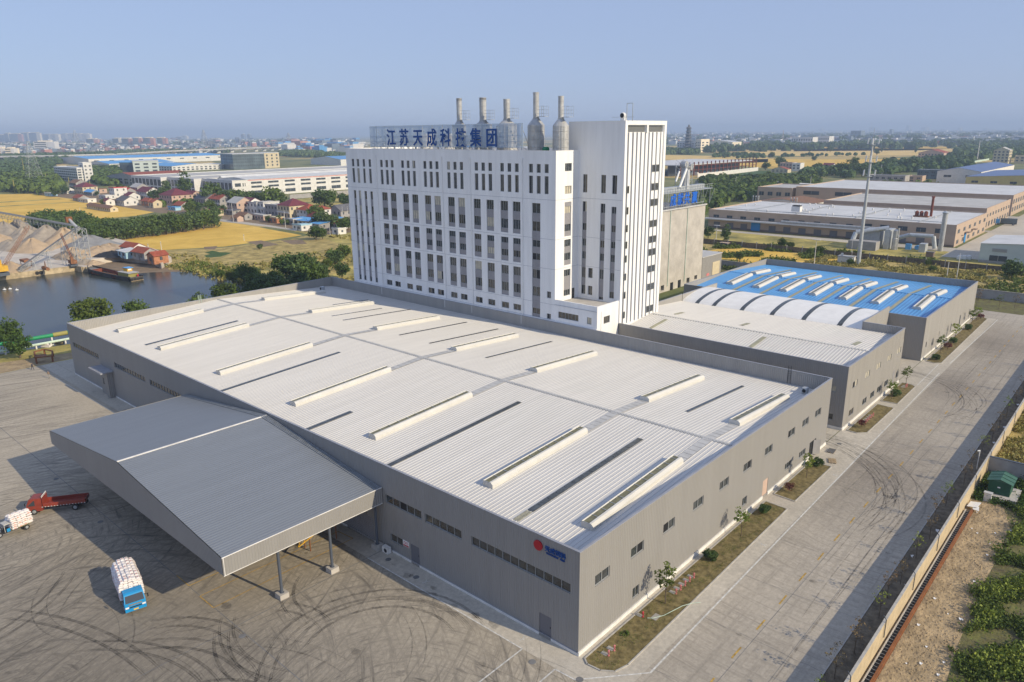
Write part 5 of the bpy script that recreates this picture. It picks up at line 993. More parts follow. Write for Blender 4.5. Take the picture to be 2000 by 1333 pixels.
nz = lambda x, y: math.sin(x*.9+1.3*math.sin(y*.7))+math.sin(y*1.1+x*.35)
cover('weeds', 5200, (4, 66, -37, -24.3, lambda x, y: y < edge(x) and nz(x, y) > -.35), .13, .35, .95, 'leaf_b', 'rank green weeds covering the waste ground right of the dirt track', 'weeds', 16, 3)
cover('weeds', 2600, (4, 66, -37, -24.6, lambda x, y: y < edge(x) and nz(x, y) > .5), .15, .5, 1.0, 'leaf_sap', 'taller yellow green weeds on the waste ground', 'weeds', 16, 4)
cover('weeds', 900, (56.5, 66, -30, -20.2, lambda x, y: not (58.0 < x < 62.8 and -24.8 < y < -21)), .13, .3, .8, 'leaf_a', 'dark green weeds around the green cabin', 'weeds', 16, 5)
cover('reeds', 4200, (66.8, 150, -45, -20.3, lambda x, y: y > -20.3-(x-60)*.32 and nz(x*.8, y*.8) > -1.0), .20, .4, 1.0, 'leaf_reed', 'yellowing tussocks filling the plot beyond the grey cross wall', 'reeds', 18, 6)
cover('tussocks', 4200, (176, 238, 5, 62, lambda x, y: nz(x*.35, y*.35) > -.6), .3, .35, .95, 'leaf_reed', 'yellow tussocky growth on the ground beyond the blue roofed hall', 'grass', 14, 7)
cover('grass', 2600, (.2, 38.4, -3.3, -.8, lambda x, y: nz(x*1.7, y*3) > .1), .035, .08, .2, 'leaf_b', 'thin dry grass growing in the nearest planting bed', 'grass', 8, 8)
cover('grass', 600, (190.4, 240, -25, 5, lambda x, y: True), .34, .8, 1.6, 'leaf_b', 'rough green growth behind the far grey boundary wall', 'grass', 14, 9)
t = thing('perimeter_wall', 'grey rendered boundary wall beyond the end of the road', 'wall', (190.5, 0, 0)); mb = MB(); mb.box(190.3, 190.55, -32, 54, 0, 2.6); mb.build('wall_panel', ['plaster_grey'], t); mb = MB(); mb.box(190.22, 190.63, -32, 54, 2.6, 2.68); mb.build('coping', ['concrete'], t)
for i, (x, y) in enumerate(((184, 12), (186, 3), (178, 2), (179, -3), (182, -6))): plant('thin%d' % (i % 3), x, y, nth(i)+' small bare tree on the verge before the far boundary wall, from the left', 'tree', 'small trees before the far boundary wall', sc=1.3, name='sapling')
# ---------------- vehicles ----------------
def wheel(parent, x, y, r=.38, w_=.2, side=1):
    mb = MB(); mb.lathe((x, y-w_/2, r), [(r*.8, 0), (r, .03), (r, w_-.03), (r*.8, w_)], 14, 0, (0, 1, 0)); o = mb.build('wheel', ['tyre'], parent)
    mb = MB(); yy = y+side*(w_/2+.005); mb.lathe((x, yy, r), [(r*.55, 0), (r*.5, .02), (r*.2, .03)], 10, 0, (0, side, 0)); mb.build('rim', ['steel_dull'], o)
def sacks(name, x0, x1, hw, z0, h, seed, crown=.25):
    g = random.Random(seed); mb = MB(); rows = int((x1-x0)/.56); lay = int(h/.2)
    for l in range(lay):
        zz = z0+l*.2; sh = 0 if l < lay-2 else .1*(l-lay+3)
        for r in range(rows):
            for c in range(-2, 3):
                if abs(c) == 2 or r in (0, rows-1) or l >= lay-2:
                    top = l >= lay-1; wy = (hw*2-sh*2)/5; x = x0+(x1-x0)*(r+.5)/rows+g.uniform(-.04, .04); y = c*wy+g.uniform(-.03, .03); z = zz+crown*(1-(c/2.6)**2)*(l/lay)+g.uniform(-.03, .045)
                    if x < x0+sh or x > x1-sh: continue
                    L_, W_, H_ = .33*g.uniform(.9, 1.1), wy*.56, .125; i = len(mb.v)
                    for ux, uy, uz in ((-1, -.8, 0), (-.8, -1, 0), (.8, -1, 0), (1, -.8, 0), (1, .8, 0), (.8, 1, 0), (-.8, 1, 0), (-1, .8, 0)): mb.v.append((x+ux*L_, y+uy*W_, z))
                    for ux, uy in ((-.6, -.55), (.6, -.55), (.6, .55), (-.6, .55)): mb.v.append((x+ux*L_, y+uy*W_, z+H_)); 
                    for ux, uy in ((-.6, -.55), (.6, -.55), (.6, .55), (-.6, .55)): mb.v.append((x+ux*L_, y+uy*W_, z-H_))
                    for b_, s_ in ((8, 1), (12, -1)):
                        for q in ((0, 1, b_-0), (1, 2, b_+1, b_), (2, 3, b_+1), (3, 4, b_+2, b_+1), (4, 5, b_+2), (5, 6, b_+3, b_+2), (6, 7, b_+3), (7, 0, b_, b_+3)): mb.f.append(tuple(i+k for k in q)); mb.m.append(0)
                        mb.f.append(tuple(i+b_+k for k in range(4))); mb.m.append(0)
                    if g.random() < .5: mb.face([(x-.08, y-W_*.4, z+H_+.004), (x+.08, y-W_*.4, z+H_+.004), (x+.08, y+W_*.35, z+H_+.004), (x-.08, y+W_*.35, z+H_+.004)], 1)
                    if abs(c) == 2 and g.random() < .6: s_ = 1 if c > 0 else -1; mb.face([(x-.13, y+s_*(W_+.006), z-.05), (x+.13, y+s_*(W_+.006), z-.05), (x+.13, y+s_*(W_+.006), z+.05), (x-.13, y+s_*(W_+.006), z+.05)], 1)
    return mb
# loaded blue lorry (x forward)
def cabmesh(L0, L1, hw, z0, z1, zw, rake=.32):
    mb = MB(); pr = [(L0, z0), (L1, z0), (L1+.02, z0+.35), (L1, zw), (L1-rake, z1-.08), (L1-rake-.18, z1), (L0+.1, z1), (L0, z1-.1)]; n_ = len(pr)
    def yy(z): return hw-(.08 if z > zw+.05 else 0)
    for s_ in (1, -1): mb.face([(x, s_*yy(z), z) for x, z in pr][::s_])
    for k in range(n_): a, b = pr[k], pr[(k+1) % n_]; mb.face([(a[0], -yy(a[1]), a[1]), (a[0], yy(a[1]), a[1]), (b[0], yy(b[1]), b[1]), (b[0], -yy(b[1]), b[1])])
    return mb, pr
def lorry(name, label, loc, rz, body, hw, L, cabL, cabz, load, bedz, side_h, plate=True, yaw=0):
    t = thing(name, label, 'lorry', loc, rz); L1 = L/2
    mb, pr = cabmesh(L1-cabL, L1, hw, .45, cabz, 1.25); c_ = mb.build('cab', [body], t)
    rk = .32; mb = MB(); e = .012; a = Vector((L1, 0, 1.27)); b = Vector((L1-rk, 0, cabz-.12)); n_ = Vector((b.z-a.z, 0, rk)).normalized()*e
    mb.face([a+n_+Vector((0, -hw+.1, 0)), a+n_+Vector((0, hw-.1, 0)), b+n_+Vector((0, hw-.17, 0)), b+n_+Vector((0, -hw+.17, 0))]); mb.build('windscreen', ['windscreen'], c_)
    for s_ in (1, -1): mb = MB(); mb.face([(L1-.12, s_*(hw+.004), 1.2), (L1-.95, s_*(hw+.004), 1.2), (L1-.95, s_*(hw-.06), cabz-.25), (L1-.42, s_*(hw-.06), cabz-.25)]); mb.build('side_window', ['windscreen'], c_)
    mb = MB(); mb.box(L1+.02, L1+.045, -hw+.35, hw-.35, .98, 1.12, 0); mb.box(L1+.022, L1+.04, -hw+.2, hw-.2, .72, .84, 1); mb.build('grille', ['chrome', 'black'], c_)
    for s_ in (1, -1):
        mb = MB(); mb.box(L1+.0, L1+.05, s_*(hw-.2)-.16, s_*(hw-.2)+.16, .74, .9); mb.build('headlight', ['white_paint'], t)
        mb = MB(); mb.bar((L1-.05, s_*hw, 1.75), (L1+.05, s_*(hw+.22), 1.7), .03); mb.box(L1, L1+.06, s_*(hw+.24)-.06, s_*(hw+.24)+.06, 1.42, 1.78); mb.build('mirror', ['black'], t)
    mb = MB(); mb.box(L1-.1, L1+.09, -hw, hw, .38, .66, 0); mb.build('bumper', [body], t)
    if plate: mb = MB(); mb.box(L1+.092, L1+.1, -.22, .22, .46, .6); mb.build('number_plate', ['plate_yellow'], t)
    mb = MB(); mb.box(-L1, L1-.3, -.35, .35, .5, .75); mb.build('chassis', ['black'], t)
    mb = MB(); bx = L1-cabL-.12; mb.box(-L1, bx, -hw, hw, bedz-.1, bedz, 0)
    for s_ in (1, -1): mb.box(-L1, bx, s_*hw-.03, s_*hw+.03, bedz, bedz+side_h, 0)
    mb.box(-L1-.03, -L1+.03, -hw, hw, bedz, bedz+side_h, 0); mb.box(bx-.05, bx, -hw, hw, bedz, max(cabz+.05, bedz+side_h) if not load else bedz+side_h, 0)
    k = -L1
    while k < bx: 
        for s_ in (1, -1): mb.box(k, k+.16, s_*(hw+.035)-.006, s_*(hw+.035)+.006, bedz-.08, bedz-.02, 1)
        k += .34
    mb.build('load_bed', [body, 'white_paint'], t)
    for x in (L1-.75, -L1+1.25):
        for s_ in (1, -1): wheel(t, x, s_*(hw-.12), .40, .24, s_)
    return t, bx, L1
t1, bx, L1 = lorry('loaded_lorry', 'blue lorry piled high with white sacks crossing the open yard', (-23.1, 39.4, .05), R(-102), 'truck_blue', .95, 5.8, 1.4, 2.15, True, 1.0, .35)
mb = MB()   # roof rack guard above the cab
for k in range(9): y = -.72+k*.18; mb.tube((L1-1.35, y, 2.15), (L1-1.35, y, 2.5), .02)
mb.tube((L1-1.35, -.75, 2.5), (L1-1.35, .75, 2.5), .03); mb.build('roof_rack', ['white_paint'], t1)
s = sacks('s', -L1-.15, bx+.2, 1.1, 1.12, 1.8, 4, .36); st = thing('sack_load', 'heap of white woven sacks with red print stacked on the blue lorry', 'sacks', (-23.1, 39.4, .05), R(-102)); s.build('sacks', ['sack', 'sack_mark'], st)
d_ = Vector((math.cos(R(146)), math.sin(R(146)), 0)); pc = Vector((-21.85, 65.0, .05))+Vector((.56, .83, 0))*.85
t2, bx, L1 = lorry('flatbed_lorry', 'empty red drop side lorry parked across the canopy shadow', pc+d_*-.0, R(146), 'truck_red', .85, 6.6, 1.7, 2.1, False, 1.0, .42, False)
mb = MB()
for k in range(6): y = -.75+k*.3; mb.tube((bx, y, 1.4), (bx, y, 2.35), .03)
mb.tube((bx, -.78, 2.35), (bx, .78, 2.35), .04); mb.build('headboard_rails', ['white_paint'], t2)
# three wheeled sack cart
ct = thing('motor_tricycle', 'small dark three wheeled motor cart loaded with sacks at the left edge', 'motor tricycle', (-26.9, 63.6, .05), R(189))
mb = MB(); mb.box(-1.7, .5, -.62, .62, .62, .72, 0); mb.box(-1.7, .5, .6, .64, .72, .95, 0); mb.box(-1.7, .5, -.64, -.6, .72, .95, 0); mb.build('load_bed', ['cabin_yellow'], ct)
mb = MB(); mb.box(.45, 1.15, -.5, .5, 1.5, 1.6, 0)
for x, y in ((.5, -.45), (.5, .45), (1.1, -.42), (1.1, .42)): mb.bar((x, y, .6), (x, y, 1.55), .05)
mb.build('cab_canopy', ['roof_pale2'], ct); mb = MB(); mb.box(.5, 1.0, -.4, .4, .5, .85, 0); mb.box(.55, .9, .41, .44, .55, .95, 1); mb.box(1.0, 1.25, -.3, .3, .45, .7, 0); mb.build('engine_box', ['black', 'truck_blue'], ct)
mb = MB(); mb.tube((1.15, 0, .6), (1.55, 0, .35), .06); mb.tube((1.2, 0, .7), (1.3, 0, 1.15), .04); mb.tube((1.3, -.35, 1.15), (1.3, .35, 1.15), .03); mb.build('fork', ['black'], ct)
wheel(ct, 1.55, 0, .3, .14, 1)
for s_ in (1, -1): wheel(ct, -1.1, s_*.62, .32, .16, s_)
mb = MB(); mb.lathe((1.45, 0, .75), [(.1, 0), (.12, .08)], 8, 0, (1, 0, 0)); mb.build('headlight', ['chrome'], ct)
s = sacks('s', -1.85, .45, .88, .86, 1.35, 9, .4); st = thing('sack_load', 'domed pile of white sacks on the small motor cart', 'sacks', (-26.9, 63.6, .05), R(189)); s.build('sacks', ['sack', 'sack_mark'], st)
# ---------------- people ----------------
def person(label, loc, rz, top, legs, h=1.5, stride=.22, lean=.05):
    k = h/1.75; J = {'pel': (0, 0, .93), 'wai': (.01, 0, 1.08), 'che': (lean, 0, 1.32), 'nek': (lean*1.3, 0, 1.48), 'hd0': (lean*1.4, 0, 1.56), 'hd1': (lean*1.5+.02, 0, 1.70), 'shl': (lean, .19, 1.40), 'shr': (lean, -.19, 1.40), 'ell': (-.08, .25, 1.14), 'elr': (.12, -.25, 1.15), 'hal': (.02, .26, .90), 'har': (.26, -.22, .95),
        'hil': (0, .10, .88), 'hir': (0, -.10, .88), 'knl': (.16*stride/.22, .11, .50), 'knr': (-.04, -.11, .49), 'anl': (stride, .11, .08), 'anr': (-stride-.08, -.11, .12), 'tol': (stride+.15, .12, .04), 'tor': (-stride+.06, -.12, .04)}
    E_ = [('pel', 'wai'), ('wai', 'che'), ('che', 'nek'), ('nek', 'hd0'), ('hd0', 'hd1'), ('che', 'shl'), ('che', 'shr'), ('shl', 'ell'), ('ell', 'hal'), ('shr', 'elr'), ('elr', 'har'), ('pel', 'hil'), ('pel', 'hir'), ('hil', 'knl'), ('knl', 'anl'), ('anl', 'tol'), ('hir', 'knr'), ('knr', 'anr'), ('anr', 'tor')]
    rad = dict(pel=.14, wai=.13, che=.15, nek=.06, hd0=.085, hd1=.10, shl=.075, shr=.075, ell=.05, elr=.05, hal=.035, har=.035, hil=.10, hir=.10, knl=.065, knr=.065, anl=.045, anr=.045, tol=.04, tor=.04)
    nm = list(J); me = D.meshes.new('person'); me.from_pydata([tuple(c*k for c in J[n_]) for n_ in nm], [(nm.index(a), nm.index(b)) for a, b in E_], []); o = D.objects.new('person', me); COL.objects.link(o)
    sk_ = o.modifiers.new('s', 'SKIN'); me.skin_vertices[0].data[0].use_root = True
    for i, n_ in enumerate(nm): me.skin_vertices[0].data[i].radius = (rad[n_]*k, rad[n_]*k*(1.25 if n_ in ('che', 'pel', 'wai') else 1))
    o.modifiers.new('u', 'SUBSURF').levels = 1; dg = bpy.context.evaluated_depsgraph_get(); m2 = D.meshes.new_from_object(o.evaluated_get(dg)); o.modifiers.clear(); o.data = m2; m2.materials.clear()
    for x in (top, legs, 'skin', 'black'): m2.materials.append(MT[x])
    for p in m2.polygons:
        z = p.center.z/k; y = abs(p.center.y)/k; p.material_index = 3 if (z < .1 or (z > 1.66)) else 1 if (z < .98 and y < .2) else 2 if (z > 1.5 or (y > .2 and z < 1.0)) else 0; p.use_smooth = True
    o.location = loc; o.rotation_euler = (0, 0, rz); return tag(o, label, 'person')
person('person in dark jacket striding along the far edge of the yard', (-4.7, 134.1, .04), R(-50), 'cloth_dark', 'cloth_dark')
person('person in brown top and pale trousers walking in the yard near the shadow edge', (-4.3, 125.5, .04), R(200), 'cloth_tan', 'plaster_grey', stride=.14)
# orange frame and pipes at the yard's far end
t = thing('orange_frame', 'low rusty orange steel frame on the verge beside the far corner of the yard', 'frame', (-.9, 141, 0))
fx = [tuple(G(*q)[:2]) for q in ((72, 711), (103.5, 707), (104, 697), (88, 694), (69, 699))]
for i, (x, y) in enumerate(fx): mb = MB(); mb.box(x-.15, x+.15, y-.15, y+.15, 0, 1.3); mb.build('leg', ['orange_steel'], t)
mb = MB()
for i in range(5): a, b = fx[i], fx[(i+1) % 5]; mb.bar((*a, 1.3), (*b, 1.3), .22)
mb.build('top_rail', ['orange_steel'], t); mb = MB(); mb.ob((fx[0][0], fx[0][1], 1.35), (1.8, -.9, 0), (.5, 1.9, 0), (0, 0, .12)); mb.build('deck_plate', ['rust'], t)
t = thing('overhead_pipe', 'thick bright green pipe with a yellow sleeve along the river bank', 'pipe', (0, 150, 0)); a = G(-60, 683, 2.2); b = G(140, 648, 2.2); b2 = G(103, 655, 2.2)
mb = MB(); mb.tube(a, b2, .42, None, 12); mb.build('pipe', ['pipe_green'], t); c = G(131, 650, 2.2); mb = MB(); mb.tube(b2, c, .5, None, 12); mb.build('sleeve', ['cabin_yellow'], t); mb = MB(); mb.tube(c, b, .43, None, 12); mb.build('pipe', ['pipe_green'], t)
for px in (-20, 30, 100): p = G(px, 684-(px+60)*.175, 2.2); mb = MB(); mb.box(p[0]-.15, p[0]+.15, p[1]-.15, p[1]+.15, 0, 1.8); mb.build('support', ['plaster_white'], t)
t = thing('low_pipe', 'pale grey green pipe on short posts below the green one', 'pipe', (0, 148, 0)); a = G(-60, 698, 1.0); b = G(140, 661, 1.0); mb = MB(); mb.tube(a, b, .28, None, 10); mb.build('pipe', ['pipe_pale'], t)
for k in range(6): p = Vector(a).lerp(Vector(b), .18+k*.15); mb = MB(); mb.box(p.x-.14, p.x+.14, p.y-.14, p.y+.14, 0, .75); mb.build('support', ['plaster_white'], t)
for i, (px, py, mt) in enumerate(((83, 676, 'plaster_white'), (106, 671, 'wood'), (80, 679, 'sack'))): p = G(px, py); mb = MB(); mb.ob((p[0], p[1], 0), (1.2, -1.6, 0), (.5, .5, 0), (0, 0, .5)); mb.ob((p[0]+.2, p[1]-.2, .5), (.8, -1.1, .1), (.4, .3, 0), (0, 0, .25)); tag(mb.build('material_heap', mt), ('white', 'brown', 'pale grey')[i]+' heap of wrapped material lying below the pipes', 'heap')
# ---------------- left background ----------------
def gtree(px, py, h, key, label, cat='tree', group=None, z=0., name='tree', szf=1.):
    """tree whose foot is seen at the photo pixel; h is its height in metres"""
    p = G(px, py, z); base = {'b': 5.6, 'd': 5.3, 't': 7.6, 's': 1.4}[key[0]]; return plant(key, p[0], p[1], label, cat, group, z, h/base, None, name, szf)
for i, (px, py, h, l) in enumerate(((22, 684, 4.6, 'broad leafy tree by the green pipe at the left edge'), (160, 645, 6.0, 'large leafy tree rising behind the far left corner of the white roof'), (222, 622, 4.6, 'smaller tree behind the left parapet, right of the large leafy one'), (336, 600, 4.0, 'small tree top peeping above the left parapet'), (390, 592, 5.0, 'round tree above the left parapet before the water'), (443, 585, 4.6, 'dark round tree above the parapet near its middle'), (40, 700, 3.5, 'small leafy tree standing below the green pipe'))):
    p = G(px, py, 0); 
    plant('big%d' % (i % 3), p[0], min(p[1], 152) if px > 100 else p[1], l, sc=h/4.6*1.25, z=0)
# riverside thicket before the block
for i, (px, py, h, k_) in enumerate(sorted(((455, 556, 4, 'big1'), (480, 560, 7, 'big0'), (498, 562, 5, 'dark0'), (515, 575, 5.5, 'dark2'), (470, 545, 3.5, 'dark0'), (540, 560, 5, 'big2'), (560, 545, 8, 'dark0'), (578, 548, 8.5, 'dark1'), (598, 546, 8, 'dark2'), (585, 568, 6, 'dark1'), (612, 560, 7, 'dark0'), (628, 556, 6, 'dark2'), (545, 580, 6, 'dark1'), (565, 585, 5, 'dark0'), (600, 582, 5, 'dark1'), (525, 590, 5, 'big0'), (430, 545, 3, 'dark0'), (640, 575, 5, 'dark0'), (500, 545, 3.5, 'dark2'), (655, 520, 6, 'dark1'), (672, 505, 5, 'dark0'), (640, 530, 4, 'big1'), (668, 545, 5, 'dark2')))):
    gtree(px, py, h*1.05, k_, nth(i)+' tree from left in the dark riverside thicket by the block', group='riverside thicket trees')
for i, (px, py, h, l) in enumerate(((618, 470, 6.5, 'lone round tree standing on the rough ground before the village'), (508, 488, 2.5, 'small bush on the plots by the golden field'), (630, 468, 5, 'second tree beside the lone round tree before the village'), (88, 444, 3.5, 'low round bush at the quarry edge of the field'), (219, 476, 2.6, 'low dark bush on the field edge behind the gravel heap'))): gtree(px, py, h, 'dark%d' % (i % 3), l)
# long dense row between the fields
row = [(70, 448), (96, 455), (120, 463), (145, 470), (170, 478), (200, 474), (235, 469), (270, 465), (300, 462), (335, 457), (365, 452), (392, 446)]
k = 0
for off, hh in ((0, 8.5), (7, 9.2), (13, 9.)):
    k2 = 0
    for i in range(len(row)-1):
        a = G(*row[i]); b = G(*row[i+1]); n_ = max(2, int(np.linalg.norm(b-a)/5.5))
        for j in range(n_):
            p = a+(b-a)*(j/n_); x, y = p[0]+off+random.uniform(-1.5, 1.5), p[1]+random.uniform(-1, 1)+off*.2; plant('dark%d' % (k % 3), x, y, nth(k2)+' tree from left in the '+{0: 'front', 7: 'middle', 13: 'back'}[off]+' line between golden fields', 'tree', 'tree row between the golden fields', sc=hh/5.3*random.uniform(.8, 1.1)); k += 1; k2 += 1
# ---------------- houses ----------------
def bld(name, label, cat, x, y, Lx, Ly, H_, wall, roof, rt='gable', rz=0., z=0., win=True, group=None, over=.5, rise=None, storeys=None, band=None):
    """house with its near corner at (x,y): Lx along +x, Ly along +y"""
    t = thing(name, label, cat, (x, y, z), rz, group, local=True); mb = MB(); mb.box(0, Lx, 0, Ly, -.1, H_); rise = rise or (min(Lx, Ly)*.28 if rt != 'flat' else 0)
    if rt == 'gable':
        if Ly >= Lx: mb.face([(0, 0, H_), (Lx, 0, H_), (Lx/2, 0, H_+rise)]); mb.face([(0, Ly, H_), (Lx, Ly, H_), (Lx/2, Ly, H_+rise)])
        else: mb.face([(0, 0, H_), (0, Ly, H_), (0, Ly/2, H_+rise)]); mb.face([(Lx, 0, H_), (Lx, Ly, H_), (Lx, Ly/2, H_+rise)])
    mb.build('wall', [wall], t); mb = MB(); o = over; th = .12
    if rt == 'gable':
        if Ly >= Lx:
            dz = rise*o/(Lx/2)
            for s_ in (0, 1): e = -o if s_ == 0 else Lx+o; q = [(e, -o*.5, H_-dz+.05), (e, Ly+o*.5, H_-dz+.05), (Lx/2, Ly+o*.5, H_+rise+.05), (Lx/2, -o*.5, H_+rise+.05)]; mb.face(q); mb.face([(a, b, c+th) for a, b, c in q]); mb.face([q[0], q[3], (q[3][0], q[3][1], q[3][2]+th), (q[0][0], q[0][1], q[0][2]+th)]); mb.face([q[0], q[1], (q[1][0], q[1][1], q[1][2]+th), (q[0][0], q[0][1], q[0][2]+th)])
        else:
            dz = rise*o/(Ly/2)
            for s_ in (0, 1): e = -o if s_ == 0 else Ly+o; q = [(-o*.5, e, H_-dz+.05), (Lx+o*.5, e, H_-dz+.05), (Lx+o*.5, Ly/2, H_+rise+.05), (-o*.5, Ly/2, H_+rise+.05)]; mb.face(q); mb.face([(a, b, c+th) for a, b, c in q]); mb.face([q[0], q[1], (q[1][0], q[1][1], q[1][2]+th), (q[0][0], q[0][1], q[0][2]+th)])
    elif rt == 'hip':
        r = min(Lx, Ly)/2; a, b = ((r, r), (Lx-r, Ly-r)) if True else None; c4 = [(-o, -o, H_), (Lx+o, -o, H_), (Lx+o, Ly+o, H_), (-o, Ly+o, H_)]; A3 = (*a, H_+rise); B3 = (*b, H_+rise)
        if Ly >= Lx: mb.face([c4[0], c4[1], A3]); mb.face([c4[1], c4[2], B3, A3]); mb.face([c4[2], c4[3], B3]); mb.face([c4[3], c4[0], A3, B3])
        else: mb.face([c4[3], c4[0], A3]); mb.face([c4[0], c4[1], B3, A3]); mb.face([c4[1], c4[2], B3]); mb.face([c4[2], c4[3], A3, B3])
        mb.face(c4[::-1])
    elif rt == 'shed': mb.face([(-o, -o, H_), (Lx+o, -o, H_+rise*.4), (Lx+o, Ly+o, H_+rise*.4), (-o, Ly+o, H_)]); mb.face([(-o, -o, H_-.1), (Lx+o, -o, H_+rise*.4-.1), (Lx+o, -o, H_+rise*.4), (-o, -o, H_)])
    else: mb.box(-.15, Lx+.15, -.15, Ly+.15, H_, H_+.12); mb.box(-.15, .1, -.15, Ly+.15, H_+.12, H_+.6); mb.box(.1, Lx+.15, -.15, .1, H_+.12, H_+.598)
    mb.build('roof', [roof], t); st = storeys or max(1, int(H_/2.6)); fh = H_/st
    if win:
        nx = max(1, int(Lx/3.2)); ny = max(1, int(Ly/3.0)); cnt = 0
        for s_ in range(st):
            for k in range(ny):
                if cnt > 60: break
                c = Ly*(k+.5)/ny; mb = MB(); mb.box(-.05, -.005, c-.65, c+.65, s_*fh+fh*.35, s_*fh+fh*.8, 0); mb.box(-.07, -.05, c-.03, c+.03, s_*fh+fh*.35, s_*fh+fh*.8, 1); mb.build('window', ['glass_far', 'frame_grey'], t); cnt += 1
            for k in range(nx):
                if cnt > 80: break
                if Lx < 4.5: break
                c = Lx*(k+.5)/nx; mb = MB(); mb.box(c-.5, c+.5, -.05, -.005, s_*fh+fh*.4, s_*fh+fh*.8, 0); mb.box(c-.03, c+.03, -.07, -.05, s_*fh+fh*.4, s_*fh+fh*.8, 1); mb.build('window', ['glass_far', 'frame_grey'], t); cnt += 1
        mb = MB(); mb.box(-.05, -.004, Ly*.5-1.15, Ly*.5-.35, 0, 2.0); mb.build('door', ['door_grey'], t)
    if band: mb = MB(); mb.box(-.6, -.01, 0, Ly, fh-.2, fh, 0); mb.box(-.6, -.55, 0, Ly, fh, fh+.6, 0); mb.build('balcony', [band], t)
    return t
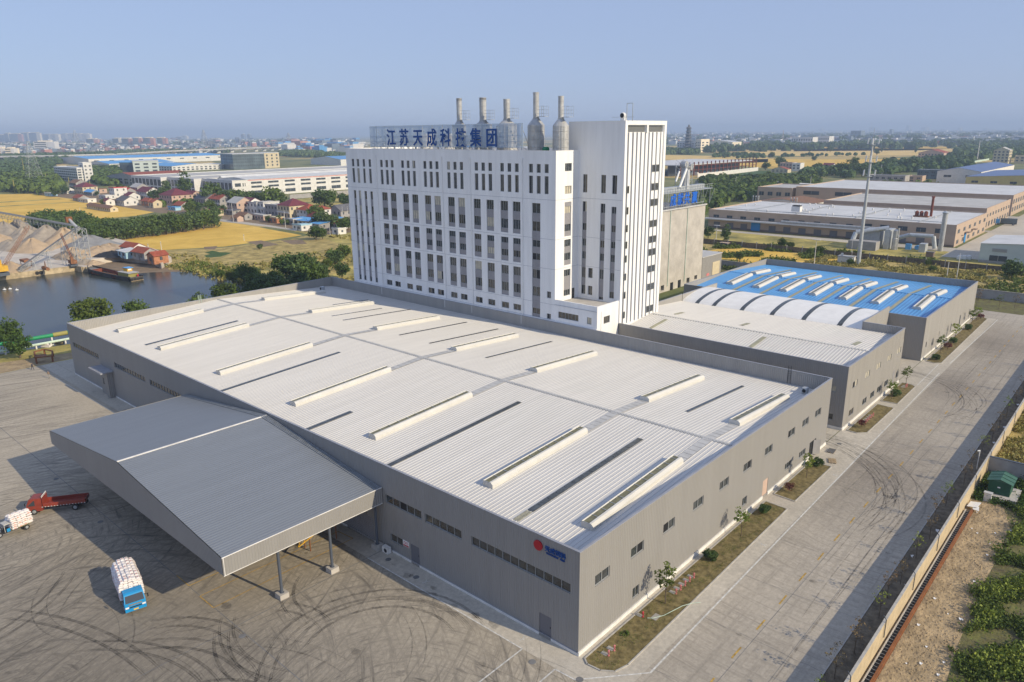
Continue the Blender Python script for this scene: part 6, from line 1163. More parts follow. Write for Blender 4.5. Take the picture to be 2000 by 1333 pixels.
HS = [  # pixel of the near bottom corner, Lx, Ly, height, wall, roof, type, label
 (163, 381, 10, 14, 6.0, 'plaster_cream', 'tile_maroon', 'hip', 'yellow two storey house with maroon hipped roof at the left end of the village'),
 (150, 372, 8, 14, 6.0, 'plaster_grey', 'tile_brown', 'gable', 'grey house with brown gable behind the yellow maroon roofed house'),
 (180, 383, 5, 13, 2.8, 'plaster_grey', 'sky_blue_sheet', 'gable', 'low shed with bright blue sheet roof beside the yellow house'),
 (100, 384, 4, 11, 2.4, 'pale_blue', 'plaster_white', 'flat', 'small pale blue kiosk by the field at the left end of the village'),
 (155, 394, 6, 11, 2.4, 'plaster_grey', 'tile_red', 'gable', 'low brick red roofed shed at the corner of the golden field'),
 (172, 397, 5, 13, 2.3, 'plaster_white', 'plaster_white', 'flat', 'long low white flat roofed shed by the golden field'),
 (208, 403, 5, 7, 3.2, 'plaster_white', 'tile_maroon', 'gable', 'small white house with dark maroon gable roof, alone before the village'),
 (243, 403, 8, 13, 3.3, 'plaster_white', 'tile_grey', 'gable', 'white house with dark grey gable roof at the field edge'),
 (225, 387, 8, 9, 7.2, 'plaster_white', 'tile_bright', 'flat', 'tall white house with red edged flat roof'),
 (246, 385, 7, 8, 4.2, 'plaster_grey', 'tile_bright', 'gable', 'house with the brightest red gable roof'),
 (252, 392, 7, 9, 3.2, 'plaster_white', 'tile_maroon', 'gable', 'low maroon roofed house in front of the bright red roof'),
 (288, 391, 9, 17, 5.6, 'plaster_white', 'tile_maroon', 'gable', 'white two storey house with maroon roof left of the big pink house'),
 (270, 383, 8, 13, 6.4, 'plaster_grey', 'roof_pale2', 'gable', 'grey house with pale gable behind the white maroon roofed house'),
 (300, 407, 5, 7, 3.6, 'plaster_cream', 'tile_red', 'gable', 'small cream shed with red tiled roof next to the tree row'),
 (290, 403, 5, 8, 3.3, 'brick_red', 'tile_red', 'gable', 'small red brick shed left of the cream shed'),
 (312, 398, 7, 6, 3.0, 'plaster_white', 'tile_red', 'shed', 'small white lean to with reddish roof below the maroon roofed house'),
 (337, 401, 13, 15, 6.2, 'plaster_pink', 'tile_maroon', 'hip', 'largest pink house with steep maroon hipped roof'),
 (372, 396, 9, 12, 4.6, 'plaster_pink', 'tile_maroon', 'gable', 'house with long maroon roof slope right of the pink house'),
 (402, 402, 9, 13, 4.0, 'plaster_grey', 'tile_grey', 'gable', 'house with wide dark grey roof right of the maroon slope'),
 (354, 410, 6, 9, 2.6, 'plaster_grey', 'tile_red', 'gable', 'low red roofed outhouse half hidden by the tree row'),
 (343, 412, 3, 9, 1.8, 'pale_blue', 'sky_blue_sheet', 'flat', 'low light blue roofed store beside the outhouse'),
 (431, 408, 8, 13, 5.8, 'plaster_grey', 'tile_red', 'gable', 'grey flat fronted house with two small red roofs'),
 (464, 418, 9, 11, 6.2, 'plaster_pink', 'roof_pale2', 'gable', 'two storey house with white ornate gable behind the utility pole'),
 (485, 417, 9, 12, 5.6, 'plaster_white', 'tile_maroon', 'gable', 'white two storey house with balcony and thin maroon ridge'),
 (503, 419, 9, 10, 6.4, 'plaster_white', 'roof_pale2', 'flat', 'white boxy house with glazed upper storey'),
 (516, 420, 9, 9, 6.8, 'plaster_white', 'roof_pale2', 'flat', 'white house with grey flat roof and rooftop heaters'),
 (543, 424, 9, 11, 6.2, 'plaster_grey', 'roof_pale2', 'flat', 'pale grey flat roofed house left of the yellow villa'),
 (567, 430, 11, 11, 7.4, 'plaster_cream', 'tile_maroon', 'hip', 'yellow villa with the tallest maroon hipped roof'),
 (600, 432, 9, 9, 5.6, 'plaster_white', 'tile_red', 'hip', 'white villa with bright red eaves right of the yellow villa'),
 (624, 431, 7, 8, 5.6, 'plaster_white', 'tile_red', 'hip', 'small white villa with red eaves behind the tall narrow tree'),
 (616, 437, 6, 6, 3.4, 'plaster_grey', 'tile_maroon', 'gable', 'small grey hut with maroon gable before the red eaved villas'),
 (666, 425, 10, 9, 3.6, 'plaster_grey', 'tile_grey', 'gable', 'dark grey roofed house close to the tall white block'),
 (607, 444, 6, 15, 2.8, 'plaster_cream', 'sky_blue_sheet', 'shed', 'long low shed with blue sheet roof in the village front'),
 (589, 452, 6, 7, 2.6, 'plaster_white', 'pale_blue', 'flat', 'white hut with pale blue roof at the front of the village'),
 (624, 451, 5, 6, 3.2, 'plaster_grey', 'sky_blue_sheet', 'shed', 'grey hut with bright blue roof at the front of the village'),
 (661, 449, 5, 7, 3.0, 'plaster_white', 'tile_red', 'gable', 'white hut with orange red roof nearest the tall white block'),
 (661, 459, 4, 4, 2.4, 'plaster_white', 'plaster_white', 'flat', 'tiny white flat hut on the rough ground'),
 (515, 432, 4, 14, 2.6, 'plaster_pink', 'roof_pale2', 'flat', 'row of low pinkish outbuildings along the village lane'),
 (541, 437, 4, 10, 2.7, 'brick_red', 'plaster_cream', 'flat', 'low reddish outbuilding with cream roof along the village lane'),
 (573, 441, 5, 8, 2.8, 'plaster_grey', 'roof_pale2', 'flat', 'grey flat outbuilding near the utility pole in the village'),
 (478, 431, 4, 9, 2.6, 'plaster_grey', 'tile_brown', 'gable', 'low brown roofed outbuilding at the left end of the village lane'),
 (464, 434, 3, 6, 2.2, 'plaster_pink', 'tile_brown', 'gable', 'tiny brown gabled hut by the lane beside the utility pole'),
 (419, 423, 5, 8, 3.0, 'plaster_cream', 'tile_red', 'shed', 'small yellow fronted house at the right end of the tree row'),
 (456, 421, 4, 7, 2.6, 'plaster_grey', 'tile_grey', 'shed', 'low grey roofed store right of the yellow fronted house'),
 (216, 415, 4, 34, 2.3, 'plaster_cream', 'tile_brown', 'gable', 'very long low brown tiled barn in the golden field'),
 (195, 378, 5, 12, 3.2, 'plaster_pink', 'tile_brown', 'flat', 'low brownish block between the blue roof and the tall white house'),
 (131, 379, 5, 10, 3.2, 'plaster_white', 'tile_grey', 'gable', 'grey gabled cottage at the far left of the village'),
 (207, 390, 6, 12, 2.4, 'plaster_white', 'plaster_white', 'flat', 'long low white walled yard building below the tall white house'),
 (655, 438, 4, 9, 2.6, 'pale_blue', 'sky_blue_sheet', 'shed', 'pale blue roofed lean to before the dark grey roofed house'),
]
for i, (px, py, Lx, Ly, H_, wl_, rf, rt, lab) in enumerate(HS):
    p = G(px, py); k_ = 1.18; bld('village_house', lab, 'house', p[0], p[1], Lx*k_, Ly*k_, H_*1.02, wl_, rf, rt, rz=R(random.uniform(-4, 4)), band=('plaster_white' if H_ > 5.4 and i % 2 else None))
# quarry huts
for px, py, Lx, Ly, H_, wl_, rf, rt, lab, zz, rz in ((247, 506, 4.5, 7.5, 2.5, 'pale_blue', 'roof_pale', 'shed', 'pale blue site hut with flat metal roof beside the black coal heap', QZ, 0), (262, 499, 5, 9, 2.8, 'plaster_white', 'tile_red', 'gable', 'white gabled hut with red tiled roof behind the blue site hut', QZ, 8),
        (283, 510, 5, 8.5, 2.9, 'plaster_grey', 'tile_red', 'gable', 'long grey hut with red tiled roof by the river', QZ, 6), (302, 517, 5.5, 4.2, 3.0, 'brick_red', 'tile_red', 'gable', 'brick red gabled hut nearest the river edge', QZ-.3, 8)):
    p = G(px, py, zz); bld('quarry_hut', lab, 'hut', p[0], p[1], Lx, Ly, H_, wl_, rf, rt, rz=R(rz), z=zz)
# ---------------- quarry: heaps, conveyors, cranes, barge ----------------
def heap(px, py, rx, ry, h, m, label, seed, rz=0.):
    p = G(px, py, QZ); g = np.random.default_rng(seed); mb = MB(); n_, rings = 30, 9; V = []
    for j in range(rings+1):
        t_ = j/rings
        for k in range(n_):
            a = 2*math.pi*k/n_; rr = (1-t_)*(1+.10*math.sin(3*a+seed)+.06*math.sin(7*a+seed*2)); zz = h*min(t_**.95, .93)*(1-.09*math.sin(5*a+seed))+(g.uniform(-.28, .28) if 0 < j < rings else 0)
            V.append((p[0]+rx*rr*math.cos(a), p[1]+ry*rr*math.sin(a), QZ-.05+max(0, zz)))
    mb.v = V; mb.f = [(j*n_+k, j*n_+(k+1) % n_, (j+1)*n_+(k+1) % n_, (j+1)*n_+k) for j in range(rings) for k in range(n_)]; mb.m = [0]*len(mb.f); return tag(mb.build('gravel_heap', m, smooth=True), label, 'heap')
for i, (px, py, rx, ry, h, m_, l) in enumerate(((65, 489, 9, 10, 6.5, 'sand_pile', 'clean conical sand heap in the centre of the quarry yard'), (22, 484, 8, 12, 4.5, 'gravel_pile', 'low dark gravel heap in front on the left'), (50, 470, 10, 13, 8, 'gravel_pile', 'broad grey brown gravel heap behind the sand cone'), (95, 472, 11, 13, 9.5, 'gravel_pile', 'tall grey gravel heap behind the sand cone to its right'), (130, 478, 10, 13, 9.5, 'sand_pile', 'tall pale sand heap behind the diagonal conveyor'),
        (12, 462, 10, 14, 9, 'gravel_pile', 'large far gravel heap at the left edge'), (38, 456, 9, 11, 9, 'gravel_pile', 'rounded grey heap below the long conveyor'), (145, 502, 8, 9, 5.0, 'sand_pile', 'sand heap behind the small slewing crane'), (178, 482, 12, 17, 6.5, 'gravel_blue', 'blue grey gravel heap at the end of the diagonal conveyor'), (195, 492, 10, 12, 3.2, 'sand_pile', 'flat pale sand bank at the right end of the yard'), (215, 486, 8, 12, 3.0, 'sand_pile', 'low sand bank beside the site huts'),
        (218, 499, 6.5, 8, 2.2, 'black', 'black coal heap beside the pale blue hut'), (22, 528, 6, 7, 4.0, 'sand_pile', 'small sand heap behind the orange crane'), (165, 514, 4, 5, 2.0, 'gravel_pile', 'little gravel heap by the quay near the small crane'), (183, 516, 3.5, 4, 1.8, 'sand_pile', 'little sand heap near the barge'), (2, 475, 9, 9, 5, 'sand_pile', 'pale sand heap cut by the left edge of the photo'), (150, 455, 10, 12, 5, 'black', 'dark slag heap under the conveyor junction'))):
    heap(px, py, rx*.95, ry*.95, h*.76, m_, l, i+1)
def truss(mb, a, b, w_, h, bay, m=0, bw=.12):
    a, b = Vector(a), Vector(b); d = (b-a); L_ = d.length; d.normalize(); s_ = Vector((-d.y, d.x, 0)).normalized()*w_/2; u = Vector((0, 0, h)); n_ = max(2, int(L_/bay))
    for sd_ in (s_, -s_):
        for q in (Vector((0, 0, 0)), u): mb.bar(a+sd_+q, b+sd_+q, bw, m)
        for k in range(n_+1): p = a+(b-a)*k/n_+sd_; mb.bar(p, p+u, bw*.6, m); 
        for k in range(n_): p = a+(b-a)*k/n_+sd_; q = a+(b-a)*(k+1)/n_+sd_; mb.bar(p, q+u, bw*.6, m)
    for k in range(n_+1): p = a+(b-a)*k/n_; mb.bar(p+s_, p-s_, bw*.6, m); mb.bar(p+s_+u, p-s_+u, bw*.6, m)
def conveyor(label, a, b, w_, h, legs, name='belt_conveyor'):
    t = thing(name, label, 'conveyor', tuple(a)); mb = MB(); truss(mb, a, b, w_, h, 3.2); mb.build('truss', ['steel_dull'], t); a, b = Vector(a), Vector(b); d = (b-a); s_ = Vector((-d.y, d.x, 0)).normalized()*w_*.42; mb = MB(); u = Vector((0, 0, h+.1)); mb.face([a+s_+u, b+s_+u, b-s_+u, a-s_+u]); mb.ob(a+s_+u, -s_*2, d, (0, 0, .08)); mb.build('belt', ['concrete_dark'], t)
    for k in legs:
        p = a+d*k; mb = MB()
        for q in (1, -1): mb.bar((p.x+s_.x*q*1.6, p.y+s_.y*q*1.6, QZ), (p.x+s_.x*q, p.y+s_.y*q, p.z), .16)
        mb.bar((p.x+s_.x*1.3, p.y+s_.y*1.3, (p.z+QZ)/2), (p.x-s_.x*1.3, p.y-s_.y*1.3, (p.z+QZ)/2), .12); mb.build('trestle', ['steel_dull'], t)
pe = G(165, 512, QZ); Pt = np.array([*onX(164, 451, pe[0])]); hz = HT(166, 448, pe)
A1 = G(38, 531, QZ+.3); conveyor('steep diagonal belt conveyor rising over the sand heaps to the loading tower', A1, (pe[0], pe[1], hz), 1.3, 1.1, (.22, .45, .68, .88))
p0 = G(-10, 452, QZ); z0 = HT(-10, 421, p0); p1 = G(150, 476, QZ); z1 = HT(148, 451, p1); conveyor('long elevated belt conveyor crossing behind the heaps at the left edge', (p0[0], p0[1], z0), (p1[0], p1[1], z1), 2.8, 2.2, (.1, .25, .4, .55, .7, .85))
t = thing('loading_tower', 'rusty lattice loading tower at the top of the diagonal conveyor', 'tower', (pe[0], pe[1], QZ)); mb = MB()
for dx in (-1.6, 1.6):
    for dy in (-2.2, 2.2): mb.bar((pe[0]+dx, pe[1]+dy, QZ), (pe[0]+dx, pe[1]+dy, hz), .2)
z = QZ
while z < hz-2:
    for dy in (-2.2, 2.2): mb.bar((pe[0]-1.6, pe[1]+dy, z), (pe[0]+1.6, pe[1]+dy, z+2.4), .12); mb.bar((pe[0]-1.6, pe[1]+dy, z+2.4), (pe[0]+1.6, pe[1]+dy, z+2.4), .12)
    for dx in (-1.6, 1.6): mb.bar((pe[0]+dx, pe[1]-2.2, z), (pe[0]+dx, pe[1]+2.2, z+2.4), .12); mb.bar((pe[0]+dx, pe[1]-2.2, z+2.4), (pe[0]+dx, pe[1]+2.2, z+2.4), .12)
    z += 2.4
mb.build('frame', ['steel_dull'], t); mb = MB(); mb.tube((pe[0], pe[1]+.5, hz+.2), (pe[0]-1, pe[1]+5.5, hz+3.4), .5, None, 8); mb.build('chute', ['steel'], t); mb = MB(); mb.box(pe[0]-2, pe[0], pe[1]+5, pe[1]+6.4, hz+2.2, hz+4.2); mb.build('drive_box', ['orange_steel'], t)
def crane(label, px, py, boom, rz, body, jib, sz, zb0=QZ):
    p = G(px, py, zb0); t = thing('slewing_crane', label, 'crane', tuple(p), group='quay cranes'); x, y, z = p
    mb = MB(); mb.box(x-1.5*sz, x+1.5*sz, y-1.9*sz, y+1.9*sz, z, z+.9*sz); mb.lathe((x, y, z+.9*sz), [(.9*sz, 0), (.9*sz, .4*sz)], 12); mb.build('undercarriage', ['pole_dark'], t)
    mb = MB(); mb.box(x-1.3*sz, x+1.3*sz, y-2.2*sz, y+1.8*sz, z+1.3*sz, z+2.9*sz); mb.build('engine_house', [body], t)
    mb = MB(); mb.box(x-1.2*sz, x+.0*sz, y-2.0*sz, y-.6*sz, z+2.9*sz, z+4.6*sz, 0); mb.box(x-1.22*sz, x-1.2*sz, y-1.8*sz, y-.8*sz, z+3.4*sz, z+4.3*sz, 1); mb.build('cab', [body, 'glass'], t)
    mb = MB(); truss(mb, (x, y-1.5*sz, z+1.8*sz), boom, .8*sz, .75*sz, 1.8, 0, .08); mb.build('jib', [jib], t)
    mb = MB(); mb.bar((x, y+1.2*sz, z+2.9*sz), (x, y-.2*sz, z+5.8*sz), .14); mb.bar((x, y-.2*sz, z+5.8*sz), boom, .05); mb.bar(boom, (boom[0], boom[1], z+1.5), .04); mb.build('stay_cable', ['pole_dark'], t)
p = G(8, 540, QZ); q = G(54, 505, QZ); tip = (q[0]-12, q[1]-12, 0); hb_ = HT(55, 446, (tip[0], tip[1])); tt = onY(55, 446, tip[1]); crane('large orange crane at the left edge with a long rusty jib', 4, 538, (tt[0], tt[1], tt[2]), 0, 'yellow_paint', 'rust', 1.15)
tp = G(143, 520, QZ); tt = onY(119, 459, tp[1]+1.5); crane('small dark crane on the quay end with its jib raised left', 143, 520, (tt[0], tt[1], tt[2]), 0, 'rust', 'rust_red', .75)
p = G(90, 528, QZ); t = thing('grab_bucket', 'rusty grab bucket and drums lying on the quay', 'grab bucket', tuple(p)); 
for q in (1.2, -2.2): mb = MB(); mb.lathe((p[0], p[1]+q, QZ+.6), [(.6, 0), (.6, 1.4)], 10, 0, (0, 1, 0)); mb.build('drum', ['rust'], t)
mb = MB(); mb.bar((p[0], p[1]-1, QZ), (p[0], p[1], QZ+3), .15); mb.bar((p[0], p[1]+1, QZ), (p[0], p[1], QZ+3), .15); mb.build('shackle', ['rust'], t)
t = thing('hopper', 'brown wooden feed hopper at the foot of the diagonal conveyor', 'hopper', tuple(G(52, 520, QZ))); p = G(52, 520, QZ); mb = MB(); mb.ob((p[0]-1.2, p[1]-2.5, QZ+1.6), (2.4, 0, 0), (0, 5, 0), (0, 0, .8)); mb.build('bin', ['rust'], t); mb = MB()
for dx, dy in ((-1, -2.2), (1, -2.2), (-1, 2.2), (1, 2.2)): mb.bar((p[0]+dx, p[1]+dy, QZ), (p[0]+dx, p[1]+dy, QZ+1.6), .16)
mb.build('legs', ['rust'], t)
t = thing('quay_wall', 'worn stone quay wall along the river below the gravel yard', 'quay', (20, 253, 0)); mb = MB()
qq = [(-90, 256.6), (19, 252.6), (42.7, 251.9), (43.2, 246.6), (46.6, 246.1), (50, 261.6)]
for a, b in zip(qq, qq[1:]): A = Vector((*a, 0)); B = Vector((*b, 0)); d = (B-A).normalized(); n_ = Vector((d.y, -d.x, 0))*.35; mb.ob(A-n_*0, B-A, n_, (0, 0, QZ+.05))
mb.build('facing', ['quay_stone'], t)
for px in (82, 92): p = G(px, 537, 1.0); mb = MB(); mb.lathe((p[0], 251.9, 1.0), [(.3, 0), (.62, .05), (.62, .2), (.3, .25)], 14, 0, (0, -1, 0)); mb.build('tyre_fender', ['tyre'], t)
# barge
bo, st_, st2 = G(164, 534, .05), G(255, 551.5, .05), G(283, 545, .05); dv = Vector((st_[0]-bo[0], st_[1]-bo[1], 0)); BL = dv.length; dv.normalize(); sdv = Vector((-dv.y, dv.x, 0)); 
if sdv.x < 0: sdv = -sdv
BW = 4.6; b0 = Vector((bo[0], bo[1], 0))+sdv*BW/2
bt = thing('barge', 'long dark river barge moored at the quay end with a yellow wheelhouse', 'barge', tuple(b0))
def bp(s_, w_, z): return b0+dv*s_*BL+sdv*w_*BW/2+Vector((0, 0, z))
hull = [(0, .35, 2.5), (.05, .75, 2.1), (.15, 1, 1.75), (.6, 1, 1.4), (.95, 1, 1.55), (1, .96, 1.65)]
mb = MB()
for (s0, w0, z0), (s1, w1, z1) in zip(hull, hull[1:]):
    for q in (1, -1): mb.face([bp(s0, q*w0, z0), bp(s1, q*w1, z1), bp(s1, q*w1*.86, -.2), bp(s0+.03, q*w0*.7, -.2)]); mb.face([bp(s0, q*w0, z0), bp(s1, q*w1, z1), bp(s1, q*(w1-.14), z1), bp(s0, q*max(.05, w0-.14), z0)])
mb.face([bp(1, .96, 1.4), bp(1, -.96, 1.4), bp(1, -.82, -.2), bp(1, .82, -.2)]); mb.face([bp(0, .35, 1.9), bp(0, -.35, 1.9), bp(.03, -.25, -.2), bp(.03, .25, -.2)]); mb.build('hull', ['hull'], bt)
mb = MB(); mb.face([bp(.02, .3, 1.7), bp(.02, -.3, 1.7), bp(.14, -.86, 1.3), bp(.14, .86, 1.3)]); mb.face([bp(.68, .86, 1.1), bp(.68, -.86, 1.1), bp(1, -.86, 1.25), bp(1, .86, 1.25)]); mb.build('deck', ['concrete_dark'], bt)
mb = MB(); mb.face([bp(.14, .86, .3), bp(.14, -.86, .3), bp(.68, -.86, .3), bp(.68, .86, .3)], 1)
for q in (1, -1): mb.face([bp(.14, q*.86, .3), bp(.68, q*.86, .3), bp(.68, q*.86, 1.5), bp(.14, q*.86, 1.55)])
mb.face([bp(.14, .86, .3), bp(.14, -.86, .3), bp(.14, -.86, 1.6), bp(.14, .86, 1.6)]); mb.face([bp(.68, .86, .3), bp(.68, -.86, .3), bp(.68, -.86, 1.5), bp(.68, .86, 1.5)]); mb.build('hold', ['rust_red', 'rust'], bt)
def bbox(nm, s0, s1, w0, w1, z0, z1, m): mb = MB(); mb.ob(bp(s0, w0, z0), dv*(s1-s0)*BL, sdv*(w1-w0)*BW/2, (0, 0, z1-z0)); return mb.build(nm, [m], bt)
bbox('deckhouse', .72, .93, -.7, .75, 1.15, 2.5, 'cabin_yellow'); bbox('deckhouse_roof', .71, .95, -.78, .8, 2.5, 2.62, 'roof_pale2'); wh = bbox('wheelhouse', .74, .82, .0, .75, 2.62, 3.7, 'yellow_paint'); bbox('wheelhouse_roof', .735, .835, -.08, .85, 3.7, 3.82, 'sky_blue_sheet')
mb = MB(); mb.ob(bp(.821, .12, 3.0), dv*.03, sdv*1.1, (0, 0, .45)); mb.build('wheelhouse_window', ['white_paint'], bt)
for w_ in (-.7, -.25, .2, .65): c = bp(1.003, w_, .75); mb = MB(); mb.lathe(c, [(.2, 0), (.4, .04), (.4, .16), (.2, .2)], 12, 0, dv); mb.build('tyre_fender', ['tyre'], bt)
mb = MB(); mb.ob(bp(1.0, -.9, .15), dv*.08, sdv*BW*.9, (0, 0, .16)); mb.build('rubbing_strip', ['wood'], bt); mb = MB(); mb.lathe(bp(.95, .5, 1.3), [(.3, 0), (.3, .6)], 8); mb.build('buoy', ['red_paint'], bt)
for i, (px, py) in enumerate(((9, 567), (20, 566), (33, 568))): p = G(px, py, .05); mb = MB(); mb.lathe((p[0], p[1], .02), [(.2, 0), (.5, .15), (.5, .3), (.2, .45)], 8); mb.bar((p[0], p[1], .4), (p[0], p[1], .9), .08); tag(mb.build('float', 'white_paint'), ('left', 'middle', 'right')[i]+' white float on the river below the orange crane', 'float')
# utility poles
def pole(px, py, pyt, label, mt='plaster_white', r=.16, arms=2, group=None, z=0., name='utility_pole'):
    p = G(px, py, z); h = HT(px, pyt, p); t = thing(name, label, 'pole', tuple(p), group=group); mb = MB(); mb.tube((p[0], p[1], z), (p[0], p[1], h), r, r*.6, 6); mb.build('pole', [mt], t)
    for k in range(arms): mb = MB(); zz = h-.4-k*1.1; mb.bar((p[0]-.3, p[1]-1.1, zz), (p[0]+.3, p[1]+1.1, zz), .12); mb.build('crossarm', ['steel_dull'], t)
    return t
for px, py, pyt, l in ((456, 434, 397, 'tall pale utility pole at the left end of the village lane'), (558, 448, 411, 'leaning wooden utility pole beside the yellow villa'), (670, 433, 403, 'left of the two tall poles by the dark grey roofed house'), (681, 444, 404, 'right of the two tall poles by the dark grey roofed house'), (645, 461, 434, 'short pole by the tiny white hut'), (477, 471, 458, 'thin pole standing in the golden field'), (316, 491, 472, 'thin pole behind the brick red hut'), (290, 486, 476, 'short pole behind the red roofed hut'), (205, 472, 452, 'thin pole in the field behind the gravel heap'), (138, 424, 412, 'left thin pole in the upper golden field'), (158, 420, 405, 'right thin pole in the upper golden field')):
    pole(px, py, pyt, l, r=.13, arms=1 if py > 455 else 2)
for px, py, pyt, l in ((49, 345, 309, 'tall green and yellow striped pole at the left'), (7, 365, 351, 'short striped pole at the left edge'), (30, 378, 351, 'striped pole by the golden field corner'), (92, 360, 340, 'striped pole right of the pylon'), (135, 358, 346, 'short striped pole before the white office block'), (186, 358, 343, 'short striped pole right of the white office block'), (213, 351, 341, 'short pole before the grey office'), (222, 351, 335, 'taller pole before the grey office'), (176, 363, 353, 'short pole at the foot of the white office block'), (42, 377, 364, 'grey post beside the striped pole by the field corner')):
    pole(px, py, pyt, l, 'cabin_yellow', .45, 0, name='striped_pole')
# lattice pylon
def pylon(px, py, pyt, w_, label, thin=.3, name='pylon', grp=None, arms=3):
    p = G(px, py); H_ = HT(px, pyt, p); t = thing(name, label, 'pylon', tuple(p), group=grp); mb = MB(); n_ = 9; zs = [H_*(1-(1-k/n_)**1.25) for k in range(n_+1)]; ws = [w_/2*(1-(z/H_)*.88) for z in zs]
    c = lambda k: [Vector((p[0]+sx*ws[k], p[1]+sy*ws[k], zs[k])) for sx, sy in ((-1, -1), (1, -1), (1, 1), (-1, 1))]
    for k in range(n_):
        a, b = c(k), c(k+1)
        for j in range(4): mb.bar(a[j], b[j], thin); mb.bar(a[j], b[(j+1) % 4], thin*.6); mb.bar(a[(j+1) % 4], b[j], thin*.6); mb.bar(b[j], b[(j+1) % 4], thin*.5)
    mb.build('mast', ['steel_dull'], t)
    for k in range(arms): z = H_*(.70+.12*k); L_ = w_*(.95-.2*k); mb = MB(); mb.bar((p[0], p[1]-L_, z), (p[0], p[1]+L_, z), thin); mb.bar((p[0], p[1]-L_, z), (p[0], p[1], z+H_*.05), thin*.6); mb.bar((p[0], p[1]+L_, z), (p[0], p[1], z+H_*.05), thin*.6); mb.build('crossarm', ['galv'], t)
pylon(70, 362, 276, 14, 'large lattice pylon rising left of the white office block', .15)
for px, py, pyt, w_, l in ((151, 292, 255, 30, 'small distant pylon on the skyline above the left town'), (401, 290, 254, 26, 'small distant pylon on the skyline left of the roof sign'), (565, 285, 260, 24, 'distant pylon on the skyline nearer the tall block')): pylon(px, py, pyt, w_, l, .55, arms=2)
# far wood: leafy masses
def wood(name, pts, h, leaf, dens, mat, label, seed, z=0.):
    g = np.random.default_rng(seed); P = np.array([G(*q)[:2] for q in pts]); x0, y0 = P.min(0); x1, y1 = P.max(0)
    def inside(X, Y):
        c = np.zeros(X.shape, bool); n_ = len(P)
        for i in range(n_):
            (ax, ay), (bx_, by_) = P[i], P[(i+1) % n_]
            if ay == by_: continue
            m_ = ((ay > Y) != (by_ > Y)) & (X < (bx_-ax)*(Y-ay)/(by_-ay)+ax); c ^= m_
        return c
    area = 0.5*abs(sum(P[i][0]*P[(i+1) % len(P)][1]-P[(i+1) % len(P)][0]*P[i][1] for i in range(len(P)))); n_ = int(min(2600, max(30, area*dens))); X = g.uniform(x0, x1, n_*14); Y = g.uniform(y0, y1, n_*14); k = inside(X, Y); X, Y = X[k][:n_], Y[k][:n_]
    R_ = h*.55*g.uniform(.6, 1.3, len(X)); per = 34; C_ = np.repeat(np.stack([X, Y, h*.5*g.uniform(.7, 1.1, len(X))], 1), per, 0); q = g.normal(size=(len(C_), 3)); q /= np.linalg.norm(q, axis=1)[:, None]; q[:, 2] = np.abs(q[:, 2])*1.1-.35; Q = C_+q*np.repeat(R_, per)[:, None]*g.uniform(.75, 1.05, (len(C_), 1)); n2 = len(Q)
    a = g.normal(size=(n2, 3)); a /= np.linalg.norm(a, axis=1)[:, None]; b = np.cross(a, q); b /= np.linalg.norm(b, axis=1)[:, None]+1e-6; a = np.cross(q, b)+a*.35; s = leaf*g.uniform(.6, 1.4, (n2, 1)); V = np.stack([Q-a*s, Q-b*s, Q+a*s, Q+b*s], 1).reshape(-1, 3)
    me = D.meshes.new(name); me.vertices.add(len(V)); me.vertices.foreach_set('co', V.ravel()); me.loops.add(n2*4); me.loops.foreach_set('vertex_index', np.arange(n2*4)); me.polygons.add(n2); me.polygons.foreach_set('loop_start', np.arange(n2)*4); me.polygons.foreach_set('loop_total', np.full(n2, 4)); me.materials.append(MT[mat]); me.update(); me.validate()
    o = D.objects.new(name, me); COL.objects.link(o); return tag(o, label, 'wood', kind='stuff')
wood('woodland', ((0, 375), (0, 350), (60, 347), (110, 352), (125, 372), (90, 382), (40, 378)), 9, 1.5, .03, 'leaf_a', 'belt of trees along the near edge of the left wood', 1)
wood('woodland', ((0, 345), (0, 322), (100, 320), (112, 345), (60, 347)), 9, 2.2, .012, 'leaf_c', 'dark wood beyond the pylon at the left', 2)
wood('woodland', ((0, 318), (0, 309), (130, 305), (230, 301), (230, 306), (140, 314), (120, 322)), 10, 3, .006, 'leaf_c', 'far wood below the viaduct at the left', 3)
wood('woodland', ((180, 355), (178, 334), (232, 334), (234, 362), (200, 366)), 8, 1.6, .03, 'leaf_a', 'wood between the white office block and the grey office', 4)
wood('woodland', ((230, 301), (450, 299), (450, 295), (230, 299)), 10, 3, .005, 'leaf_c', 'thin belt of trees beyond the blue roofed factories', 5)
wood('woodland', ((546, 306), (676, 311), (676, 306), (600, 298), (546, 300)), 9, 2.5, .012, 'leaf_c', 'wood beyond the dark glass office', 6)
wood('woodland', ((300, 404), (345, 408), (420, 405), (470, 405), (560, 416), (556, 404), (470, 390), (400, 385), (310, 388)), 5, 1.2, .010, 'leaf_a', 'loose scattered trees among the village gardens', 7)
for px, py, h, k_, l in ((365, 391, 20, 'tall0', 'tall pointed tree standing alone before the white factory'), (328, 388, 14, 'tall1', 'tall tree left of the pointed tree before the white factory'), (415, 397, 14, 'dark0', 'broad round tree before the white factory, right of the pointed tree')): gtree(px, py, h, k_, l)
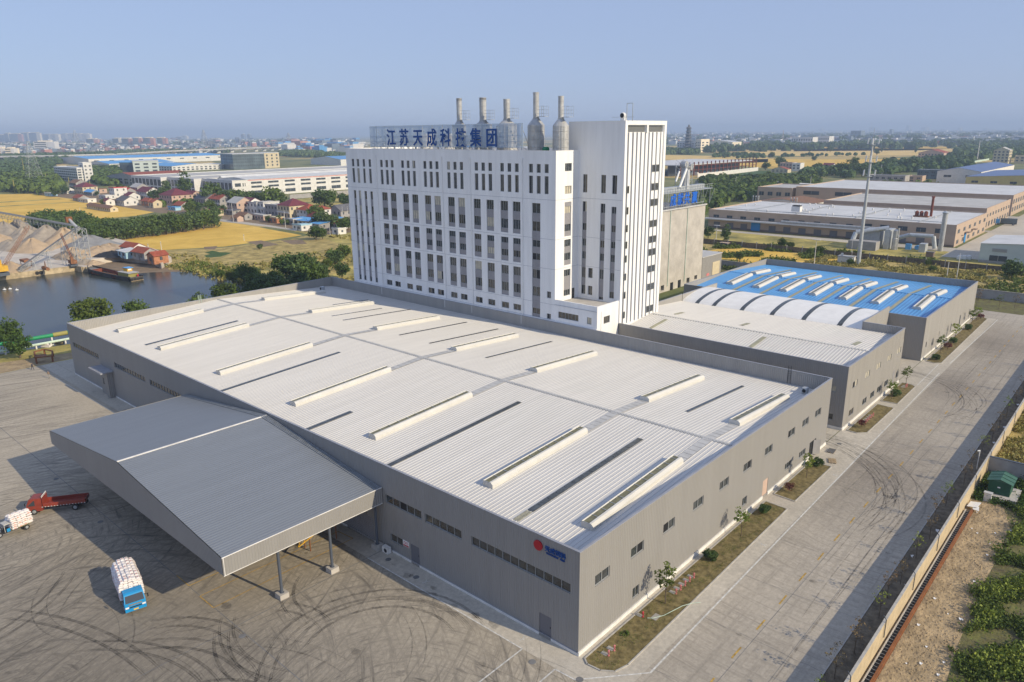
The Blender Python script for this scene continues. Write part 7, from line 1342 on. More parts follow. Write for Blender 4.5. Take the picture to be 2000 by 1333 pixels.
for i, (px, py, h) in enumerate(sorted(((300, 392, 9), (318, 392, 10), (405, 400, 11), (445, 405, 12), (462, 406, 13), (478, 406, 13), (492, 408, 12), (505, 410, 11), (520, 410, 11), (534, 411, 16), (542, 411, 14), (386, 416, 8), (412, 414, 8), (372, 418, 8), (435, 418, 6), (260, 380, 8), (236, 377, 8), (110, 385, 8), (128, 380, 8), (203, 402, 5), (230, 400, 4), (190, 383, 4), (545, 436, 4.5), (552, 440, 3.5), (563, 440, 3.5), (598, 441, 3.5), (622, 444, 4), (618, 433, 10), (626, 445, 9), (635, 447, 9), (652, 447, 8), (680, 450, 7), (624, 404, 12), (634, 404, 13), (645, 404, 12), (675, 405, 9), (668, 396, 7), (670, 452, 7), (525, 435, 4)))):
    gtree(px, py, h*.9, 'dark%d' % (i % 3), nth(i)+' green tree from the left among or behind the village houses', group='village trees')
# ---------------- big factories on the left ----------------
def hall(name, label, cat, x0, x1, y0, y1, H_, wall, roof, rt='flat', rise=0., rows=((.55, .7),), wx=0, wy=0, ww=.62, trim=None, grp=None, trimh=.6):
    t = thing(name, label, cat, ((x0+x1)/2, (y0+y1)/2, 0), group=grp); mb = MB(); mb.box(x0, x1, y0, y1, 0, H_)
    if rt == 'gx': ym = (y0+y1)/2; mb.face([(x0, y0, H_), (x0, y1, H_), (x0, ym, H_+rise)]); mb.face([(x1, y0, H_), (x1, y1, H_), (x1, ym, H_+rise)])
    if rt == 'gy': xm = (x0+x1)/2; mb.face([(x0, y0, H_), (x1, y0, H_), (xm, y0, H_+rise)]); mb.face([(x0, y1, H_), (x1, y1, H_), (xm, y1, H_+rise)])
    mb.build('wall', [wall], t); mb = MB(); e = .3
    if rt == 'gx': ym = (y0+y1)/2; mb.face([(x0-e, y0-e, H_+.05), (x1+e, y0-e, H_+.05), (x1+e, ym, H_+rise+.1), (x0-e, ym, H_+rise+.1)]); mb.face([(x0-e, ym, H_+rise+.1), (x1+e, ym, H_+rise+.1), (x1+e, y1+e, H_+.05), (x0-e, y1+e, H_+.05)])
    elif rt == 'gy': xm = (x0+x1)/2; mb.face([(x0-e, y0-e, H_+.05), (xm, y0-e, H_+rise+.1), (xm, y1+e, H_+rise+.1), (x0-e, y1+e, H_+.05)]); mb.face([(xm, y0-e, H_+rise+.1), (x1+e, y0-e, H_+.05), (x1+e, y1+e, H_+.05), (xm, y1+e, H_+rise+.1)])
    else: mb.box(x0+.4, x1-.4, y0+.4, y1-.4, H_, H_+.05)
    mb.build('roof', [roof], t)
    if rt == 'flat':
        mb = MB(); 
        for b in ((x0, x0+.4, y0, y1), (x1-.4, x1, y0, y1), (x0+.4, x1-.4, y0, y0+.4), (x0+.4, x1-.4, y1-.4, y1)): mb.box(*b, H_, H_+trimh)
        mb.build('parapet', [trim or wall], t)
    cnt = 0
    for a, b in rows:
        for k in range(wy):
            if cnt > 90: break
            c0 = y0+(y1-y0)*(k+.5-ww/2)/wy; c1 = y0+(y1-y0)*(k+.5+ww/2)/wy; mb = MB(); mb.box(x0-.08, x0-.01, c0, c1, H_*a, H_*b, 0); mb.box(x0-.12, x0-.08, (c0+c1)/2-.08, (c0+c1)/2+.08, H_*a, H_*b, 1); mb.build('window', ['glass_far', 'frame_grey'], t); cnt += 1
        for k in range(wx):
            if cnt > 95: break
            c0 = x0+(x1-x0)*(k+.5-ww/2)/wx; c1 = x0+(x1-x0)*(k+.5+ww/2)/wx; mb = MB(); mb.box(c0, c1, y0-.08, y0-.01, H_*a, H_*b, 0); mb.box((c0+c1)/2-.08, (c0+c1)/2+.08, y0-.12, y0-.08, H_*a, H_*b, 1); mb.build('window', ['glass_far', 'frame_grey'], t); cnt += 1
    return t
# the white factory with three stepped fronts and its long side
def gxy(px, py): p = G(px, py); return p[0], p[1]
x1_ = 224.; q1 = float(onX(313, 345, x1_)[1]); x2_ = float(onY(326, 346, q1)[0]); q2 = float(onX(378, 349, x2_)[1]); x3_ = float(onY(394, 350, q2)[0]); q3 = float(onX(453, 354, x3_)[1]); x4_ = float(onY(483, 352, q3)[0])
wf = hall('white_factory', 'long white factory with three window rows in its sunny side behind the village', 'factory', x4_, 600, q3, q3+40, 12.8, 'plaster_white', 'roof_pale', 'gx', 1.2, ((.13, .33), (.50, .62), (.74, .86)), 24, 0, .62)
mb = MB(); mb.box(x4_, 600, q3-.1, q3-.02, 11.9, 12.4); mb.build('red_stripe', ['pink_paint'], wf)
for x0, y0, y1, l in ((x3_, q3, q2-.3, 'nearest of the three shaded glazed factory fronts'), (x2_, q2, q1-.3, 'middle one of the three shaded glazed factory fronts'), (x1_, q1, 657, 'farthest of the three shaded glazed factory fronts')):
    hall('factory_wing', l, 'factory', x0, 240 if x0 == x3_ else 560, y0 if x0 != x3_ else y0+.5, y1, 12.2, 'plaster_white', 'roof_pale2', 'flat', 0, ((.08, .38), (.46, .88)), 2, 8, .72, grp='stepped white factory wings', trim='roof_pale')
hall('factory_roof_ridge', 'long pale roof of the white factory with low raised monitors', 'factory', 250, 560, q3+41, q2, 12.0, 'plaster_white', 'roof_pale', 'gx', 2.2, ((.4, .5),), 0, 0)
t = thing('factory_end_block', 'pale end block of the white factory with stair windows at its near corner', 'factory', (x3_, q3, 0)); mb = MB(); mb.box(x3_-.5, x4_-.3, q3-1, q3+.3, 0, 12.6); mb.build('wall', ['plaster_white'], t); mb = MB(); mb.box(x3_-.7, x4_-.2, q3-1.2, q3+.4, 12.6, 12.9); mb.build('roof', ['roof_pale'], t)
for a_, b_ in ((.12, .5), (.62, .68), (.76, .8)):
    for z0, z1 in ((2, 5), (8, 10.5)): w_ = x4_-x3_; mb = MB(); mb.box(x3_+w_*a_, x3_+w_*b_, q3-1.1, q3-1.01, z0, z1); mb.build('window', ['glass_far'], t)
t = thing('boundary_wall', 'low pale wall running below the long white factory', 'wall', (360, 452, 0)); mb = MB(); mb.box(255, 480, 455, 455.4, 0, 3.2); mb.build('wall_panel', ['plaster_grey'], t)
# office blocks and halls beyond
hall('office_block', 'white six storey office block at the left with its short side lit', 'office block', 237, 250.5, 826, 895, 14.2, 'plaster_white', 'roof_pale', 'flat', 0, ((.08, .2), (.27, .38), (.46, .57), (.64, .75), (.83, .92)), 3, 12, .7)
hall('office_stair', 'taller stair part of the white six storey office block', 'office block', 243, 251.5, 824, 838, 19.2, 'plaster_white', 'roof_pale', 'flat', 0, ((.2, .28), (.4, .48), (.6, .68), (.8, .88)), 2, 1, .4)
def front(name, label, A, B, pyt, dep, wall, roof, cat='office block', rows=((.15, .28), (.42, .55), (.7, .83)), nw=8, ww=.6, rise=0., trim=None):
    a, b = G(*A), G(*B); d = b[:2]-a[:2]; W = float(np.hypot(*d)); rz = math.atan2(d[1], d[0]); H_ = HT((A[0]+B[0])/2, pyt, (a+b)/2); t = thing(name, label, cat, (a[0], a[1], 0), rz, local=True)
    mb = MB(); mb.box(0, W, 0, dep, 0, H_)
    if rise: mb.face([(0, 0, H_), (W, 0, H_), (W/2, 0, H_+rise)])
    mb.build('wall', [wall], t); mb = MB()
    if rise: mb.face([(-.3, -.3, H_+.05), (W/2, -.3, H_+rise+.1), (W/2, dep, H_+rise+.1), (-.3, dep, H_+.05)]); mb.face([(W+.3, -.3, H_+.05), (W/2, -.3, H_+rise+.1), (W/2, dep, H_+rise+.1), (W+.3, dep, H_+.05)])
    else: mb.box(-.4, W+.4, -.4, dep+.4, H_, H_+.5)
    mb.build('roof', [roof], t)
    for z0, z1 in rows:
        for k in range(nw): c0 = W*(k+.5-ww/2)/nw; c1 = W*(k+.5+ww/2)/nw; mb = MB(); mb.box(c0, c1, -.12, -.02, H_*z0, H_*z1); mb.build('window', ['glass_far'], t)
        ns = max(1, int(dep/7))
        for k in range(min(ns, 14)): c0 = dep*(k+.2)/ns; c1 = dep*(k+.8)/ns; mb = MB(); mb.box(-.12, -.02, c0, c1, H_*z0, H_*z1); mb.build('window', ['glass_far'], t)
    return t
front('office_block', 'teal windowed wing of the pale grey office', (236, 339), (263, 339), 318, 30, 'glass_teal', 'sky_blue_sheet', rows=((.2, .8),), nw=10)
front('office_block', 'pale grey office with long window bands right of the white office block', (262, 339.5), (312, 338), 315, 30, 'wall_aqua', 'roof_pale', nw=3, ww=.55)
front('office_block', 'dark glass fronted office block beyond the white factory', (457, 332), (518, 329.5), 301, 40, 'glass_teal', 'roof_pale', rows=((.2, .3), (.42, .52), (.62, .72), (.82, .92)), nw=14, ww=.5)  # dark glass; the teal colour also stands in for shade on this front
front('office_block', 'cream end of the dark glass office with four rows of windows', (518.5, 329.5), (547, 327.5), 299, 30, 'plaster_cream', 'roof_pale', rows=((.15, .26), (.36, .47), (.58, .69), (.79, .9)), nw=3, ww=.3)
hall('blue_factory', 'blue roofed factory with white windowed walls behind the white office block', 'factory', 385, 480, 1141, 1236, 7.3, 'plaster_white', 'sky_blue_sheet', 'gx', 3, ((.15, .4), (.6, .82)), 4, 12, .6)
hall('blue_factory', 'blue roofed factory with gabled white front behind the pale grey office', 'factory', 403, 472, 977, 1075, 6.6, 'plaster_white', 'sky_blue_sheet', 'gy', 2.6, ((.12, .4), (.58, .8)), 11, 12, .5)
hall('factory_annex', 'low white annex at the right end of the gabled blue roofed factory', 'factory', 472.3, 492, 979, 1040, 6.2, 'plaster_white', 'roof_pale', 'flat', 0, ((.12, .4), (.58, .8)), 3, 0, .5)
hall('blue_factory', 'longest pale factory with dark blue roof in the distance', 'factory', 425, 668, 1336, 1480, 10, 'plaster_white', 'sky_blue_sheet', 'gx', 3, ((.55, .72),), 10, 0, .3)
hall('red_factory', 'blue roofed red and white factory just left of the tall block', 'factory', 640, 960, 930, 1010, 9, 'plaster_white', 'roof_blue', 'gx', 4, ((.3, .5),), 0, 0, trim='red_paint')
hall('red_factory', 'flat dark roofed long building beyond the red and white factory', 'factory', 900, 1400, 1180, 1240, 9, 'brick_red', 'roof_pale', 'gx', 4, ((.3, .5),), 0, 0)
hall('red_factory', 'far pale roofed shed beyond the wood left of the tall block', 'factory', 1150, 1500, 1400, 1470, 9, 'wall_far', 'sky_blue_sheet', 'gx', 4, ((.3, .5),), 0, 0)
hall('red_factory', 'red roofed low building between the white factory and the offices', 'factory', 245, 300, 690, 770, 8, 'plaster_grey', 'tile_red', 'gx', 4, ((.2, .5), (.6, .8)), 2, 6)
# viaduct
vp = [np.array([*G(px, py, 9)[:2]]) for px, py in ((-60, 308), (110, 306), (220, 303), (340, 296), (500, 290), (690, 281.5), (760, 279))]
t = thing('viaduct', 'long pale road viaduct crossing the plain in the distance', 'viaduct', (vp[2][0], vp[2][1], 0)); mb = MB()
for a, b in zip(vp, vp[1:]):
    A, B = Vector((*a, 8)), Vector((*b, 8)); d = (B-A).normalized(); n_ = Vector((-d.y, d.x, 0))*9; mb.ob(A-n_, B-A, n_*2, (0, 0, 2.2)); mb.ob(A-n_, B-A, n_*.06, (0, 0, 3.6))
mb.build('deck', ['wall_far'], t); k = 0
for a, b in zip(vp[1:], vp[2:]):
    L_ = np.linalg.norm(b-a); n_ = int(L_/52)
    for j in range(n_):
        if k > 90: break
        p = a+(b-a)*j/n_; mb = MB(); mb.box(p[0]-5, p[0]+5, p[1]-1.6, p[1]+1.6, 0, 6.6); mb.box(p[0]-8, p[0]+8, p[1]-2, p[1]+2, 6.6, 8); mb.build('pier', ['wall_far'], t); k += 1
# ---------------- skyline towers ----------------
for nm_, c1_, c2_ in (('facade_blue', (.14, .19, .25), (.2, .25, .3)), ('facade_cream', (.9, .8, .62), (.8, .7, .52)), ('facade_red', (.40, .14, .12), (.5, .3, .25)), ('facade_white', (.75, .74, .72), (.6, .6, .6))): M(nm_, c1_, .9, .1, .02, col2=c2_)
def tower(px0, px1, pyb, pyt, m0, m1, label, dep=25, name='apartment_tower', grp='towers on the left skyline', cap=None):
    a = G(px0, pyb); b = G(px1, pyb); c = (a+b)/2; H_ = HT((px0+px1)/2, pyt, c); W = np.linalg.norm(b-a); d = (b-a)/W; rz = math.atan2(d[1], d[0]); t = thing(name, label, 'apartment block', (c[0], c[1], 0), rz+R(20), grp, local=True); W *= .8
    mb = MB(); mb.box(-W/2, W/2, 0, dep, 0, H_); mb.build('wall', [m0], t); mb = MB(); mb.box(W*.18, W/2+.6, -1, dep*.6, 0, H_*.98); mb.build('lit_wing', [m1], t); mb = MB(); mb.box(-W*.3, W*.3, 3, dep*.7, H_, H_*1.05+2); mb.build('roof_house', [cap or 'facade_cream'], t)
    fl = max(3, int(H_/6)); n_ = min(14, fl)
    for k in range(n_): z = H_*(k+.4)/n_; mb = MB(); mb.box(-W*.45, W*.1, -.6, -.1, z, z+H_/n_*.42); mb.build('window_band', ['glass_far'], t)
sky = [(2, 12, 281, 264, 'facade_blue', 'facade_blue'), (13, 21, 281, 261, 'facade_blue', 'facade_cream'), (24, 42, 281, 262, 'facade_blue', 'facade_red'), (44, 60, 280, 260, 'facade_blue', 'facade_cream'), (62, 78, 280, 260, 'facade_blue', 'facade_cream'), (88, 100, 279, 263, 'facade_blue', 'facade_cream'), (102, 114, 279, 263, 'facade_cream', 'facade_cream'), (122, 134, 278, 262, 'facade_cream', 'facade_cream'), (136, 146, 278, 262, 'facade_cream', 'facade_blue'), (150, 162, 278, 262, 'facade_cream', 'facade_cream'), (163, 175, 278, 262, 'facade_cream', 'facade_cream'),
       (70, 107, 297, 277, 'facade_white', 'facade_white'), (171, 191, 287, 272, 'facade_blue', 'facade_red'), (108, 128, 289, 281, 'facade_blue', 'facade_white'), (130, 148, 289, 281, 'facade_blue', 'facade_white'), (150, 170, 289, 281, 'facade_blue', 'facade_white'), (222, 238, 287, 271, 'facade_blue', 'facade_cream'), (240, 258, 288, 271, 'facade_blue', 'facade_red'), (262, 277, 288, 270, 'facade_blue', 'facade_red'), (282, 301, 288, 270, 'facade_blue', 'facade_red'), (305, 325, 287, 270, 'facade_blue', 'facade_red'), (232, 246, 288, 280, 'facade_cream', 'facade_red'), (410, 430, 280, 272, 'facade_white', 'facade_white'), (472, 477, 275, 263, 'facade_blue', 'facade_blue'), (484, 488, 275, 263, 'facade_blue', 'facade_blue'), (356, 364, 274, 266, 'facade_cream', 'facade_cream'), (330, 346, 281, 275, 'facade_white', 'facade_white'), (345, 354, 276, 268, 'facade_blue', 'facade_blue'),
       (12, 28, 303, 290, 'facade_cream', 'facade_white'), (-8, 8, 303, 290, 'facade_cream', 'facade_white'), (551, 562, 276, 270, 'facade_white', 'facade_white'), (592, 596, 275, 269, 'facade_cream', 'facade_red')]
sky.sort(); SC = {'facade_blue': 'grey blue', 'facade_cream': 'cream', 'facade_red': 'red', 'facade_white': 'white'}; ns = 0
for q in sky:
    if q[3] == 277: lb = 'wide white slab block standing before the left skyline'
    elif q[2] >= 300: lb = ('left' if q[0] < 0 else 'right')+' of the two cream drum shaped blocks by the viaduct at the left edge'
    else: lb = nth(ns)+' tower from the left on the left skyline, '+(SC[q[4]]+' with '+SC[q[5]]+' end' if q[4] != q[5] else SC[q[4]]+' all over'); ns += 1
    tower(*q, lb, grp='towers on the left skyline')
# town of small roofs, far off
def town(name, px0, px1, py0, py1, n_, sz, mats, label, seed):
    g = random.Random(seed); mb = MB()
    for i in range(n_):
        px = g.uniform(px0, px1); py = py0+(py1-py0)*g.random()**1.3; p = G(px, py); dsc = np.linalg.norm(p[:2]-CAM[:2]); s_ = sz*g.uniform(.5, 1.6)*(dsc/2500)**.5; h = s_*g.uniform(.3, .7); m_ = g.choices(range(len(mats)), [5, 3, 2, 2][:len(mats)])[0]; a = g.uniform(-.3, .3); ux = Vector((math.cos(a), math.sin(a), 0)); uy = Vector((-math.sin(a), math.cos(a), 0)); o = Vector((p[0], p[1], 0))
        mb.ob(o, ux*s_*g.uniform(.6, 1.2), uy*s_*g.uniform(.8, 2.2), (0, 0, h), m_)
        if g.random() < .6: q = o+Vector((0, 0, h)); mb.ob(q, ux*s_*.6, uy*s_*.8, (0, 0, h*.3), g.choice((0, 1, 2)))
    o = mb.build(name, mats, origin=(0, 0, 0)); return tag(o, label, 'town', kind='stuff')
town('town', -20, 700, 276, 288, 1100, 15, ['facade_blue', 'wall_far', 'tile_grey', 'facade_red'], 'sprawl of tiny pale and red roofs under the left skyline', 5)
town('town', -20, 420, 288, 300, 500, 12, ['facade_blue', 'wall_far', 'tile_grey', 'facade_red'], 'low sheds and roofs before the viaduct at the left', 6)
town('town', 540, 700, 281, 299, 120, 22, ['facade_white', 'facade_blue', 'roof_blue', 'facade_red'], 'low industrial sheds beyond the blue roofs left of the tall block', 8)
wood('woodland', ((-20, 290), (330, 287), (700, 280), (700, 274), (-20, 278)), 12, 9, .00006, 'leaf_c', 'scattered trees in the distant left town', 9)
# ---------------- right background ----------------
# cellular mast
p = G(1676, 517); h_ = HT(1697, 272, p); MX, MY = p[0], p[1]
t = thing('cellular_mast', 'tall tapering steel mast with antenna panels behind the blue roofed hall', 'mast', (MX, MY, 0)); mb = MB(); mb.tube((MX, MY, 0), (MX, MY, h_), .72, .30, 14); mb.build('pole', ['galv'], t)
for zz, k in ((h_*.975, 3), (h_*.84, 3), (h_*.73, 2)):
    mb = MB(); mb.lathe((MX, MY, zz-.9), [(1.0, 0), (1.0, .12)], 12); 
    for a in range(8): mb.bar((MX+math.cos(a*.785)*1, MY+math.sin(a*.785)*1, zz-.9), (MX+math.cos(a*.785)*1, MY+math.sin(a*.785)*1, zz), .04)
    mb.build('platform', ['steel_dull'], t)
    for a in range(k): 
        an = R(-50+a*(360/k)); x, y = MX+math.cos(an)*1.9, MY+math.sin(an)*1.9; mb = MB(); mb.ob((x-.12, y-.2, zz-.6), (.2, 0, 0), (0, .4, 0), (.12, -.12, 2.0), 0); mb.bar((MX, MY, zz), (x, y, zz), .06, 1); mb.build('antenna_panel', ['white_paint', 'steel_dull'], t)
mb = MB(); mb.tube((MX, MY, h_), (MX, MY, h_+3.4), .05); mb.build('lightning_rod', ['steel_dull'], t)
p = G(1641, 517); t = thing('equipment_hut', 'small white equipment hut at the foot of the cellular mast', 'hut', (p[0], p[1], 0)); 
a, b = G(1635, 514), G(1669, 515); mb = MB(); mb.box(a[0], a[0]+3.2, b[1], a[1], 0, 2.4); mb.build('wall', ['plaster_white'], t); mb = MB(); mb.box(a[0]-.2, a[0]+3.4, b[1]-.2, a[1]+.2, 2.4, 2.6); mb.build('roof', ['roof_pale2'], t); mb = MB(); mb.box(a[0]+.3, a[0]+1, a[1]-1.5, a[1]-.8, 2.6, 3.6); mb.build('vent', ['plaster_white'], t); mb = MB(); mb.box(a[0]-.03, a[0]-.01, b[1]+1, b[1]+1.7, 0, 1.9); mb.build('door', ['ridge_grey'], t)
# tan factories
F1 = hall('tan_factory', 'nearest tan walled factory with flat pale roof and long canopy behind the mast', 'factory', 289, 349, 30.4, 137, 8.4, 'tan_wall', 'roof_pale', 'flat', 0, ((.12, .3), (.62, .80)), 6, 0, .35, trimh=.5)
for k in range(15):
    y0 = 135-6.9*k; w_ = 3.2
    if y0 < 36: break
    if k != 3: mb = MB(); mb.box(288.86, 288.99, y0-w_-1, y0-1.0, .4, 3.0, 0); mb.build('loading_door', ['door_grey'], F1)
    big = y0 < 72; mb = MB(); mb.box(288.86, 288.99, y0-(4.2 if big else 3.4), y0-.6, 5.2, 7.0 if big else 6.4, 0); mb.box(288.8, 288.86, y0-2.3, y0-2.2, 5.2, 6.6 if big else 6.0, 1); mb.build('window', ['glass_far', 'frame_grey'], F1)
mb = MB(); mb.box(288.8, 288.98, 110.6, 115, .2, 3.9); mb.build('blue_door', ['door_blue'], F1)
mb = MB(); mb.box(286.2, 288.98, 58, 138, 4.3, 4.9, 0); mb.build('canopy', ['roof_pale'], F1); mb = MB(); mb.box(288.9, 288.985, 30.5, 137, 0, .9); mb.build('base_band', ['tan_dark'], F1)
mb = MB(); mb.tube((287, 60, 5.6), (287, 100, 5.6), .55, None, 10); mb.tube((287, 60, 5.6), (285.6, 55, 3.6), .55, None, 10); mb.build('duct', ['steel'], F1)
mb = MB(); mb.box(300, 300.5, 29.7, 32, 3.6, 3.8); mb.box(305, 309, 28.6, 30.3, 4.2, 4.4); mb.box(318, 322, 28.6, 30.3, 4.2, 4.4); mb.build('door_canopy', ['tan_dark'], F1); mb = MB(); mb.box(305.5, 308.5, 30.2, 30.38, .1, 3.9); mb.build('door', ['door_blue'], F1)
for i in range(34):
    x, y = random.uniform(294, 344), random.uniform(36, 132); mb = MB(); mb.lathe((x, y, 8.4), [(.3, 0), (.3, .7), (.55, .75), (.1, 1.2)], 8); mb.build('roof_vent', ['plaster_white'], F1)
mb = MB()
for y in (45, 70, 96, 120): mb.bar((293, y, 8.9), (345, y+random.uniform(-2, 2), 8.9), .25)
mb.bar((296, 36, 8.9), (296, 132, 8.9), .25); mb.build('roof_pipes', ['steel_dull'], F1)
t = thing('cooling_unit', 'pale box shaped cooling unit with dark fans on the tan factory roof', 'cooling unit', (302, 99, 8.5)); mb = MB(); mb.box(300, 303, 97, 101, 9.0, 11.4); mb.build('housing', ['plaster_white'], t); mb = MB(); mb.box(300.2, 302.8, 97.3, 98.8, 11.4, 11.9); mb.box(300.2, 302.8, 99.2, 100.7, 11.4, 11.9); mb.build('fan', ['black'], t)
t = thing('rooftop_machine', 'rusty red machine cluster on the tan factory roof', 'machine', tuple(G(1799, 424, 8.5))); q = G(1799, 424, 8.5); mb = MB()
for k in range(3): mb.lathe((q[0], q[1]-1.8+k*1.8, 9), [(.8, 0), (.8, 1.6), (.3, 2.1)], 8)
mb.build('vessels', ['rust_red'], t); mb = MB(); mb.box(q[0]-1, q[0]+1, q[1]-3, q[1]+3, 8.5, 9.0); mb.build('frame', ['rust'], t)
F2 = hall('tan_factory', 'second tan walled factory with pale ribbed roof', 'factory', 356, 417, 32, 106, 9.6, 'tan_wall', 'roof_pale2', 'flat', 0, ((.12, .36), (.6, .76)), 9, 0, .4, trimh=.5)
F3 = hall('tan_factory', 'third and farthest tan walled factory with very long grey roof', 'factory', 431, 520, 33, 150, 10.6, 'tan_wall', 'roof_pale', 'flat', 0, ((.2, .42), (.6, .82)), 12, 6, .5, trimh=.5)
hall('grey_shed', 'low dark roofed building between the tan factories on the left side', 'factory', 372, 400, 118, 150, 6.0, 'plaster_white', 'tile_brown', 'gx', 2, ((.3, .5),), 0, 0)
hall('grey_shed', 'tan building with dark windows behind the low roofs', 'factory', 430, 470, 152, 175, 9.5, 'tan_wall', 'roof_pale2', 'flat', 0, ((.5, .75),), 0, 4, .55)
for i, dy in enumerate((0, 1.6, 3.2, 22, 23.6, 25.2)): x, y = 366, 124+dy; t = thing('flue_pipe', nth(5-i)+' short steel flue from the left on the low roofs behind the tan factory', 'flue', (x, y, 6), group='short steel flues'); mb = MB(); mb.lathe((x, y, 4), [(.35, 0), (.35, 5.2)], 8); mb.build('pipe', ['steel'], t); mb = MB(); mb.lathe((x, y, 9.3), [(.55, 0), (.1, .5)], 8); mb.build('cap', ['steel'], t)
# chimneys
p = G(1836, 491); h_ = HT(1845, 417, p); t = thing('steel_chimney', 'thick bright steel chimney in front of the tan factory corner', 'chimney', (p[0], p[1], 0)); mb = MB(); pr = [(.95, 0)]; z = 0
while z < h_-1: z += 1.3; pr += [(.9, z-.06), (.98, z), (.9, z+.06)]
mb.lathe((p[0], p[1], 0), pr+[(.85, h_)], 14); mb.build('stack', ['steel'], t); mb = MB(); mb.lathe((p[0], p[1], h_), [(1.1, 0), (1.15, .3), (.2, .9)], 12); mb.build('cowl', ['galv'], t)
p = G(1818, 423, 8.5); h_ = HT(1820, 386, p); t = thing('rust_chimney', 'dark rusty chimney rising from the tan factory roof', 'chimney', tuple(p)); mb = MB(); mb.tube((p[0], p[1], 8.5), (p[0], p[1], h_), .55, .5, 10); mb.build('stack', ['rust_red'], t); mb = MB(); mb.lathe((p[0], p[1], h_), [(.7, 0), (.7, .5)], 10); mb.build('cap', ['rust_red'], t)
# air cleaning plant
def atbox(t, nm, px0, px1, pyb, pyt, dep, m, extra=None):
    a, b = G(px0, pyb), G(px1, pyb); x = min(a[0], b[0]); H_ = HT((px0+px1)/2, pyt, (x, (a[1]+b[1])/2)); mb = MB(); mb.box(x, x+dep, b[1], a[1], 0, H_); return mb.build(nm, [m], t), x, b[1], a[1], H_
t = thing('filter_plant', 'grey boxed air filter plant with ducts before the tan factory', 'filter plant', (262, 60, 0))
atbox(t, 'filter_house', 1682, 1723, 482, 450, 8, 'galv'); atbox(t, 'filter_house', 1724, 1737, 487, 449, 7, 'galv'); atbox(t, 'base_frame', 1655, 1722, 486, 472, 5, 'plaster_grey')
o_, x, ya_, yb_, H_ = atbox(t, 'fan_house', 1793, 1808, 493, 477, 4, 'galv')
p = G(1746, 488); hh = HT(1746, 448, p); mb = MB(); mb.lathe((p[0], p[1], 0), [(1.1, 0), (1.1, hh*.55), (.9, hh*.6), (1.0, hh*.65), (1.0, hh-.5), (.3, hh)], 14); mb.build('scrubber', ['steel'], t)
p = G(1752, 488); mb = MB(); mb.tube((p[0]-1, p[1], 0), (p[0]-1, p[1], hh+.5), .35, None, 8); mb.build('pipe', ['steel'], t)
mb = MB(); q = G(1660, 484); mb.tube((q[0], q[1], .5), (q[0]+2, q[1]-1, 6), .9, .9, 10); mb.tube((q[0]+2, q[1]-1, 6), (q[0]+6, q[1]-12, 8.2), .9, .9, 10); mb.lathe((q[0]-1, q[1], .9), [(1.3, 0), (1.3, 1.4)], 12, 0, (1, 0, 0)); mb.build('duct', ['galv'], t)
mb = MB(); a = G(1770, 486); b = G(1828, 490); mb.tube((a[0]+2, a[1], 5.2), (b[0]+2, b[1]+2, 5.2), .8, None, 10); mb.tube((b[0]+2, b[1]+2, 5.2), (b[0]+2, b[1]+1, .5), .8, None, 10); mb.tube((a[0]+2, a[1], 5.2), (a[0]+2, a[1]+8, 2.2), .8, None, 10); mb.build('duct', ['galv'], t)
mb = MB(); q = G(1790, 489); mb.lathe((q[0], q[1], 1.0), [(.9, 0), (.9, 1.2)], 12, 0, (1, 0, 0)); mb.box(q[0]-.8, q[0]+.8, q[1]+2, q[1]+4, 0, 2.2); mb.build('blower', ['sky_blue_sheet'], t)
# aqua hall at the right edge
F4 = hall('pale_hall', 'pale green walled hall with shallow roof at the right edge', 'factory', 257, 285, -42, 16.1, 6.6, 'wall_aqua', 'roof_pale', 'gx', 1.6, ((.12, .42),), 0, 5, .45)
for k in range(5): y = -42+58*(k+.5)/5; mb = MB(); mb.box(256.86, 256.98, y-2.2, y+2.2, 4.1, 5.2); mb.build('louvre', ['frame_grey'], F4)
mb = MB(); mb.box(256.9, 256.99, -42, 16, 0, .9); mb.build('base_band', ['plaster_grey'], F4)
t = thing('parked_lorry', 'dark teal lorry parked in the lane between the tan factories', 'lorry', tuple(G(1966, 440)), R(100), local=True)
for nm, q, m_ in (('cab', (3, 5, -1.1, 1.1, .6, 2.8), 'sky_blue_sheet'), ('box_body', (-4, 2.8, -1.2, 1.2, .9, 3.3), 'glass_teal'), ('chassis', (-4, 5, -.5, .5, .5, .9), 'black')): mb = MB(); mb.box(*q); mb.build(nm, [m_], t)
mb = MB(); mb.face([(5.02, -1, 1.7), (5.02, 1, 1.7), (5.02, 1, 2.6), (5.02, -1, 2.6)]); mb.build('windscreen', ['windscreen'], t)
for x in (3.6, -2.6):
    for s_ in (1, -1): wheel(t, x, s_*1.0, .5, .3, s_)
for i in range(3): q = G(1868+i*9, 507); mb = MB(); mb.box(q[0], q[0]+2, q[1]-1.5, q[1], .05, 1.0); mb.box(q[0]+.2, q[0]+1.8, q[1]-1.3, q[1]-.2, 1.0, 1.4); tag(mb.build('wrapped_bale', 'white_paint'), ('left', 'middle', 'right')[i]+' white wrapped bale on the shaded lane before the pale hall', 'bale')
q = G(1816, 504); t = thing('brick_shed', 'small dark brick shed by the fence before the steel chimney', 'shed', tuple(q)); mb = MB(); mb.box(q[0], q[0]+2, q[1]-1, q[1]+1.5, 0, 2); mb.build('wall', ['tan_dark'], t); mb = MB(); mb.box(q[0]-.2, q[0]+2.2, q[1]-1.2, q[1]+1.7, 2, 2.15); mb.build('roof', ['concrete_dark'], t)
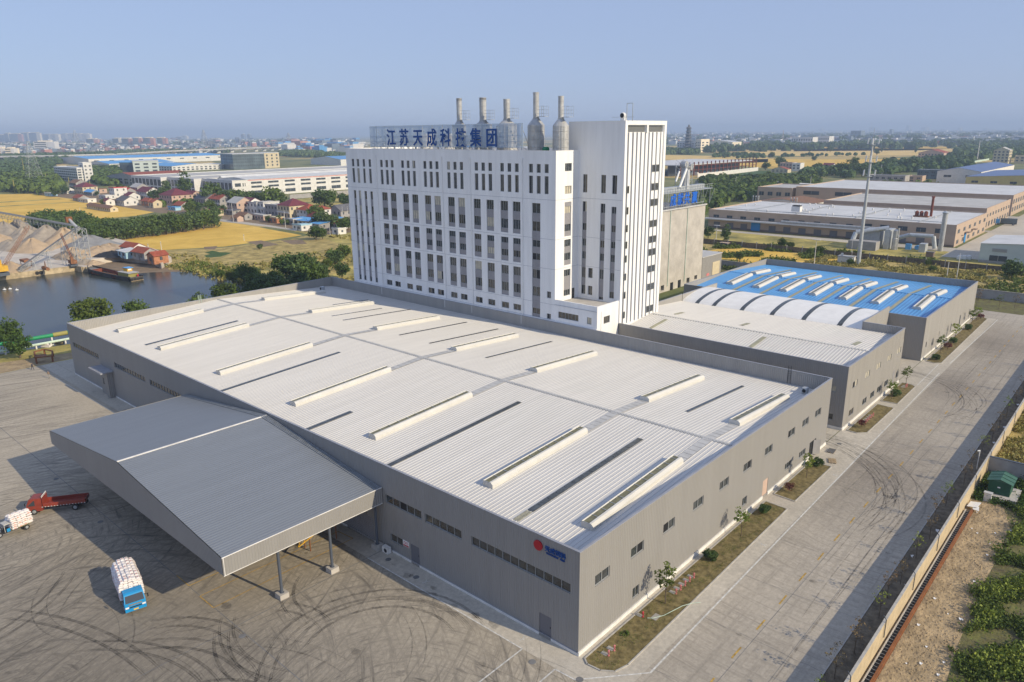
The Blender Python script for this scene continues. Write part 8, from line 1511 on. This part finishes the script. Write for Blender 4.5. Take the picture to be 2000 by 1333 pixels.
q = G(1413, 482); t = thing('field_hut', 'tiny hut with reddish roof on the verge left of the fence', 'hut', tuple(q)); mb = MB(); mb.box(q[0], q[0]+2, q[1]-1.5, q[1]+1.5, 0, 1.4); mb.build('wall', ['pole_dark'], t); mb = MB(); mb.box(q[0]-.3, q[0]+2.2, q[1]-1.8, q[1]+1.8, 1.4, 1.55); mb.build('roof', ['plaster_pink'], t)
# fence with concrete posts
t = thing('wire_fence', 'dark mesh fence on concrete posts running before the tan factory', 'fence', (238, 60, 0)); mb = MB(); mb.box(238.2, 238.25, -20, 120, 0, 2.1); mb.build('mesh', ['soil_dark'], t)
for k in range(22): y = 114-6.1*k; mb = MB(); mb.box(238.0, 238.35, y-.15, y+.15, 0, 2.6); mb.build('post', ['concrete'], t)
# poles on the right
def lamp(px, py, pyt, label, head=True):
    t = pole(px, py, pyt, label, 'plaster_white', .13, 0, name='street_lamp' if head else 'pole')
    if head: p = G(px, py); h = HT(px, pyt, p); mb = MB(); mb.ob((p[0]-.3, p[1]-1.3, h), (.5, 0, 0), (0, 2.6, 0), (0, 0, .18)); mb.build('lamp_head', ['white_paint'], t)
lamp(1590, 517, 469, 'thin white lamp post behind the blue roof'); lamp(1398, 478, 441, 'lamp post with twin head left of the tan factory'); lamp(1868, 545, 495, 'thin pole behind the right end of the blue roof', False); lamp(1849, 542, 512, 'short leaning pole beside the thin pole', False)
pole(1662, 500, 460, 'thin steel post left of the mast', r=.08, arms=0); pole(1582, 370, 345, 'thin pale pole behind the tan factories', r=.2, arms=0); pole(1436, 371, 345, 'thin pole among the trees behind the silo block', r=.2, arms=0); pole(1908, 315, 276, 'tall thin mast far behind the tan factories', r=.7, arms=1); pole(1720, 342, 322, 'small mast by the rooftops', r=.3, arms=0); pole(1528, 280, 255, 'distant red and white mast above the fields', r=1.2, arms=0, mt='plaster_pink'); pole(1700, 264, 236, 'thin distant aerial mast on the right skyline', r=1.6, arms=0)
# steel frame under construction
a, b = G(1300, 346), G(1420, 332); x0, x1 = 654., 838.; y0, y1 = 358., 400.; t = thing('steel_frame_building', 'unfinished building of dark red steel columns under a pale roof', 'building site', ((x0+x1)/2, 380, 0)); H_ = 11.
mb = MB(); mb.box(x0, x1-12, y0, y1+40, H_, H_+.8); mb.build('roof', ['roof_pale'], t)
for k in range(20): x = x0+(x1-x0)*k/19; mb = MB(); mb.box(x-.5, x+.5, y0-.5, y0+.5, 0, H_+3); mb.build('column', ['rust_red'], t)
for z in (5.5, 9.8): mb = MB(); mb.box(x0, x1, y0-.2, y0+.3, z, z+.6); mb.build('beam', ['rust_red'], t)
mb = MB(); mb.box(x0, x1-15, y0+14, y0+15, 0, H_-.2); mb.build('inner_wall', ['glass_far'], t)
t = thing('site_hoarding', 'long white hoarding around the steel frame site', 'fence', (745, 345, 0)); A, B = G(1362, 348), G(1480, 334); mb = MB(); d = Vector((B[0]-A[0], B[1]-A[1], 0)); mb.ob((A[0], A[1], 0), d, Vector((d.y, -d.x, 0)).normalized()*.4, (0, 0, 4.2)); mb.build('panel', ['plaster_white'], t)
for i in range(12): q = G(1362+i*6, 342-i*.4+random.uniform(-1.5, 1.5)); mb = MB(); s_ = random.uniform(2, 5); mb.box(q[0], q[0]+s_, q[1], q[1]+s_*1.5, 0, s_*.5); mb.box(q[0]+.5, q[0]+s_*.6, q[1]+.4, q[1]+s_, s_*.5, s_*.7); tag(mb.build('material_stack', ['plaster_white', 'rust_red', 'plaster_grey', 'sky_blue_sheet'][i % 4]), nth(i)+' material stack from the left below the unfinished steel frame building', 'stack', 'material stacks on the building site')
# pagoda
p = G(1343, 297); h_ = HT(1343, 244, p); t = thing('pagoda', 'many tiered dark pagoda tower on the right skyline', 'pagoda', tuple(p)); n_ = 8
for k in range(n_):
    r = 11*(1-.06*k); z = h_*.88*k/n_; mb = MB(); mb.lathe((p[0], p[1], z), [(r*.78, 0), (r*.78, h_*.88/n_)], 8); mb.build('storey', ['pagoda'], t); mb = MB(); zz = z+h_*.88/n_*.78; mb.lathe((p[0], p[1], zz), [(r*1.15, 0), (r*.72, h_*.03)], 8); mb.build('eaves', ['tile_grey'], t)
mb = MB(); mb.lathe((p[0], p[1], h_*.88), [(7, 0), (3, h_*.05), (1.5, h_*.12)], 8); mb.build('spire', ['tile_grey'], t)
# buildings, fields edge
def fbld(name, label, px0, px1, pyb, pyt, dep, wall, roof, rt='flat', rows=((.3, .5), (.65, .85)), rise=5, wx=0, wy=6, ww=.5, cat='building'):
    """front seen between two ground pixels, facing the camera side (-x)"""
    a, b = G(px0, pyb), G(px1, pyb); x = (a[0]+b[0])/2; ya_ = onX(px0, pyb, x)[1]; yb_ = onX(px1, pyb, x)[1]; H_ = HT((px0+px1)/2, pyt, (x, (ya_+yb_)/2)); return hall(name, label, cat, x, x+dep, yb_, ya_, max(3, H_), wall, roof, rt, rise, rows, wx, wy, ww)
fbld('office_block', 'long grey brown office block with light ends below the pagoda', 1322, 1360, 297, 276, 40, 'facade_white', 'roof_pale', wx=3, wy=8, rows=((.1, .2), (.3, .4), (.5, .6), (.7, .8)))
fbld('office_block', 'cream end of the office block below the pagoda', 1358, 1368, 298, 273, 40, 'facade_cream', 'roof_pale', wx=2, wy=3, rows=((.1, .2), (.3, .4), (.5, .6), (.7, .8)))
fbld('warehouse', 'long cream warehouse right of the office block below the pagoda', 1378, 1430, 288, 278, 60, 'facade_cream', 'roof_pale', 'gx', wy=0)
fbld('white_building', 'white flat block with roof houses, left one beyond the fields', 1544, 1586, 287, 269, 40, 'facade_white', 'roof_pale', wy=9)
fbld('white_building', 'white flat block with roof houses, right one beyond the fields', 1590, 1618, 286, 267, 40, 'facade_white', 'roof_pale', wy=7)
fbld('dark_block', 'dark box shaped block with a white end on the right skyline', 1660, 1680, 273, 256, 60, 'facade_blue', 'roof_pale', wy=3); fbld('slender_block', 'slender dark block with white edge on the right skyline', 1736, 1741, 267, 253, 40, 'facade_blue', 'roof_pale', wy=0)
fbld('white_shed', 'left one of two pale windowless sheds in the far trees', 1789, 1806, 278, 271, 40, 'facade_white', 'roof_pale', wy=0); fbld('white_shed', 'right one of two pale windowless sheds in the far trees', 1810, 1825, 277, 267, 40, 'facade_white', 'roof_pale', wy=0)
fbld('villa', 'two storey pinkish villa left one among the trees', 1522, 1546, 334, 319, 14, 'plaster_pink', 'tile_brown', wy=4); fbld('villa', 'white two storey villa with open upper floor', 1546, 1562, 335, 320, 12, 'plaster_white', 'roof_pale2', wy=2); fbld('villa', 'low red roofed house before the pinkish villa', 1506, 1538, 338, 331, 10, 'plaster_cream', 'tile_red', 'gx', wy=4, rise=2.5)
fbld('farmhouse', 'maroon roofed white house left of the mast', 1605, 1625, 333, 326, 12, 'plaster_white', 'tile_maroon', 'gy', wy=2, rise=4)
fbld('temple_hall', 'wide two tiered red roofed hall in the far trees', 1792, 1842, 312, 299, 40, 'plaster_pink', 'tile_red', 'gx', wy=8, rise=5)
fbld('dormitory', 'pale yellow five storey block at the far right', 1937, 1968, 320, 294, 22, 'plaster_cream', 'roof_pale2', 'gx', wx=2, wy=4, rise=4, rows=((.15, .28), (.38, .5), (.6, .72), (.82, .93)))
fbld('dormitory', 'cream low block right of the five storey block', 1980, 2010, 320, 305, 15, 'plaster_cream', 'roof_pale2', wy=3)
fbld('grey_house', 'row of grey two storey houses with solar heaters behind the tan factories', 1694, 1766, 361, 344, 14, 'plaster_grey', 'roof_pale2', wy=6); fbld('grey_house', 'low white walled building before the grey row', 1694, 1752, 366, 356, 10, 'plaster_white', 'roof_pale2', wy=0)
fbld('grey_house', 'dark flat buildings left of the solar roof factory', 1790, 1840, 350, 333, 16, 'glass_teal', 'roof_pale', wy=4); fbld('grey_house', 'brown brick house beside the grey row', 1772, 1800, 358, 345, 12, 'tan_wall', 'roof_pale2', wy=2)
S_ = hall('solar_factory', 'large yellow walled factory with dark blue solar roof at the right', 'factory', 640, 760, -20, 96, 9, 'wall_yellow', 'solar_roof', 'gx', 3, ((.5, .68),), 0, 9, .35)
hall('solar_factory', 'left wing of the solar roof factory with a white edge', 'factory', 700, 860, 96.5, 130, 10, 'plaster_white', 'solar_roof', 'gx', 3, ((.5, .68),), 0, 2, .35)
hall('shed', 'long low sheds beyond the trees behind the silo block', 'building', 560, 575, 190, 290, 3.4, 'plaster_grey', 'roof_pale', 'gx', 1.2, ((.3, .5),), 0, 0)
t = thing('awning', 'small green awning and red roof left of the tan factories', 'awning', tuple(G(1540, 388))); q = G(1545, 391); mb = MB(); mb.ob((q[0], q[1], 6), (3, 0, 0), (6, 14, 1.5), (0, 0, .3)); mb.build('sheet', ['pipe_green'], t); mb = MB(); q = G(1560, 386); mb.ob((q[0], q[1]-6, 8), (4, 0, 0), (2, 12, -1.2), (0, 0, .3)); mb.build('red_roof', ['tile_red'], t); mb = MB(); mb.bar((q[0], q[1], 0), (q[0], q[1], 8), .3); mb.build('post', ['steel_dull'], t)
t = thing('long_fence', 'long pale green fence line behind the solar roof factory', 'fence', tuple(G(1880, 322))); A, B = G(1800, 336), G(1932, 313); mb = MB(); d = Vector((B[0]-A[0], B[1]-A[1], 0)); mb.ob((A[0], A[1], 0), d, Vector((d.y, -d.x, 0)).normalized()*.4, (0, 0, 2.6)); mb.build('panel', ['pipe_pale'], t)
# woods and trees on the right
wood('woodland', ((1355, 412), (1360, 380), (1440, 372), (1520, 372), (1530, 384), (1470, 393), (1400, 406), (1372, 430)), 7.5, 1.2, .022, 'leaf_a', 'thick green trees behind the concrete silo block', 21)
wood('woodland', ((1360, 378), (1375, 355), (1480, 352), (1590, 350), (1600, 366), (1520, 372), (1440, 372)), 8, 1.5, .016, 'leaf_b', 'broad belt of trees beyond the silo block', 22)
wood('woodland', ((1560, 348), (1700, 350), (1700, 332), (1620, 336), (1575, 340)), 9, 1.8, .010, 'leaf_c', 'dark wood left of the mast behind the tan factories', 23)
wood('woodland', ((1700, 345), (1900, 330), (1900, 312), (1830, 314), (1740, 320), (1700, 334)), 9, 2.2, .006, 'leaf_c', 'wood around the grey houses on the right', 24)
wood('woodland', ((1850, 312), (2010, 316), (2010, 286), (1880, 288)), 12, 3.5, .002, 'leaf_c', 'wide blue green wood at the far right', 25)
wood('woodland', ((1720, 372), (1960, 386), (2010, 384), (2010, 376), (1900, 376), (1800, 366), (1730, 364)), 6, 1.3, .02, 'leaf_a', 'garden trees before the yellow walled factory', 26)
wood('woodland', ((1300, 303), (1365, 303), (1365, 296), (1300, 295)), 10, 3, .004, 'leaf_c', 'dark wood below the office block', 27)
wood('woodland', ((1370, 300), (1620, 294), (1900, 290), (2010, 289), (2010, 278), (1370, 284)), 12, 7, .0004, 'leaf_c', 'long dark belt of trees beyond the ripe fields', 28)
wood('woodland', ((1440, 311), (1600, 306), (1700, 305), (1700, 303), (1440, 305)), 6, 1.8, .002, 'leaf_c', 'thin hedges between the ripe fields', 29)
wood('woodland', ((1390, 310), (1500, 310), (1520, 306), (1400, 302)), 7, 2.2, .0022, 'leaf_c', 'scattered trees at the left end of the ripe fields', 30)
for i, (px, py, h, k_) in enumerate(sorted(((1521, 326, 16, 'dark0'), (1527, 328, 15, 'dark1'), (1655, 345, 20, 'tall0'), (1666, 342, 24, 'tall1'), (1640, 343, 16, 'dark0'), (1683, 345, 15, 'dark2'), (1560, 296, 14, 'dark1'), (1580, 298, 16, 'dark0'), (1621, 298, 16, 'dark2'), (1731, 330, 16, 'dark0'), (1772, 335, 18, 'dark1'), (1785, 335, 18, 'dark2'), (1835, 322, 16, 'dark0'), (1722, 298, 14, 'tall0'), (1788, 299, 14, 'tall1'), (1595, 338, 14, 'dark1'), (1495, 333, 12, 'dark0'), (1425, 333, 12, 'dark1'), (1472, 310, 12, 'dark2'), (1507, 308, 12, 'dark0'), (1590, 315, 10, 'dark1'), (1410, 302, 16, 'dark0'), (1712, 303, 12, 'dark0')))):
    gtree(px, py, h*.8, k_, 'dark green '+('pointed' if k_[0] == 't' else 'round')+' tree, '+nth(i)+' from left on the right plain', group='single trees on the right plain')
for px, py, h, k_, l in ((1417, 474, 7.5, 'tall0', 'dark pointed tree on the verge left of the fence'), (1526, 486, 4.2, 'big0', 'round bright green bush before the fence, left of two'), (1543, 490, 3.4, 'big1', 'round bright green bush before the fence, right of two'), (1444, 510, 3.6, 'dark1', 'leaning green tree in the ripe patch behind the blue roof'), (1582, 500, 3, 'big2', 'small bush by the white lamp post'), (1600, 498, 3.4, 'dark0', 'small bush right of the white lamp post'), (1661, 519, 2.4, 'dark0', 'low dark bush hiding the equipment hut foot'), (1975, 545, 6.2, 'dark1', 'dark leafy tree before the pale green walled hall'), (1812, 522, 2.6, 'big1', 'low green bush behind the blue roof near the thin pole'), (1383, 466, 5, 'dark2', 'dark bush at the right edge of the silo block'), (1820, 532, 2.2, 'dark0', 'dark low bush right behind the blue roof corner')): gtree(px, py, h, k_, l)
cover('scrub_growth', 1400, (176, 238, 62, 118, lambda x, y: nz(x*.3, y*.3) > .4), .4, .6, 1.5, 'leaf_b', 'green scrub around the ripe patch behind the blue roof', 'grass', 14, 31)
cover('scrub_growth', 900, (240, 252, -20, 110, lambda x, y: nz(x*.3, y*.2) > .2), .45, .5, 1.2, 'leaf_b', 'rough green growth along the wire fence', 'grass', 12, 32)
cover('scrub_growth', 1500, (66, 178, 120, 260, lambda x, y: nz(x*.12, y*.1) > -.3 and not (85 < x < 150 and y > 222) and x > 62+abs(y-200)*.06), .5, .4, 1.1, 'leaf_reed', 'rough scrub between the river and the village', 'grass', 12, 33)
cover('river_reeds', 700, (45, 80, 150, 236, lambda x, y: 66-((y-200)/11)**2*.35+3 < x < 80), .3, .5, 1.3, 'leaf_b', 'green reeds along the river bank', 'reeds', 14, 34)
# far right town
town('town', 1290, 2010, 257, 283, 2300, 15, ['facade_white', 'facade_blue', 'facade_blue', 'facade_red'], 'hazy sprawl of tiny roofs under the right skyline', 11)
wood('woodland', ((1290, 283), (2010, 275), (2010, 259), (1290, 266)), 14, 13, .00003, 'leaf_c', 'distant trees scattered through the right town', 35)
for i, (px, w_, h) in enumerate(((1310, 3, 8), (1450, 4, 7), (1700, 10, 9), (1800, 8, 9), (1770, 4, 12), (1870, 5, 8), (1920, 7, 7), (1600, 5, 6), (1990, 6, 8))): tower(px, px+w_, 258 if px > 1500 else 262, (258 if px > 1500 else 262)-h, 'facade_blue', 'facade_cream' if i % 2 else 'facade_white', 'faint '+('cream' if i % 2 else 'white')+' edged distant tower, '+nth([0, 1, 3, 5, 4, 6, 7, 2, 8][i])+' from the left on the hazy right skyline', 40, grp='faint towers on the right skyline')
# ---------------- haze: the air over the plain ----------------
mb = MB(); mb.box(-3000, 14000, -5500, 15500, -3, 140); 
m = D.materials.new('haze'); m.use_nodes = True; n = m.node_tree; n.nodes.remove(n.nodes['Principled BSDF']); v = n.nodes.new('ShaderNodeVolumePrincipled')
v.inputs['Color'].default_value = (.60, .76, 1, 1); v.inputs['Density'].default_value = .00019; v.inputs['Anisotropy'].default_value = .0; n.links.new(v.outputs[0], n.nodes['Material Output'].inputs['Volume']); MT['haze'] = m
tag(mb.build('haze', 'haze', origin=(0, 0, 0)), 'thin pale haze over the whole plain', 'haze', kind='stuff')
